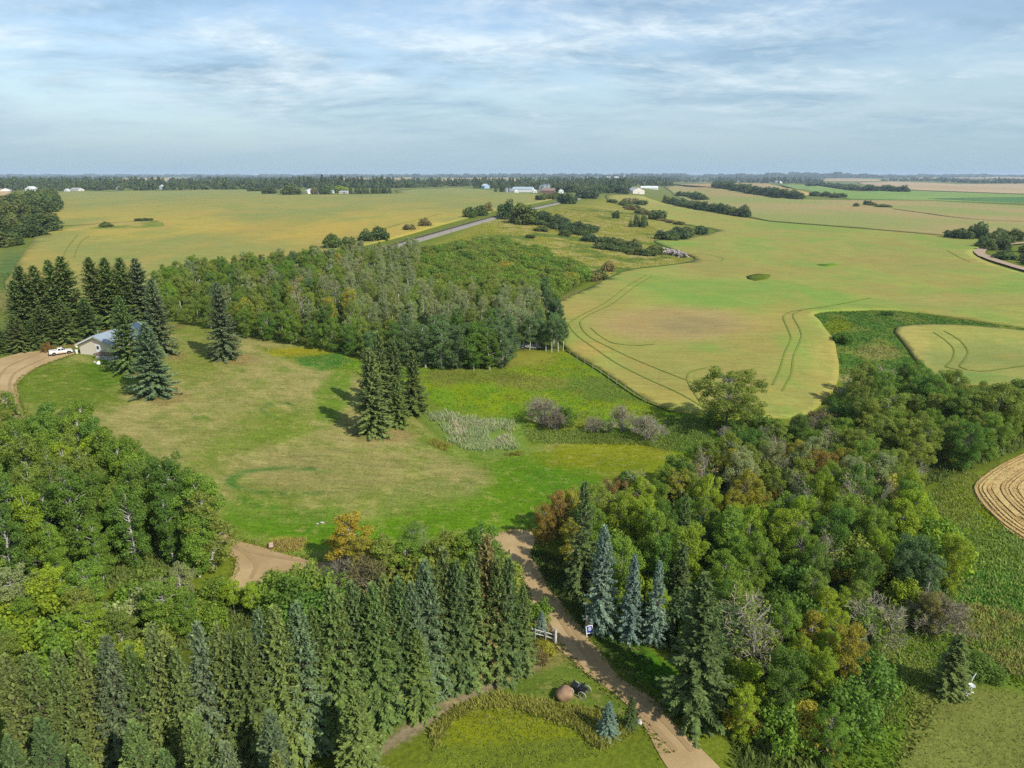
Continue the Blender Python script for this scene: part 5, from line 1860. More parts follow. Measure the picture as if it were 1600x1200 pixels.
# red-leaved bush by the yard
tree_top(72, 533, 2.4, BUSH[0], 'rust', 'willow_bush', 'dark red bush under the spruces behind the pickup', 'bush', 0.9, 3.0, None, LS)


# ---- bushes and tree bands farther off: one mesh each
def band(points, size, h, colours, label, group, name='hedge_bush', cat='bush', step=1.0, var=None, spread=1.0, conifer=False):
    P = plan(points)
    L = np.hypot(*np.diff(P, axis=0).T)
    tot = L.sum()
    n = max(1, int(tot / (size * 1.35 * step)))
    for i in range(n):
        s = (i + 0.5 + random.uniform(-0.3, 0.3)) / n * tot
        k = 0
        while k < len(L) - 1 and s > L[k]:
            s -= L[k]
            k += 1
        q = P[k] + (P[k + 1] - P[k]) * min(1, s / L[k])
        q = (q[0] + random.uniform(-1, 1) * size * 0.5 * spread, q[1] + random.uniform(-1, 1) * size * 0.9 * spread)
        c = random.choice(colours)
        hh = h * random.uniform(0.7, 1.2)
        if conifer:
            me, ref, rr = random.choice(FARS), 11.0, 2.4
        else:
            vi = random.randrange(3) if var is None else var
            me, ref, rr = FARB[vi], (4.9, 3.7, 7.0)[vi], 3.0
        w = size * random.uniform(0.45, 0.72) / rr * (1.0 if not conifer else 0.9)
        solo(name, me, pt(q), (w, w, hh / ref), c, label.replace('@', CW.get(c, 'dark green')), cat, group)


AD, AO, A_, AC = 'far_dark', 'far_olive', 'far_green', 'far_cool'
band([(385, 428), (440, 418), (500, 406), (545, 397)], 7, 5, [AD, AO, A_], '@ bush in the hedge along the lower edge of the left field', 'hedge under the left field')
band([(250, 442), (320, 438), (390, 428)], 7, 6, [AO, AD], '@ bush at the top of the wood beside the left field', 'bushes between wood and left field', spread=1.6)
for x, y, w, h, c, lab in [(520, 388, 11, 8, AD, 'large dark bush on the field edge left of the railway'), (545, 384, 8, 6, AO, 'smaller olive bush right of the large dark one'), (572, 378, 9, 8, AD, 'dark tree-like bush left of the pair by the railway'), (592, 376, 12, 8.5, AD, 'dark wide bush of the pair by the railway'),
                           (640, 360, 9, 5, 'brown', 'brown bush on the field edge beside the rails'), (664, 354, 9, 6.5, 'brown', 'dark brown bush with a pointed top beside the rails'), (735, 340, 13, 9, AD, 'dark bush at the left of the clump where the rails vanish'), (752, 337, 14, 9, AD, 'dark bush at the right of the clump where the rails vanish'),
                           (762, 331, 10, 10, 'brown', 'brownish bush at the top of the clump where the rails vanish'), (792, 342, 16, 17, AC, 'tall dark poplar left of the rails at the gap'), (820, 350, 22, 17, A_, 'tall green poplar right of the rails at the gap'), (808, 348, 12, 13, AO, 'olive poplar between two taller ones at the gap'),
                           (887, 318, 26, 15, AC, 'round dark tree close to the far end of the rails'), (918, 310, 34, 16, AC, 'round dark tree beyond the far end of the rails'), (845, 313, 16, 9, AO, 'bush left of the far rails, left one'), (858, 311.5, 20, 10, AO, 'bush left of the far rails, middle one'), (869, 310, 18, 9, AD, 'bush left of the far rails, right one'),
                           (962, 341, 9, 8, AD, 'single small bush on the hillside left of the spruce clump'), (985, 318, 26, 9, 'brown', 'oval brown-green bush on the hill field, left half'), (998, 320, 24, 8, AD, 'oval dark bush on the hill field, right half'),
                           (1040, 374, 15, 8, AC, 'cool green bush at the left of the field corner clump'), (1058, 373, 18, 9, AC, 'large cool green bush in the middle of the field corner clump'), (1072, 370, 15, 8, AO, 'olive bush in the field corner clump'), (1095, 366, 13, 7, AC, 'green bush at the right of the field corner clump'), (1050, 376, 12, 6, AD, 'dark bush in front of the field corner clump'),
                           (951, 424, 7, 5, 'brown', 'dark brown bush at the field edge below the hillside'), (924, 438, 9, 4, 'brown', 'low brown bush above the edge of the middle wood'), (935, 436, 8, 4, AO, 'low olive bush beside the brown one above the middle wood'),
                           (1500, 373, 14, 8, AD, 'dark low bush left of the tall tree on the right horizon line'), (1490, 372, 13, 7, AD, 'dark low bush at the left end of the trees by the farm track'), (1508, 374, 12, 8, AD, 'dark low bush right at the foot of the tall tree'),
                           (166, 356, 9, 4.5, AO, 'small bush in the rough island of the left field'), (219, 346, 8, 3, AD, 'small dark bush at the end of the rough island, left one'), (231, 345.5, 8, 3, AD, 'small dark bush at the end of the rough island, right one'),
                           (1338, 323, 10, 6, AD, 'dark bush on the line between the far fields, left one'), (1355, 320.5, 12, 9, AD, 'dark bush on the line between the far fields, tallest'), (1362, 321.5, 16, 6, AO, 'bush on the line between the far fields, middle'), (1380, 324, 24, 5, AO, 'low bush on the line between the far fields, right one')]:
    vi = 2 if h > w * 0.75 else random.randrange(2)
    q = at(x, y)
    solo('hedge_bush' if h < 9.5 else 'hedgerow_tree', FARB[vi], q, (w / 6.4, w / 6.4, h / (4.9, 3.7, 7.0)[vi]), c, lab, 'bush' if h < 9.5 else 'tree')
tree_far = [(1525, 372, 12, 13, AD, 'tall dark tree beside the farm track'), (1534, 374, 9, 12, AD, 'slim dark tree right of the tall one beside the farm track'), (1518, 373, 9, 10, AD, 'dark tree left of the tall one beside the farm track')]
for x, y, w, h, c, lab in tree_far:
    solo('hedgerow_tree', FARB[2], at(x, y), (w / 6.4, w / 6.4, h / 7.0), c, lab, 'tree')
band([(1552, 392), (1560, 378), (1572, 372), (1600, 378)], 9, 8, [AD, AO], '@ tree in the clump inside the bend of the farm track', 'clump inside the bend of the farm track', 'hedgerow_tree', 'tree', 0.6, 2)
band([(1560, 400), (1580, 405), (1600, 411), (1640, 420)], 8, 5, [AD, AO, A_], '@ bush inside the bend of the farm track', 'bushes inside the bend of the farm track', step=0.7, spread=1.8)
band([(1580, 392), (1620, 398)], 9, 6, [AD, AO], '@ bush deep inside the bend of the farm track', 'bushes deep inside the track bend', step=0.8, spread=1.8)
band([(836, 340), (860, 345), (885, 355), (905, 362), (925, 366)], 9, 6.5, [AC, AD], '@ bush in the upper band along the hillside', 'upper band on the hillside', step=0.6, spread=1.3)
band([(842, 350), (870, 357), (895, 364), (925, 371)], 8, 5, [AC, AD], '@ bush in the second row of the upper band on the hillside', 'second row of the upper hillside band', step=0.7, spread=1.3)
band([(845, 362), (870, 366), (882, 370)], 8, 4, ['brown', 'rust', AO], '@ low bush under the upper hillside band', 'low brown bushes on the hillside', step=0.8)
band([(818, 373), (845, 374)], 6, 3, ['brown', AO], '@ low bush on the slope above the middle wood', 'low bushes above the middle wood', step=0.8)
band([(905, 374), (930, 378), (960, 384), (990, 390), (1025, 396)], 8, 5.5, [AC, AD, AO], '@ bush in the lower band along the hillside', 'lower band on the hillside', step=0.55, spread=1.2)
band([(940, 386), (975, 392), (1020, 399)], 8, 4.5, [AO, AD], '@ bush in the second row of the lower hillside band', 'second row of the lower hillside band', step=0.7)
band([(985, 397), (1020, 402)], 6, 3.5, [AC, AO], '@ bush in front of the stone heap', 'bushes in front of the stone heap', step=0.8)
band([(952, 316), (975, 321), (1000, 332), (1015, 337)], 10, 6, [AD, AO, 'brown'], '@ bush in the thin row up the hillside', 'thin row up the hillside')
band([(1012, 341), (1030, 343)], 12, 10, [AD, AC], '@ tree at the foot of the thin row on the hillside', 'trees at the foot of the hillside row', step=0.6)
band([(1035, 344), (1065, 352)], 7, 3.5, [AO, 'brown'], '@ low bush along the inlet of the crop field', 'low bushes along the field inlet')
band([(984, 354), (1012, 355.5)], 6, 12, ['spruce_dark'], 'dark spruce in the planted clump on the hillside', 'spruce clump on the hillside', 'spruce_tree', 'spruce tree', 0.38, conifer=True, spread=0.8)
band([(986, 352), (1010, 353)], 6, 12, ['spruce_dark'], 'dark spruce in the back row of the planted clump on the hillside', 'back row of the hillside spruce clump', 'spruce_tree', 'spruce tree', 0.45, conifer=True, spread=0.8)
# band of trees between the two right fields
band([(1036, 317), (1060, 321), (1090, 326), (1130, 332), (1172, 340)], 12, 12, [AD, AO, AC], '@ tree in the long band between the right fields', 'long band between the right fields', 'hedgerow_tree', 'tree', 0.55, 2)
band([(1060, 306), (1080, 308), (1100, 313)], 14, 12, [AD, AO], '@ tree in the short upper band beside the bare knoll', 'short upper band beside the knoll', 'hedgerow_tree', 'tree', 0.55, 2)
band([(1115, 292), (1150, 296), (1190, 303), (1240, 311)], 24, 17, [AD, AC], '@ tree in the far band below the hill house', 'far band below the hill house', 'hedgerow_tree', 'tree', 0.5, 2)
band([(1272, 306), (1300, 308.5), (1330, 309)], 18, 10, [AD], '@ bush in the short far row in the green field', 'short far row in the green field', step=0.8)
band([(1270, 290), (1310, 294), (1350, 298), (1408, 300)], 34, 17, [AD, AC], '@ tree in the far band behind the green field', 'far band behind the green field', 'hedgerow_tree', 'tree', 0.5, 2)
# hedgerow trees at the far left
band([(-30, 386), (10, 384), (38, 378)], 12, 10, [AD, AD, AO], '@ tree at the near end of the left hedgerow', 'near end of the left hedgerow', 'hedgerow_tree', 'tree', 0.5, 2, 1.4)
band([(0, 375), (30, 366), (52, 352)], 14, 12, [AD, AO], '@ tree in the middle of the left hedgerow', 'middle of the left hedgerow', 'hedgerow_tree', 'tree', 0.5, 2, 1.2)
band([(40, 345), (56, 330), (64, 312)], 16, 16, [AD, AO], '@ tall tree at the far end of the left hedgerow', 'far end of the left hedgerow', 'hedgerow_tree', 'tree', 0.5, 2, 1.2)
band([(-40, 326), (0, 324), (22, 320)], 16, 15, [AD, AO], '@ tree in the crossing row behind the left hedgerow', 'crossing row behind the left hedgerow', 'hedgerow_tree', 'tree', 0.5, 2, 1.0)
# bushes of the yard in the far field
for x, y, w, h, c, lab in [(421, 303, 26, 13, AD, 'dark bush at the left end of the yard in the far field'), (455, 304.5, 34, 18, A_, 'round green tree over the white shed in the far field'), (491, 304, 14, 13, 'brown', 'round purple-brown bush in the yard in the far field'), (508, 303.5, 28, 17, AD, 'dark round tree right of the purple bush'), (530, 301, 36, 14, 'aspen_lime', 'bright lime bush in the yard in the far field'), (398, 299, 30, 8, AD, 'low dark bush left of the far yard')]:
    vi = 0
    solo('hedgerow_tree', FARB[vi], at(x, y), (w / 6.4, w / 6.4, h / 4.9), c, lab, 'tree')
band([(548, 303), (580, 302.5), (614, 302)], 8, 20, ['spruce_dark'], 'dark spruce in the shelter row at the end of the far yard', 'shelter row of spruces at the far yard', 'spruce_tree', 'spruce tree', 0.55, conifer=True)
band([(776, 300), (792, 300.5)], 8, 20, ['spruce_dark'], 'dark spruce left of the pair of small bins', 'spruces beside the small bins', 'spruce_tree', 'spruce tree', 0.6, conifer=True)
band([(870, 299.5), (900, 300.5), (940, 302), (985, 303)], 20, 17, [AD, AC, AO], '@ tree in front of the far farmyard', 'trees in front of the far farmyard', 'hedgerow_tree', 'tree', 0.6, 2)

# ------------------------------------------------------------------ far woods that read as one mass
def forest(name, bands, seed):
    """bands: (photo outline, count, tree height, crown width, share of conifers)"""
    rng = np.random.default_rng(seed)
    Q, T = [], []
    for poly, cnt, ht, wd, con in bands:
        poly = np.array(poly, float)
        lo, hi = poly.min(0), poly.max(0)
        px = rng.uniform(lo[0], hi[0], cnt * 3)
        py = rng.uniform(lo[1], hi[1], cnt * 3)
        k = inside(px, py, poly)
        px, py = px[k][:cnt], py[k][:cnt]
        g = cast(px, py)
        z = H(g[:, 0], g[:, 1])
        n = len(g)
        hh = ht * rng.uniform(0.4, 1.3, n) * (0.6 + 0.8 * vnoise(g[:, 0] / 130.0, g[:, 1] / 130.0))
        ww = wd * rng.uniform(0.6, 1.7, n)
        isc = rng.random(n) < con
        base_t = rng.random(n)
        for tier in range(7):
            for kq in range(7):
                a = rng.random(n) * 6.283
                f = (tier + rng.random(n)) / 7.0
                prof = np.where(isc, (1 - f) * 0.62 + 0.03, 0.55 * np.sin(np.pi * np.clip(0.2 + 0.75 * f, 0, 1)) ** 0.6)
                rad = ww * prof
                p = np.stack([g[:, 0] + np.cos(a) * rad * 0.7, g[:, 1] + np.sin(a) * rad * 0.7, z + hh * (0.08 + 0.9 * f)], 1)
                nrm = unit(np.stack([np.cos(a), np.sin(a), np.full(n, 0.55)], 1) + rng.normal(0, 0.4, (n, 3)))
                d = unit(np.cross(nrm, rng.normal(0, 1, (n, 3))))
                d[:, 2] = np.where(isc, -np.abs(d[:, 2]) - 0.3, d[:, 2])
                d = unit(d)
                s = np.maximum(hh * 0.24, rad * 0.9)
                Q.append(kites(p - d * (s * 0.5)[:, None], d, unit(np.cross(d, nrm)), s, s * 0.8))
                T.append(np.clip(base_t * 0.6 + rng.random(n) * 0.4 - 0.12 * isc, 0, 1))
        # dark stems' side: a low skirt so that no sky shows under the crowns
    me = leaf_mesh(name, np.vstack(Q), M['broad_leaf'], rng, np.concatenate(T))
    o = mesh_obj(name, me)
    o['kind'] = 'stuff'
    return o


f1 = forest('far_woodland', [
    ([(-60, 289), (90, 287), (300, 286), (300, 297.2), (60, 298.5), (-60, 296)], 620, 17, 12, 0.35),
    ([(300, 287), (620, 285), (620, 294), (400, 296), (300, 297.0)], 720, 17, 12, 0.5),
    ([(500, 286), (612, 286), (612, 294), (500, 294)], 160, 20, 12, 0.8),
    ([(620, 286), (745, 285), (745, 291), (690, 292), (620, 294)], 260, 16, 12, 0.6),
    ([(740, 287), (985, 286), (985, 296), (880, 297), (742, 294)], 480, 17, 12, 0.5),
    ([(860, 281), (1240, 279), (1240, 284), (1050, 285), (860, 286)], 520, 20, 18, 0.5),
    ([(985, 286), (1050, 286), (1050, 291), (985, 291)], 70, 14, 12, 0.4),
], 201)
f1.color = (0.085, 0.125, 0.045, 1)
f2 = forest('distant_woodland', [
    ([(-100, 274.2), (1700, 273.0), (1700, 276.0), (-100, 276.6)], 1900, 28, 80, 0.3),
    ([(900, 267), (1300, 266), (1400, 272), (1400, 276), (900, 276)], 900, 21, 60, 0.4),
    ([(-60, 276.5), (300, 276), (150, 281), (-60, 283)], 420, 19, 22, 0.4),
    ([(300, 276), (900, 275.6), (900, 278.4), (700, 278.3), (300, 280.5)], 620, 18, 24, 0.4),
    ([(-60, 283), (150, 282), (300, 284), (300, 287), (-60, 289)], 360, 17, 16, 0.4),
    ([(340, 281), (525, 281), (525, 285), (340, 286)], 300, 17, 16, 0.4),
    ([(850, 275.5), (1300, 274), (1300, 279), (1240, 280), (850, 279.5)], 620, 20, 26, 0.4),
    ([(1270, 276.5), (1700, 275.8), (1700, 277), (1270, 278.8)], 400, 16, 26, 0.3),
    ([(1380, 281), (1480, 281), (1700, 280), (1700, 285), (1600, 287), (1520, 286.5), (1450, 283.5), (1380, 283)], 420, 16, 18, 0.3),
    ([(1130, 281), (1285, 281), (1285, 287), (1240, 287.5), (1130, 285)], 200, 20, 16, 0.4),
], 202)
f2.color = (0.070, 0.105, 0.050, 1)


# ------------------------------------------------------------------ grasses and weeds nobody could count
def tufts(name, poly_px, count, h, colour, seed, blades=4, width=0.10, spread=0.25, lean=0.35, clump=0.0, soft=0.0, dz=0.0):
    rng = np.random.default_rng(seed)
    P = plan(poly_px)
    lo, hi = P.min(0), P.max(0)
    x = rng.uniform(lo[0], hi[0], count * 4)
    y = rng.uniform(lo[1], hi[1], count * 4)
    k = inside(x, y, P)
    if clump:
        k &= fbm(x / 3.2 + seed, y / 3.2, 3) > clump
    if soft:                                     # a ragged margin
        e = seg_dist(x, y, [tuple(q) for q in P] + [tuple(P[0])])
        k &= rng.random(len(x)) < np.clip(e / soft - 0.25 + 0.7 * (fbm(x / 2.5, y / 2.5, 2) - 0.5), 0, 1)
    x, y = x[k][:count], y[k][:count]
    n = len(x)
    x, y = np.repeat(x, blades), np.repeat(y, blades)
    m = len(x)
    hb = np.repeat(h * rng.uniform(0.6, 1.3, n) * (0.65 + 0.7 * fbm(x[::blades] / 4.0, y[::blades] / 4.0, 2)), blades)
    x = x + rng.normal(0, spread, m)
    y = y + rng.normal(0, spread, m)
    z = H(x, y) + dz
    # the whole stand leans with the wind, patch by patch
    wl = vnoise(x / 9.0, y / 9.0) * 6.283
    d = unit(np.stack([rng.normal(0, lean, m) + 0.3 * np.cos(wl), rng.normal(0, lean, m) + 0.3 * np.sin(wl), np.ones(m)], 1))
    sdv = unit(np.cross(d, rng.normal(0, 1, (m, 3))))
    hb = hb * rng.uniform(0.7, 1.15, m)
    q = kites(np.stack([x, y, z - 0.05], 1), d, sdv, hb, np.full(m, width) * rng.uniform(0.7, 1.4, m))
    t = np.clip(np.repeat(rng.random(n), blades) * 0.7 + rng.random(m) * 0.3, 0, 1)
    o = mesh_obj(name, leaf_mesh(name, q, M['grass_blade'], rng, t))
    o.color = (*colour, 1)
    o['kind'] = 'stuff'
    return o


REED = [(658, 650), (700, 646), (760, 655), (815, 662), (812, 700), (770, 707), (720, 700), (690, 688)]
tufts('reeds', [(650, 642), (700, 640), (765, 652), (822, 660), (818, 704), (770, 711), (716, 704), (684, 690)], 3600, 0.85, (0.33, 0.41, 0.21), 301, 4, 0.13, clump=0.42, soft=4.5)
tufts('reeds', REED, 700, 1.0, (0.46, 0.45, 0.33), 302, 3, 0.13, clump=0.52, soft=3.0)
tufts('goldenrod', [(640, 655), (690, 692), (760, 710), (815, 706), (815, 712), (750, 716), (680, 700), (636, 665)], 700, 0.6, (0.26, 0.25, 0.05), 303, 4, 0.12, clump=0.5)
tufts('goldenrod', [(660, 580), (880, 560), (1000, 622), (1060, 660), (900, 672), (700, 648)], 800, 0.4, (0.28, 0.29, 0.06), 304, 3, 0.14, clump=0.52)
tufts('meadow_grass', [(405, 545), (560, 562), (660, 580), (790, 580), (880, 553), (1000, 625), (1060, 655), (900, 682), (800, 680), (700, 640)], 2500, 0.3, (0.30, 0.34, 0.08), 305, 3, 0.13)
tufts('meadow_grass', [(820, 672), (900, 672), (1000, 682), (1060, 690), (1050, 705), (1000, 694), (900, 694), (830, 692)], 2000, 0.45, (0.22, 0.30, 0.07), 306, 4, 0.14)
tufts('meadow_grass', [(1040, 650), (1100, 655), (1120, 700), (1060, 706), (1030, 670)], 1600, 0.5, (0.18, 0.27, 0.06), 307, 4, 0.14)
tufts('long_grass', [(1470, 870), (1520, 800), (1570, 830), (1640, 862), (1720, 900), (1720, 1100), (1600, 1070), (1540, 1040), (1500, 985), (1490, 940)], 2200, 0.55, (0.27, 0.375, 0.10), 308, 5, 0.13, lean=0.5)
tufts('long_grass', [(1480, 940), (1600, 960), (1700, 990), (1700, 1080), (1560, 1050), (1500, 1000)], 1100, 0.6, (0.36, 0.36, 0.12), 309, 4, 0.12, clump=0.52, lean=0.5)
tufts('long_grass', [(1400, 985), (1470, 990), (1500, 1060), (1430, 1080), (1400, 1130), (1330, 1140), (1345, 1050)], 2200, 0.4, (0.28, 0.36, 0.09), 310, 4, 0.12, lean=0.5)
tufts('long_grass', [(1480, 745), (1530, 740), (1520, 765), (1535, 790), (1500, 830), (1460, 840), (1440, 800)], 1500, 0.4, (0.28, 0.33, 0.09), 311, 4, 0.12)
tufts('weeds', [(672, 1140), (712, 1104), (768, 1086), (850, 1095), (960, 1118), (985, 1145), (940, 1175), (900, 1140), (800, 1105), (736, 1110), (700, 1132), (676, 1175)], 1900, 0.55, (0.36, 0.38, 0.10), 312, 5, 0.08, 0.16)
tufts('weeds', [(670, 1140), (730, 1110), (800, 1108), (900, 1142), (940, 1180), (800, 1215), (660, 1190)], 1200, 0.22, (0.25, 0.33, 0.08), 313, 4, 0.07, 0.12)
tufts('weeds', [(830, 862), (872, 930), (915, 985), (945, 995), (900, 930), (860, 870)], 1600, 0.7, (0.11, 0.17, 0.045), 314, 5, 0.14)
tufts('weeds', [(800, 1045), (822, 1012), (850, 1000), (868, 1012), (850, 1030), (815, 1040)], 420, 0.55, (0.19, 0.19, 0.04), 315, 5, 0.10)
tufts('straw_grass', [(424, 848), (445, 842), (478, 842), (474, 858), (440, 862)], 260, 0.5, (0.42, 0.36, 0.13), 317, 5, 0.09)
tufts('undergrowth', [(-60, 1000), (0, 965), (110, 930), (250, 908), (334, 885), (330, 840), (250, 800), (60, 725), (-60, 745)], 6000, 0.7, (0.16, 0.22, 0.06), 318, 4, 0.2)
tufts('undergrowth', WOOD_RIGHT, 9000, 0.8, (0.16, 0.22, 0.06), 319, 4, 0.2)
tufts('undergrowth', WOOD_MID, 12000, 0.9, (0.16, 0.22, 0.06), 320, 4, 0.3)
tufts('undergrowth', WOOD_CREEK, 5000, 0.9, (0.16, 0.22, 0.06), 321, 4, 0.25)
tufts('undergrowth', BELT_LEFT, 5000, 0.7, (0.16, 0.22, 0.06), 322, 4, 0.16)
tufts('verge_grass', [(915, 992), (960, 1040), (1040, 1112), (1100, 1140), (1090, 1110), (1000, 1010), (950, 985)], 1200, 0.22, (0.10, 0.15, 0.04), 323, 4, 0.07, 0.12)


def turf(name, outline, per_m2, most, h, wd, seed, colour=None, dz=0.0, far=400.0, blades=2, lean=2.2, fade=False, gain=1.12):
    """short blades all over an outline, each in the ground's own colour at its foot"""
    rng = np.random.default_rng(seed)
    P = plan(outline)
    lo, hi = P.min(0), P.max(0)
    hi[1] = min(hi[1], far)
    n = int(min(most * 3, per_m2 * (hi[0] - lo[0]) * (hi[1] - lo[1])))
    x = rng.uniform(lo[0], hi[0], n)
    y = rng.uniform(lo[1], hi[1], n)
    k = inside(x, y, P)
    if fade:                                     # thins out where single heads can no longer be told apart
        k &= rng.random(n) < np.clip((far - np.hypot(x, y)) / (far * 0.55), 0, 1)
    x, y = np.repeat(x[k][:most], blades), np.repeat(y[k][:most], blades)
    m = len(x)
    x = x + rng.normal(0, 0.15, m)
    y = y + rng.normal(0, 0.15, m)
    z = H(x, y)
    if colour is None:
        c = paint(x, y, z)
    else:
        u, v = to_px(x, y, z)
        c = colour(x, y, u, v)
    c = c * gain * rng.uniform(0.75, 1.3, m)[:, None]
    c = c * (1 + rng.normal(0, 0.07, (m, 3)))
    d = unit(np.stack([rng.normal(0, lean, m), rng.normal(0, lean, m), np.ones(m)], 1))
    sdv = unit(np.cross(d, rng.normal(0, 1, (m, 3))))
    q = kites(np.stack([x, y, z + dz - 0.02], 1), d, sdv, h * rng.uniform(0.5, 1.4, m), wd * rng.uniform(0.6, 1.5, m))
    me = np_mesh(name, q, np.arange(m * 4).reshape(-1, 4), 4, M['turf'], col=np.repeat(np.maximum(c, 0.004), 4, 0))
    o = mesh_obj(name, me)
    o['kind'] = 'stuff'
    return o


turf('lawn_grass', LAWN, 7.0, 60000, 0.15, 0.15, 401)


def edge_turf(name, line, half, per_m, h, seed, gain=1.1):
    """ragged grass creeping over the edge of the gravel"""
    rng = np.random.default_rng(seed)
    C = smooth_loop(plan(line), False, 2.0)
    L_e = np.concatenate([[0], np.cumsum(np.hypot(*np.diff(C, axis=0).T))])
    n = int(L_e[-1] * per_m)
    t = rng.uniform(0, L_e[-1], n)
    x = np.interp(t, L_e, C[:, 0]) + rng.normal(0, half, n)
    y = np.interp(t, L_e, C[:, 1]) + rng.normal(0, half, n)
    z = H(x, y)
    c = np.tile(alb(122, 136, 62), (n, 1)) * gain * rng.uniform(0.7, 1.3, n)[:, None]
    dry_ = rng.random(n) < 0.3
    c[dry_] = alb(178, 164, 104) * rng.uniform(0.8, 1.2, dry_.sum())[:, None]
    d = unit(np.stack([rng.normal(0, 1.2, n), rng.normal(0, 1.2, n), np.ones(n)], 1))
    q = kites(np.stack([x, y, z + 0.05], 1), d, unit(np.cross(d, rng.normal(0, 1, (n, 3)))), h * rng.uniform(0.5, 1.5, n), h * 0.8 * rng.uniform(0.5, 1.4, n))
    o = mesh_obj(name, np_mesh(name, q, np.arange(n * 4).reshape(-1, 4), 4, M['turf'], col=np.repeat(c, 4, 0)))
    o['kind'] = 'stuff'


for k_, ln_ in enumerate(([(1042, 1180), (1004, 1132), (970, 1096), (913, 1050), (874, 1010), (850, 980), (831, 948), (814, 898), (800, 880)], [(1087, 1160), (1061, 1133), (1027, 1105), (970, 1055), (940, 1020), (913, 990), (890, 960), (871, 936), (852, 908), (838, 885)],
                          [(345, 830), (370, 842), (430, 859), (470, 870), (515, 878), (560, 876), (700, 852), (760, 837), (831, 828)], [(52, 664), (40, 648), (27, 620), (25, 602), (36, 588), (60, 574), (86, 564), (118, 553)], [(335, 850), (352, 862), (368, 876), (366, 896), (352, 925)])):
    edge_turf('verge_grass', ln_, 0.28, 22, 0.22, 420 + k_)
turf('lawn_grass', LOWER_LAWN, 14.0, 12000, 0.10, 0.10, 402)
turf('hill_grass', [(640, 400), (760, 350), (900, 322), (1000, 335), (1080, 404), (960, 432), (900, 422), (800, 374), (720, 378)], 0.8, 26000, 0.4, 0.6, 403, far=900.0, gain=1.45)
turf('meadow_grass', [(-80, 600), (-80, 430), (50, 425), (40, 470), (70, 520), (0, 550)], 1.2, 9000, 0.4, 0.4, 404)
turf('gully_grass', [(1262, 492), (1300, 486), (1400, 485), (1480, 495), (1610, 512), (1680, 524), (1500, 509), (1425, 508), (1400, 515), (1425, 555), (1455, 592), (1440, 615), (1320, 620), (1310, 560)], 3.0, 26000, 0.35, 0.3, 405, lean=1.2, gain=1.25)
turf('long_grass', [(1480, 740), (1530, 790), (1570, 825), (1700, 880), (1760, 1130), (1600, 1075), (1500, 1060), (1400, 1215), (1310, 1215), (1345, 1060), (1400, 985), (1480, 990), (1500, 940), (1470, 860), (1440, 800)], 10.0, 34000, 0.4, 0.2, 406, lean=1.6, gain=1.5)
turf('yard_grass', [(1430, 1075), (1500, 1065), (1620, 1085), (1700, 1215), (1380, 1215)], 14.0, 9000, 0.12, 0.12, 408)
turf('straw_litter', [(1519, 764), (1532, 748), (1560, 729), (1610, 706), (1700, 690), (1700, 890), (1600, 845), (1562, 818), (1532, 788)], 7.0, 9000, 0.35, 0.10, 409, stubble_rows, 0.2, lean=2.5, gain=1.1)
turf('meadow_grass', [(405, 545), (560, 562), (660, 580), (790, 580), (880, 553), (1000, 625), (1060, 655), (1100, 690), (1050, 708), (900, 690), (800, 680), (700, 640)], 5.0, 34000, 0.22, 0.2, 407, lean=1.8, gain=1.3)

# ------------------------------------------------------------------ paints and plain materials
WHITE = simple('white_paint', (0.66, 0.66, 0.63), 0.5, 0, 6, 0.06)
STUCCO = simple('cream_stucco', (0.55, 0.49, 0.39), 0.9, 0, 3.0, 0.06, 0.2)
STUCCO_LOW = simple('weathered_concrete', (0.42, 0.40, 0.36), 0.9, 0, 2.0, 0.2, 0.2)
ROOF = simple('grey_blue_metal', (0.30, 0.35, 0.40), 0.5, 0.2, 1.4, 0.12)
WOOD_GREY = simple('weathered_wood', (0.30, 0.27, 0.24), 0.85, 0, 3.0, 0.25)
WOOD_BROWN = simple('brown_wood', (0.17, 0.115, 0.075), 0.8, 0, 3.0, 0.25)
STONE = simple('pale_stone', (0.42, 0.40, 0.36), 0.9, 0, 1.6, 0.3, 0.5)
BLUE_DOOR = simple('blue_paint', (0.045, 0.075, 0.15), 0.5)
DARK = simple('black_rubber', (0.018, 0.018, 0.019), 0.7)
BLACK = simple('black_paint', (0.016, 0.017, 0.018), 0.35)
GLASS = simple('dark_glass', (0.02, 0.025, 0.03), 0.08, 0, spec=0.6)
STEEL = simple('galvanised_steel', (0.45, 0.47, 0.49), 0.42, 0.7, 2.0, 0.12)
CHROME = simple('bright_metal', (0.6, 0.6, 0.6), 0.25, 0.9)
RED = simple('red_lens', (0.30, 0.02, 0.02), 0.3)
TRUCK = simple('white_lacquer', (0.70, 0.69, 0.66), 0.28, 0, 3.0, 0.06, spec=0.5)
TRUCK_LOW = simple('dusty_lacquer', (0.52, 0.43, 0.32), 0.6, 0, 3.0, 0.2)
GATE_STEEL = simple('dark_steel', (0.05, 0.05, 0.05), 0.5, 0.4)


# ------------------------------------------------------------------ the house on the rise
def gable_house(name, loc, rz, W, L, wall_h, rise, wall_m, roof_m, label, cat, over=0.45, group=None, details=None):
    o = empty(name, loc, rz, label, cat, group)
    b = BM()
    b.prism([(-W / 2, -0.6), (W / 2, -0.6), (W / 2, wall_h), (0, wall_h + rise), (-W / 2, wall_h)], 0, L)
    b.build('wall', wall_m, o)
    sl = math.atan2(rise, W / 2)
    hl = math.hypot(W / 2, rise) + over
    b = BM()
    for sg in (-1, 1):
        t = 0.14
        ex, ez = sg * (W / 2 + over * math.cos(sl)), wall_h - over * math.sin(sl) + 0.01
        b.prism([(0, wall_h + rise + 0.012), (ex, ez), (ex, ez + t), (0, wall_h + rise + 0.012 + t * 1.1)], -over, L + over)
    b.build('roof', roof_m, o)
    return o


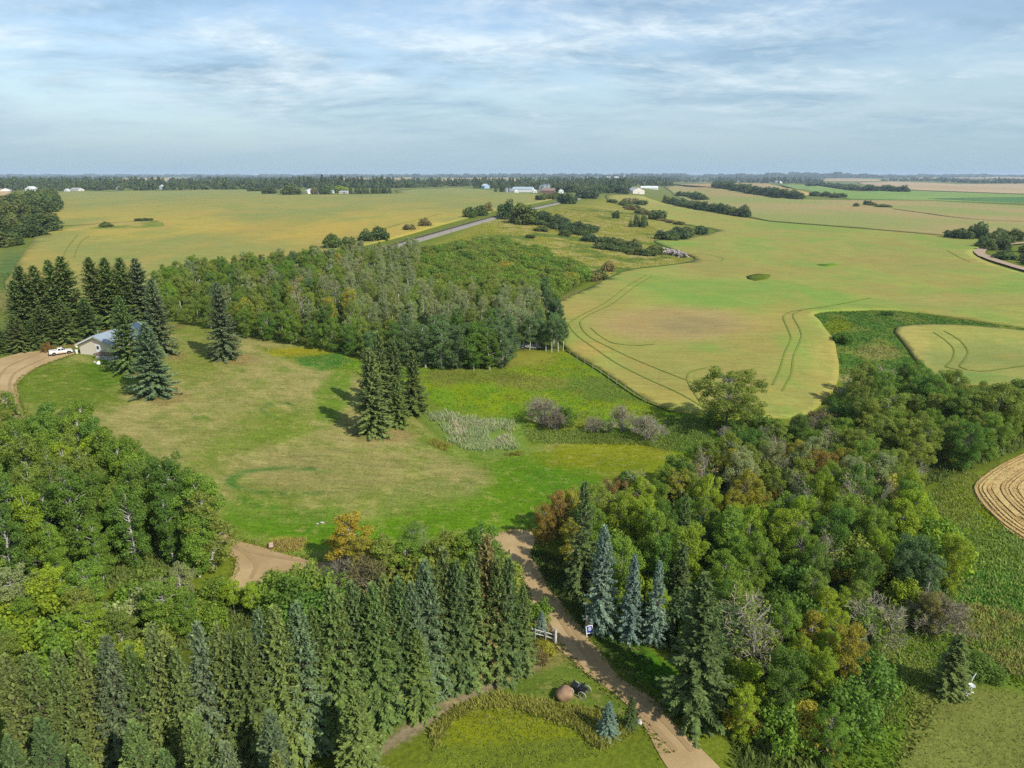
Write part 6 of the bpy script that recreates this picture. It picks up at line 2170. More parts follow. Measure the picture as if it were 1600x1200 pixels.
A, B_ = at(126, 553), at(178, 559)
rz = math.atan2(B_.y - A.y, B_.x - A.x)
gw = (B_ - A).length
base = A + (B_ - A) * 0.5
base.z = float(H(base.x, base.y)) - 0.1
house = gable_house('house', base, rz, gw, 14.0, 2.75, 1.75, STUCCO, ROOF, 'cream stucco house with a grey-blue metal roof behind the big spruces', 'house', 0.6)
BM().box((0, -0.03, 0.1), (gw - 0.02, 0.08, 0.6)).build('foundation', STUCCO_LOW, house)
d_ = BM().box((0.55, -0.06, 1.45), (0.98, 0.08, 2.1)).build('door', WHITE, house)
BM().box((0.55, -0.12, 1.95), (0.5, 0.04, 0.7)).build('door_window', GLASS, d_)
BM().box((0.55, -0.035, 1.5), (1.24, 0.05, 2.34)).build('door_frame', simple('frame_white', (0.62, 0.62, 0.6), 0.5), house)
for sg in (-1, 1):
    sl = math.atan2(1.75, gw / 2)
    b = BM()
    ex = sg * (gw / 2 + 0.6 * math.cos(sl))
    ez = 2.75 - 0.6 * math.sin(sl)
    b.prism([(0, 4.5), (ex, ez), (ex, ez - 0.2), (0, 4.28)], -0.66, -0.61)
    b.build('fascia', WHITE if sg < 0 else WOOD_GREY, house)
BM().lathe([(0.09, 0), (0.09, 1.0), (0.16, 1.0), (0.16, 1.14)], 10, (-0.5, 2.0, 4.2)).build('chimney', STEEL, house)
BM().lathe([(0.07, 0), (0.07, 0.5)], 8, (-1.4, 6.0, 3.8)).build('vent_pipe', STEEL, house)
ww = BM().box((gw / 2 + 0.02, 4.0, 1.6), (0.06, 1.5, 1.1)).build('window', WHITE, house)
BM().box((gw / 2 + 0.06, 4.0, 1.6), (0.03, 1.3, 0.9)).build('pane', GLASS, ww)
ww = BM().box((gw / 2 + 0.02, 9.5, 1.6), (0.06, 1.5, 1.1)).build('window', WHITE, house)
BM().box((gw / 2 + 0.06, 9.5, 1.6), (0.03, 1.3, 0.9)).build('pane', GLASS, ww)

# walk-out terrace at its corner: a deck on a stone wall with a blue door below
tp = at(163, 563)
terr = empty('terrace', tp, rz, 'brown deck on a stone wall with a blue door below the house', 'terrace')
BM().box((1.2, 1.7, 1.2), (7.6, 3.2, 0.26), bev=0.05).build('deck', WOOD_BROWN, terr)
b = BM()
rs = random.Random(5)
stones = []
for row in range(4):
    xs = -2.3 + (0.25 if row % 2 else 0)
    while xs < 3.0:
        w_ = rs.uniform(0.5, 0.85)
        me_b = BM().box((xs + w_ / 2, 0.35 + rs.uniform(-0.04, 0.04), -0.32 + row * 0.36), (w_ - 0.04, 0.3, 0.32), bev=0.05)
        s_ = me_b.build('stone', STONE, terr)
        xs += w_
BM().box((0.4, 0.62, 0.2), (5.4, 0.2, 1.7)).build('wall_core', STUCCO_LOW, terr)
BM().box((3.65, 0.38, 0.15), (1.1, 0.1, 1.9)).build('door', BLUE_DOOR, terr)
BM().box((4.55, 0.45, 0.15), (0.5, 0.25, 1.9)).build('corner_post', WOOD_GREY, terr)


def rock(name, loc, size, seed, mat, label, cat, group=None):
    rng = random.Random(seed)
    bm = bmesh.new()
    bmesh.ops.create_icosphere(bm, subdivisions=3, radius=1.0)
    for v in bm.verts:
        n = math.sin(v.co.x * 2.3 + seed) * math.cos(v.co.y * 2.9 + seed * 0.7) * 0.16 + math.sin(v.co.z * 3.7 + v.co.x * 1.9 + seed) * 0.09
        v.co *= 1 + n
        v.co.x *= size[0]
        v.co.y *= size[1]
        v.co.z = max(v.co.z, -0.55) * size[2]
    me = bpy.data.meshes.new(name)
    bm.to_mesh(me)
    bm.free()
    me.polygons.foreach_set('use_smooth', np.ones(len(me.polygons), bool))
    me.materials.append(mat)
    o = mesh_obj(name, me)
    o.location = loc
    o.rotation_euler = (0, 0, rng.random() * 6)
    props(o, label, cat, group)
    return o


p = at(154, 569.5)
rock('white_boulder', p + Vector((0, 0, 0.25)), (0.55, 0.42, 0.45), 3, WHITE, 'white boulder in the grass below the terrace', 'boulder')
p = at(148, 567)
rock('white_boulder', p + Vector((0, 0, 0.15)), (0.3, 0.25, 0.28), 9, STONE, 'small pale rock in the grass left of the white boulder', 'rock')
p = at(120, 552.5)
bk = empty('white_bin', p, 0.3, 'small white bin on the gravel by the corner of the house', 'bin')
BM().lathe([(0.22, 0), (0.28, 0.75), (0.30, 0.75), (0.30, 0.8)], 14).build('body', WHITE, bk)
BM().lathe([(0.31, 0.8), (0.29, 0.88), (0.05, 0.93)], 14).build('lid', WHITE, bk)
p = at(119.5, 543)
rock('white_boulder', p + Vector((0, 0, 0.15)), (0.3, 0.25, 0.28), 12, WHITE, 'small white stone in the grass behind the pickup', 'rock')


# ------------------------------------------------------------------ the pickup
def pickup():
    pr, pf = at(79, 556.5), at(112.5, 551)
    ang = math.atan2(pf.y - pr.y, pf.x - pr.x)
    c = (pr + pf) / 2
    c.z = float(H(c.x, c.y)) + 0.07
    o = empty('pickup_truck', c, ang, 'white crew-cab pickup parked on the gravel in front of the house, dusty along its flanks', 'pickup truck')
    o.scale = (0.76, 0.76, 0.78)
    L, W = 5.7, 1.95
    h2 = W / 2
    # body: nose, cab sill and bed as one shell; x runs forward
    b = BM()
    b.prism([(-2.85, 0.55), (-2.85, 1.12), (-0.95, 1.14), (-0.95, 1.16), (0.95, 1.16), (1.2, 1.2), (2.6, 1.08), (2.82, 0.92), (2.85, 0.55), (2.5, 0.48), (2.35, 0.85), (1.75, 0.92), (1.45, 0.85), (1.3, 0.45), (-1.25, 0.45), (-1.4, 0.85), (-1.7, 0.92), (-2.1, 0.85), (-2.25, 0.5)], -h2, h2)
    b.build('body', TRUCK, o)
    b = BM()
    b.box((-1.9, 0, 1.15), (1.72, 1.62, 0.05))
    b.build('bed', BLACK, o)
    for sg in (-1, 1):
        BM().box((-1.9, sg * 0.905, 1.24), (1.88, 0.12, 0.26), bev=0.02).build('bed_side', TRUCK, o)
        BM().box((0.1, sg * (h2 + 0.012), 0.62), (2.3, 0.03, 0.34)).build('dusty_sill', TRUCK_LOW, o)
    BM().box((-2.82, 0, 1.24), (0.08, 1.88, 0.26), bev=0.02).build('tailgate', TRUCK, o)
    # cab with sloping screens
    b = BM()
    bm = b.b
    lo = [(-0.98, 1.15), (1.15, 1.17)]
    hi = [(-0.78, 1.84), (0.42, 1.86)]
    vs = []
    for (x, z), y in ((lo[0], 0.95), (lo[1], 0.95), (hi[1], 0.78), (hi[0], 0.78)):
        vs.append((bm.verts.new((x, -y, z)), bm.verts.new((x, y, z))))
    for i in range(4):
        j = (i + 1) % 4
        bm.faces.new((vs[i][0], vs[j][0], vs[j][1], vs[i][1]))
    bm.faces.new([v[0] for v in vs])
    bm.faces.new([v[1] for v in reversed(vs)])
    bmesh.ops.bevel(bm, geom=list(bm.edges), offset=0.06, segments=2, affect='EDGES')
    b.build('cab', TRUCK, o)

    def quad(name, pts, mat):
        b = BM()
        f = [b.b.verts.new(q) for q in pts]
        b.b.faces.new(f)
        r = bmesh.ops.extrude_face_region(b.b, geom=list(b.b.faces))
        n = b.b.faces[:][0].normal
        b.build(name, mat, o)
    quad('windscreen', [(1.075, -0.84, 1.27), (1.075, 0.84, 1.27), (0.50, 0.72, 1.80), (0.50, -0.72, 1.80)], GLASS)
    quad('rear_window', [(-0.975, 0.80, 1.27), (-0.975, -0.80, 1.27), (-0.82, -0.68, 1.76), (-0.82, 0.68, 1.76)], GLASS)
    for sg in (-1, 1):
        def yv(z):
            return sg * (0.95 + 0.012 - 0.17 * (z - 1.16) / 0.69)
        quad('side_window', [(0.12, yv(1.26), 1.26), (0.92, yv(1.26), 1.26), (0.45, yv(1.74), 1.74), (0.12, yv(1.74), 1.74)], GLASS)
        quad('side_window', [(-0.76, yv(1.26), 1.26), (0.02, yv(1.26), 1.26), (0.02, yv(1.74), 1.74), (-0.62, yv(1.74), 1.74)], GLASS)
        BM().box((0.85, sg * 1.06, 1.3), (0.12, 0.2, 0.16), bev=0.03).build('mirror', BLACK, o)
        BM().box((2.78, sg * 0.78, 0.9), (0.14, 0.34, 0.16), bev=0.02).build('headlight', CHROME, o)
        BM().box((-2.87, sg * 0.86, 1.0), (0.04, 0.16, 0.34)).build('tail_light', RED, o)
        BM().box((0.0, sg * (h2 + 0.02), 1.05), (0.16, 0.03, 0.04)).build('door_handle', CHROME, o)
        for xw in (1.9, -1.78):
            w = BM().lathe([(0.22, -0.12), (0.38, -0.12), (0.40, -0.08), (0.40, 0.08), (0.38, 0.12), (0.22, 0.12)], 20, (xw, sg * 0.86, 0.40), 'Y').build('wheel', DARK, o)
            BM().lathe([(0.05, 0.125 * sg), (0.22, 0.115 * sg), (0.23, 0.09 * sg)], 14, (xw, sg * 0.86, 0.40), 'Y').build('rim', STEEL, w)
    BM().box((-2.95, 0, 0.58), (0.18, 1.8, 0.18), bev=0.03).build('rear_bumper', CHROME, o)
    BM().box((2.9, 0, 0.58), (0.16, 1.85, 0.22), bev=0.03).build('front_bumper', CHROME, o)
    BM().box((2.84, 0, 0.88), (0.06, 1.1, 0.24)).build('grille', BLACK, o)


pickup()


# ------------------------------------------------------------------ gate and fence at the lane
def ground_rot(a, b):
    return math.atan2(b.y - a.y, b.x - a.x)


p0, p1 = at(836, 998), at(867.5, 1007)
rz = ground_rot(p0, p1)
fn = empty('rail_fence', p0, rz, 'pale two-rail wooden fence ending at the gatepost left of the lane', 'fence')
Lf = (p1 - p0).length
for xx, hh in ((0.0, 1.2), (Lf * 0.52, 1.1)):
    BM().tube([(xx, 0, -0.3), (xx, 0, hh)], 0.07, 8).build('post', WOOD_GREY, fn)
for zz in (0.55, 1.0):
    BM().tube([(-0.4, 0.06, zz), (Lf * 0.5, 0.05, zz + 0.02), (Lf - 0.12, 0.05, zz - 0.03)], 0.06, 7).build('rail', simple('pale_rail', (0.52, 0.49, 0.44), 0.8, 0, 4, 0.15), fn)
gp = empty('gatepost', p1, rz, 'pale wooden gatepost on the left side of the lane', 'gatepost')
BM().tube([(0, 0, -0.4), (0.02, 0, 0.8), (0.0, 0.02, 1.75)], [0.15, 0.14, 0.13], 10).build('post', simple('pale_post', (0.50, 0.46, 0.40), 0.85, 0, 3, 0.2), gp)
BM().lathe([(0.15, 0), (0.15, 0.05), (0.06, 0.1)], 10, (0, 0.02, 1.75)).build('cap', WOOD_GREY, gp)
g1 = at(857, 985)
rg = ground_rot(p1, g1)
gt = empty('farm_gate', p1 + Vector((math.cos(rg) * 0.22, math.sin(rg) * 0.22, 0)), rg, 'dark tubular steel gate standing open behind the pale gatepost', 'gate')
gl = max(2.4, (g1 - p1).length)
for zz in (0.25, 0.55, 0.85, 1.15):
    BM().tube([(0, 0, zz), (gl, 0, zz)], 0.028, 6).build('bar', GATE_STEEL, gt)
for xx in (0.0, gl * 0.5, gl):
    BM().tube([(xx, 0, 0.2), (xx, 0, 1.2)], 0.03, 6).build('upright', GATE_STEEL, gt)
BM().tube([(0.02, 0.03, 1.12), (gl - 0.02, 0.03, 0.28)], 0.022, 6).build('brace', GATE_STEEL, gt)
q = at(917, 989)
gp2 = empty('gatepost', q, 0.3, 'thick pinkish-brown gatepost on the right side of the lane, with the sign leaning on it', 'gatepost')
BM().tube([(0, 0, -0.4), (0.0, 0.01, 0.9), (0.02, 0, 1.95)], [0.19, 0.18, 0.17], 12).build('post', simple('pink_brown_wood', (0.34, 0.24, 0.20), 0.85, 0, 3, 0.25), gp2)
BM().lathe([(0.19, 0), (0.19, 0.04), (0.1, 0.08)], 12, (0.02, 0, 1.95)).build('cap', WOOD_GREY, gp2)
q = at(914.5, 976)
pl = empty('old_pole', q, 0, 'thin grey pole standing behind the right gatepost', 'pole')
BM().tube([(0, 0, -0.3), (0.03, 0, 1.4), (-0.02, 0.03, 2.7)], [0.09, 0.08, 0.06], 8).build('shaft', WOOD_GREY, pl)
BM().lathe([(0.07, 0), (0.07, 0.05)], 8, (-0.02, 0.03, 2.68)).build('cap', STEEL, pl)
# the yard sign: white frame, blue panel
q = at(922, 995)
sg_ = empty('yard_sign', q, R(-12), 'small white-framed sign with a blue panel on the verge by the right gatepost', 'sign')
sg_.rotation_euler = (R(-16), 0, R(18))
for xx in (-0.34, 0.34):
    BM().box((xx, 0, 0.55), (0.07, 0.05, 1.2)).build('leg', WHITE, sg_)
BM().box((0, 0, 1.12), (0.75, 0.055, 0.08)).build('frame', WHITE, sg_)
BM().box((0, 0, 0.38), (0.62, 0.045, 0.07)).build('frame', WHITE, sg_)
pn = BM().box((0, 0, 0.75), (0.60, 0.03, 0.62)).build('panel', simple('sign_blue', (0.02, 0.045, 0.26), 0.5), sg_)
BM().box((0.03, -0.022, 0.80), (0.26, 0.012, 0.28)).build('panel_print', WHITE, pn)
BM().box((0.03, -0.030, 0.80), (0.14, 0.010, 0.16)).build('panel_mark', simple('sign_blue_light', (0.05, 0.11, 0.40), 0.5), pn)


# ------------------------------------------------------------------ boulder and black buggy on the lower lawn
q = at(881.5, 1091)
gr = simple('brown_stone', (0.26, 0.165, 0.095), 0.85, 0, 1.6, 0.28, 0.35)
bo = rock('boulder', q + Vector((0, 0, 0.48)), (0.86, 0.84, 0.72), 1.2, gr, 'large smooth brown boulder on the lower lawn beside the black buggy', 'boulder')


def buggy():
    c = at(905, 1084)
    o = empty('horse_buggy', c, R(146), 'black horse-drawn buggy with pale-rimmed wheels on the lower lawn beside the brown boulder', 'buggy')
    o.location.z += 0.01
    BM().box((0, 0, 0.62), (1.25, 0.68, 0.24), bev=0.03).build('body', BLACK, o)
    BM().box((-0.1, 0, 0.83), (0.5, 0.62, 0.14), bev=0.04).build('seat', simple('worn_leather', (0.10, 0.10, 0.105), 0.5), o)
    BM().box((-0.38, 0, 1.06), (0.09, 0.62, 0.36), ry=-0.2, bev=0.03).build('seat_back', BLACK, o)
    BM().box((0.62, 0, 0.86), (0.05, 0.64, 0.3), ry=0.3).build('dashboard', BLACK, o)
    for sgn in (-1, 1):
        BM().box((-0.16, sgn * 0.32, 0.95), (0.36, 0.04, 0.1), bev=0.015).build('armrest', BLACK, o)
        BM().tube([(0.55, sgn * 0.3, 0.45), (1.2, sgn * 0.34, 0.42), (2.3, sgn * 0.26, 0.36)], 0.025, 6).build('shaft', BLACK, o)
        for xw, r in ((0.62, 0.36), (-0.55, 0.40)):
            w = BM()
            ring = []
            n = 24
            prof = [(r, -0.022), (r, 0.022), (r - 0.045, 0.022), (r - 0.045, -0.022)]
            rings = []
            for k in range(n):
                a = 2 * math.pi * k / n
                rings.append([w.b.verts.new((xw + rr * math.sin(a), sgn * 0.5 + yy, r + rr * math.cos(a))) for rr, yy in prof])
            for k in range(n):
                for j in range(4):
                    w.b.faces.new((rings[k][j], rings[k][(j + 1) % 4], rings[(k + 1) % n][(j + 1) % 4], rings[(k + 1) % n][j]))
            wo = w.build('wheel', simple('pale_rim', (0.42, 0.43, 0.42), 0.6), o)
            b = BM()
            for k in range(10):
                a = 2 * math.pi * k / 10
                b.tube([(xw, sgn * 0.5, r), (xw + (r - 0.03) * math.sin(a), sgn * 0.5, r + (r - 0.03) * math.cos(a))], 0.012, 4, False)
            b.build('spokes', BLACK, wo)
            BM().lathe([(0.05, -0.07), (0.06, 0.0), (0.05, 0.07)], 8, (xw, sgn * 0.5, r), 'Y').build('hub', BLACK, wo)
    for xw, r in ((0.62, 0.36), (-0.55, 0.40)):
        BM().tube([(xw, -0.5, r), (xw, 0.5, r)], 0.025, 6).build('axle', BLACK, o)
    BM().tube([(-0.55, 0, 0.42), (-0.2, 0, 0.50), (0.3, 0, 0.50), (0.62, 0, 0.38)], 0.03, 6).build('spring_beam', BLACK, o)


buggy()


# ------------------------------------------------------------------ birdbaths
def birdbath(px, py, lab, r=0.35):
    c = at(px, py)
    o = empty('birdbath', c, 0, lab, 'birdbath', 'white birdbaths')
    o.scale = (0.85, 0.85, 0.85)
    BM().lathe([(0.30, -0.03), (0.30, 0.06), (0.24, 0.1), (0.14, 0.14)], 20).build('base', WHITE, o, True)
    BM().lathe([(0.13, 0.13), (0.09, 0.35), (0.10, 0.55), (0.15, 0.62)], 16).build('pedestal', WHITE, o, True)
    BM().lathe([(0.12, 0.60), (r * 0.8, 0.68), (r, 0.78), (r, 0.82), (r * 0.93, 0.81), (r * 0.7, 0.74), (0.02, 0.71)], 28).build('bowl', WHITE, o, True)
    BM().lathe([(0.06, 0.71), (0.05, 0.84), (0.02, 0.88)], 12).build('finial', WHITE, o, True)


birdbath(1509.5, 1090.5, 'white pedestal birdbath nearest the viewer beside the spruce')
birdbath(1516.5, 1080.5, 'white pedestal birdbath behind the other one, below the curved white ornament')
q = at(1514.5, 1075)
hr = empty('garden_ornament', q, 0, 'slender white curved ornament standing behind the birdbaths', 'ornament')
BM().lathe([(0.16, 0), (0.14, 0.06), (0.05, 0.1)], 14).build('base', WHITE, hr)
BM().tube([(0, 0, 0.08), (0.02, 0, 0.6), (0.10, 0, 1.1), (0.26, 0, 1.5), (0.36, 0, 1.62)], [0.05, 0.06, 0.075, 0.05, 0.02], 8).build('stem', WHITE, hr)
q = at(999, 1130)
rock('white_boulder', q + Vector((0, 0, 0.1)), (0.26, 0.22, 0.25), 21, STONE, 'pale boulder on the lane edge at the bottom of the picture', 'boulder')
q = at(824, 1030)
rock('grey_boulder', q + Vector((0, 0, 0.15)), (0.3, 0.25, 0.5), 22, STONE, 'grey upright stone at the end of the spruce row by the worn path', 'boulder')

# ------------------------------------------------------------------ small things round the lawn
q = at(424, 854)
tr = empty('planter', q, R(20), 'rusty half-barrel planter lying at the edge of the drive', 'planter')
rust = simple('rusty_steel', (0.20, 0.085, 0.05), 0.8, 0.1, 5, 0.3)
b = BM()
b.prism([(0.36 * math.cos(a), 0.10 + 0.36 * math.sin(a) + 0.24) for a in [math.pi + k * math.pi / 10 for k in range(11)]] + [(0.32 * math.cos(a), 0.34 + 0.32 * math.sin(a)) for a in [2 * math.pi - k * math.pi / 10 for k in range(11)]], -0.6, 0.6)
b.build('barrel', rust, tr)
BM().box((0, 0, 0.22), (0.5, 1.1, 0.08)).build('soil', simple('pale_soil', (0.45, 0.33, 0.25), 0.9, 0, 6, 0.3), tr)
for i, (x, y, s) in enumerate(((503, 817, 0.2), (496, 819, 0.13), (525, 809, 0.14), (532, 806, 0.12))):
    q = at(x, y)
    rock('edging_stone', q + Vector((0, 0, 0.05)), (s * 1.5, s, s * 0.5), 30 + i, STONE, 'pale flat stone lying in the lower lawn left of the yellow tree', 'stone', 'pale stones in the lawn')
# felled trunks in front of the white aspens
random.seed(17)
LOGS = simple('bleached_log', (0.36, 0.345, 0.32), 0.9, 0, 4, 0.2)
for i in range(16):
    q = at(791 + 44 * random.random(), 542.5 + 3.2 * random.random())
    o = empty('felled_log', q, random.uniform(-0.7, 0.7), 'bleached felled log in the pile at the foot of the bare aspens', 'log', 'felled logs under the aspens')
    l = random.uniform(2.5, 5.5)
    z = 0.14 + 0.22 * (i % 4)
    BM().tube([(-l / 2, 0, z), (0, 0.08, z + 0.05), (l / 2, 0, z + random.uniform(-0.05, 0.2))], [0.15, 0.14, 0.10], 7).build('trunk', LOGS, o)
    BM().tube([(l * 0.1, 0, z + 0.05), (l * 0.3, 0.5, z + 0.4)], [0.06, 0.03], 5).build('branch_stub', LOGS, o)

# stone heap on the hillside
random.seed(19)
V_, Q_ = [], []
o_ = 0
heap_c = plan([(1025, 393), (1040, 395), (1055, 398), (1070, 403)])
cm = bmesh.new()
for i in range(230):
    k = random.random() * 3
    j = int(k)
    c = heap_c[j] + (heap_c[min(j + 1, 3)] - heap_c[j]) * (k - j)
    w = 7.0 * (1 - abs(k / 3 - 0.45) * 1.1)
    dx, dy = random.gauss(0, 0.45) * w, random.gauss(0, 0.45) * w
    zt = 2.6 * math.exp(-((dx * dx + dy * dy) / (w * w * 0.4)))
    s = random.uniform(0.5, 1.3)
    r_ = bmesh.ops.create_icosphere(cm, subdivisions=1, radius=s)
    bmesh.ops.scale(cm, vec=(1, random.uniform(0.6, 1), random.uniform(0.5, 0.8)), verts=r_['verts'])
    bmesh.ops.rotate(cm, cent=(0, 0, 0), matrix=Matrix.Rotation(random.random() * 6, 3, 'Z'), verts=r_['verts'])
    bmesh.ops.translate(cm, vec=(c[0] + dx, c[1] + dy, float(H(c[0] + dx, c[1] + dy)) + zt), verts=r_['verts'])
me = bpy.data.meshes.new('stone_heap')
cm.to_mesh(me)
cm.free()
me.materials.append(simple('field_stone', (0.30, 0.255, 0.235), 0.9, 0, 0.8, 0.35))
o = mesh_obj('stone_heap', me)
o['kind'] = 'stuff'
dh = empty('driftwood', at(1042, 399), 0.4, 'pale log lying on the stone heap at the edge of the crop', 'log')
BM().tube([(-3, 0, 2.2), (0, 0.3, 2.6), (3, 0, 2.0)], [0.25, 0.22, 0.12], 6).build('trunk', LOGS, dh)
BM().tube([(0, 0.3, 2.6), (1.2, 1.3, 3.0)], [0.12, 0.05], 5).build('branch_stub', LOGS, dh)

# wire fence between the meadow and the crop
fp = plan([(890, 556), (935, 582), (1000, 626), (1048, 647)])
L_ = np.hypot(*np.diff(fp, axis=0).T)
fo = empty('wire_fence', (fp[0][0], fp[0][1], float(H(*fp[0]))), 0, 'wire fence on thin grey posts between the yellow meadow and the crop field', 'fence')
tops = []
pm = None
for i, s in enumerate(np.arange(0, L_.sum(), 4.0)):
    k = 0
    s0 = s
    while k < len(L_) - 1 and s0 > L_[k]:
        s0 -= L_[k]
        k += 1
    q = fp[k] + (fp[k + 1] - fp[k]) * s0 / L_[k]
    loc = Vector((q[0], q[1], float(H(*q)))) - fo.location
    tops.append(loc)
    if pm is None:
        po = BM().tube([(0, 0, -0.3), (0.01, 0, 1.25)], 0.055, 6).build('post', WOOD_GREY, fo)
        pm = po.data
    else:
        po = mesh_obj('post', pm, fo)
    po.location = loc
for zz in (0.55, 0.85, 1.15):
    BM().tube([t + Vector((0, 0, zz)) for t in tops], 0.008, 3).build('wire', STEEL, fo)

# line poles beside the railway
for i, y in enumerate((318, 372, 428, 492, 560, 640, 735)):
    x = rail_x(y) + 12.5
    o = empty('line_pole', (x, y, float(H(x, y))), R(-14), ['line pole nearest the gap where the rails come out of the wood', 'second dark line pole along the rails', 'third dark line pole along the rails', 'fourth dark line pole along the rails', 'line pole beside the tall poplars at the gap', 'line pole past the gap in the poplars', 'farthest dark line pole along the rails'][i], 'utility pole', 'line poles along the railway')
    BM().tube([(0, 0, -0.5), (0, 0, 6.4)], [0.14, 0.10], 7).build('pole', WOOD_BROWN, o)
    BM().box((0, 0, 5.9), (1.7, 0.1, 0.12)).build('crossarm', WOOD_BROWN, o)


# white caravan half hidden among the creek trees
q = at(1336, 722)
cv = empty('caravan', q, R(25), 'white caravan showing through a gap in the creek trees', 'caravan')
BM().box((0, 0, 1.45), (4.6, 2.1, 2.1), bev=0.25).build('body', WHITE, cv)
BM().box((0, 0, 2.56), (0.7, 0.7, 0.14), bev=0.03).build('roof_hatch', STEEL, cv)
for sgn in (-1, 1):
    w = BM().box((0.6 * sgn, -1.06, 1.7), (1.1, 0.04, 0.6)).build('window', GLASS, cv)
    BM().lathe([(0.12, -0.1), (0.33, -0.1), (0.33, 0.1), (0.12, 0.1)], 16, (0.1, sgn * 0.9, 0.33), 'Y').build('wheel', DARK, cv)
BM().tube([(2.3, 0, 0.45), (3.4, 0, 0.45)], 0.06, 6).build('drawbar', GATE_STEEL, cv)

# ------------------------------------------------------------------ farm buildings far off
BARN_BLUE = simple('pale_blue_metal', (0.42, 0.50, 0.56), 0.45, 0.3)
BARN_WHITE = simple('white_metal', (0.72, 0.73, 0.72), 0.5, 0.1)
BROWN_ROOF = simple('brown_roof', (0.22, 0.15, 0.12), 0.8)
GREY_ROOF = simple('grey_roof', (0.34, 0.35, 0.36), 0.7)
CREAM = simple('cream_siding', (0.60, 0.55, 0.47), 0.8)
BROWN_W = simple('brown_siding', (0.16, 0.09, 0.07), 0.8)
BLUE_W = simple('blue_siding', (0.28, 0.42, 0.60), 0.7)


def farm(px, py, W, L, hgt, rise, wm, rm, label, cat, rz=0.0, name='farm_building', nwin=2, door=True):
    o = gable_house(name, at(px, py), rz, W, L, hgt, rise, wm, rm, label, cat, 0.5)
    fr = BARN_WHITE
    if door:
        BM().box((0, -0.06, min(hgt, 3.4) * 0.45), (min(3.4, W * 0.3), 0.14, min(hgt, 3.4) * 0.9)).build('door', GREY_ROOF, o)
    for i in range(nwin):
        x = -W * 0.32 + i * W * 0.64 / max(1, nwin - 1)
        w = BM().box((x, -0.06, hgt * 0.58), (1.3, 0.12, 1.1)).build('window', fr, o)
        BM().box((x, -0.13, hgt * 0.58), (1.1, 0.04, 0.9)).build('pane', GLASS, w)
    return o


def bin_(px, py, r, h, label, group=None):
    o = empty('grain_bin', at(px, py), 0, label, 'grain bin', group)
    BM().lathe([(r, -0.5), (r, h * 0.33), (r * 1.012, h * 0.335), (r, h * 0.34), (r, h * 0.66), (r * 1.012, h * 0.665), (r, h * 0.67), (r, h)], 24).build('wall', STEEL, o)
    BM().lathe([(r * 1.04, h - 0.02), (r * 0.18, h + r * 0.55), (r * 0.18, h + r * 0.62)], 24).build('roof', CHROME, o)


farm(833, 300.2, 20, 40, 6, 4, BARN_WHITE, BARN_BLUE, 'long barn with a pale blue metal roof left of the three tall bins', 'barn', R(75))
bin_(845.5, 300.0, 4.6, 11, 'left tall steel bin beside the blue-roofed barn', 'tall steel bins')
bin_(850.5, 300.2, 4.8, 13, 'middle and tallest steel bin of the far farmyard', 'tall steel bins')
bin_(856, 300.2, 4.8, 13, 'right tall steel bin next to the brown shed', 'tall steel bins')
farm(867, 302, 14, 24, 5, 4, BROWN_W, BROWN_ROOF, 'shed with a rusty brown roof right of the tall bins', 'shed', R(80))
farm(877, 302, 9, 10, 5, 3, BARN_WHITE, BARN_BLUE, 'small pale metal shed at the right end of the brown one', 'shed', R(0))
farm(836, 301, 8, 9, 4, 2.5, BARN_WHITE, BARN_WHITE, 'low white hut in front of the blue-roofed barn', 'hut', R(10))
farm(857, 302, 8, 9, 4, 2.5, BARN_BLUE, BARN_WHITE, 'low pale hut in front of the tall bins', 'hut', R(10))
bin_(791.5, 300.6, 3.6, 7, 'small steel bin on the left of the pair beyond the left field', 'small steel bins')
bin_(797, 300.6, 3.4, 6.5, 'small steel bin on the right of the pair beyond the left field', 'small steel bins')
farm(807, 301, 9, 14, 3.5, 3, BARN_WHITE, GREY_ROOF, 'low grey-white shed between the small bins and the barn', 'shed', R(40))
farm(761, 294.5, 14, 16, 7, 4, BLUE_W, BARN_WHITE, 'pale blue two-storey house among the spruces beyond the left field', 'house', R(30))
farm(998, 303, 26, 26, 7, 5, CREAM, GREY_ROOF, 'large cream house with a grey roof on the far hill', 'house', R(20), nwin=4)
farm(1028, 296.3, 22, 44, 5, 4, BARN_WHITE, BARN_WHITE, 'long white barn behind the cream house on the far hill', 'barn', R(75))
farm(1141, 333.5, 11, 12, 5, 3, simple('grey_siding', (0.33, 0.34, 0.36), 0.7), GREY_ROOF, 'small grey house hidden in the band of trees between the right fields', 'house', R(20))
farm(1219, 286.3, 26, 30, 7, 5, BARN_WHITE, GREY_ROOF, 'white farmhouse beside the wood on the far right hill', 'house', R(20), nwin=3)
farm(1155, 284.6, 18, 24, 6, 4, GREY_ROOF, GREY_ROOF, 'grey shed at the edge of the far wood', 'shed', R(70))
farm(1148, 284.6, 9, 9, 7, 4, BARN_WHITE, BARN_WHITE, 'tiny white shed left of the grey shed at the far wood', 'shed', R(0))
bin_(960, 291.5, 4.0, 14, 'white silo standing alone among the far spruces')
farm(8, 302, 16, 24, 4.5, 4, BARN_WHITE, BARN_WHITE, 'white barn at the far left edge', 'barn', R(30))
farm(45, 299.5, 14, 18, 6, 4, BARN_WHITE, BARN_WHITE, 'white house at the far end of the left hedgerow', 'house', R(0), nwin=3)
farm(127, 298.5, 14, 24, 3.5, 3, CREAM, GREY_ROOF, 'low cream bungalow at the far edge of the left field', 'house', R(70))
farm(103, 299, 7, 8, 3, 2, BARN_WHITE, BARN_WHITE, 'tiny white shed at the far edge of the left field, left of the bungalow', 'shed', R(0))
farm(186, 296.6, 9, 10, 5, 3, BARN_WHITE, BARN_WHITE, 'small white house in the trees at the far edge of the left field', 'house', R(20))
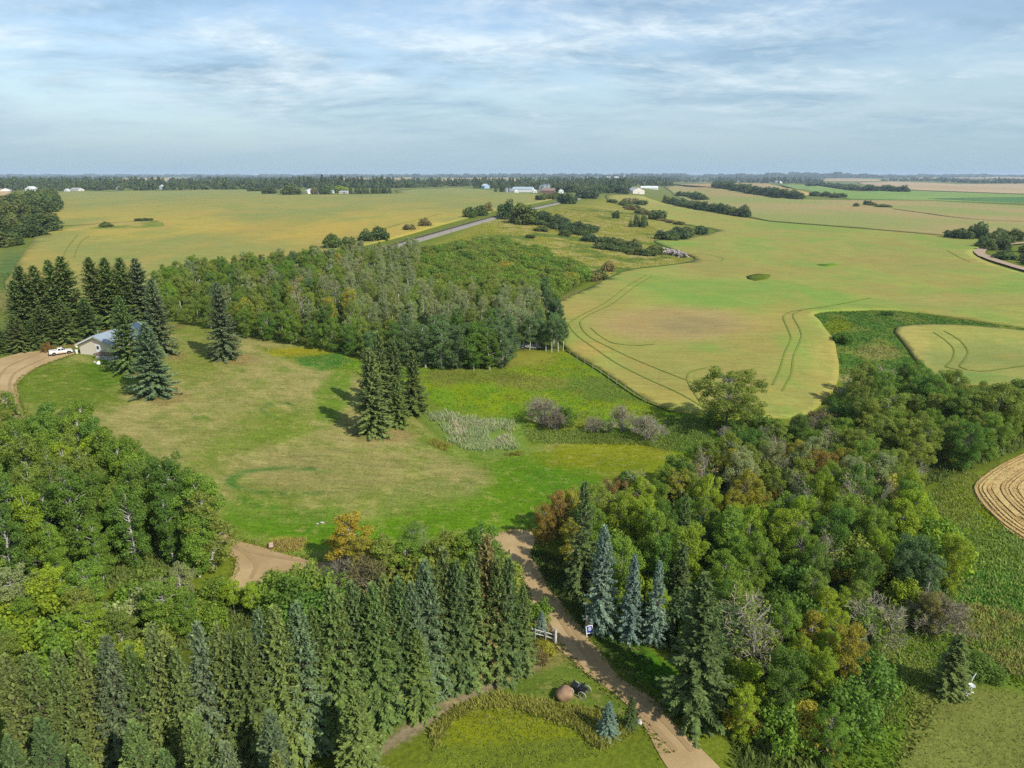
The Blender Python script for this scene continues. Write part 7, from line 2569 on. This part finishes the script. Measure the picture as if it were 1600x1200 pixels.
farm(252, 295.8, 9, 9, 6, 4, BARN_BLUE, BARN_WHITE, 'pale tower-like shed in the trees at the far edge of the left field', 'shed', R(0))
farm(400, 292.2, 12, 12, 4, 3, CREAM, BROWN_ROOF, 'brown-roofed bungalow in the trees above the far yard', 'house', R(20))
farm(436, 291.5, 10, 14, 5, 4, BARN_WHITE, BARN_WHITE, 'white house among the trees above the far yard, left one', 'house', R(10))
farm(443, 291.4, 9, 10, 5, 4, BARN_BLUE, BARN_WHITE, 'pale house among the trees above the far yard, right one', 'house', R(40))
farm(441, 304, 7, 8, 8, 2, BARN_BLUE, BARN_WHITE, 'tall pale shed left of the round tree in the far yard', 'shed', R(0), nwin=0)
farm(487, 302.5, 14, 14, 5, 3.5, BARN_WHITE, BARN_WHITE, 'white shed behind the purple bush in the far yard', 'shed', R(30))
farm(499, 302.8, 9, 12, 5, 3, BARN_BLUE, BARN_WHITE, 'pale shed between the purple bush and the round tree in the far yard', 'shed', R(0))
farm(517, 302, 8, 10, 4, 3, BARN_WHITE, BARN_BLUE, 'pale shed right of the dark round tree in the far yard', 'shed', R(0))
farm(545, 302.4, 14, 16, 3, 2, CREAM, GREY_ROOF, 'low shed left of the shelter row of spruces', 'shed', R(80))
farm(966, 279.6, 60, 90, 12, 6, BARN_WHITE, BARN_WHITE, 'long white hall on the horizon above the tan field', 'hall', R(75), nwin=0)
bin_(975, 279.6, 9, 30, 'tall white elevator at the end of the hall on the horizon')
farm(938, 279.8, 50, 110, 10, 6, BARN_BLUE, BARN_BLUE, 'long blue hall on the horizon above the tan field', 'hall', R(75), nwin=0)
farm(403, 275.6, 70, 180, 30, 10, BARN_WHITE, BARN_WHITE, 'pale industrial hall on the skyline', 'hall', R(80), nwin=0)

# ------------------------------------------------------------------ the air: one box of thin haze round camera and land
hb = BM()
hb.box((0, 0, 36.0), (33000, 33000, 90.0))
hm = bpy.data.materials.new('haze_air')
hm.use_nodes = True
nt = hm.node_tree
nt.nodes.clear()
ho = nt.nodes.new('ShaderNodeOutputMaterial')
hv = nt.nodes.new('ShaderNodeVolumePrincipled')
hv.inputs['Color'].default_value = (0.66, 0.82, 1.0, 1)
hv.inputs['Density'].default_value = 0.000070
hv.inputs['Anisotropy'].default_value = 0.0
nt.links.new(hv.outputs[0], ho.inputs['Volume'])
hz = hb.build('haze', hm)
hz['kind'] = 'stuff'
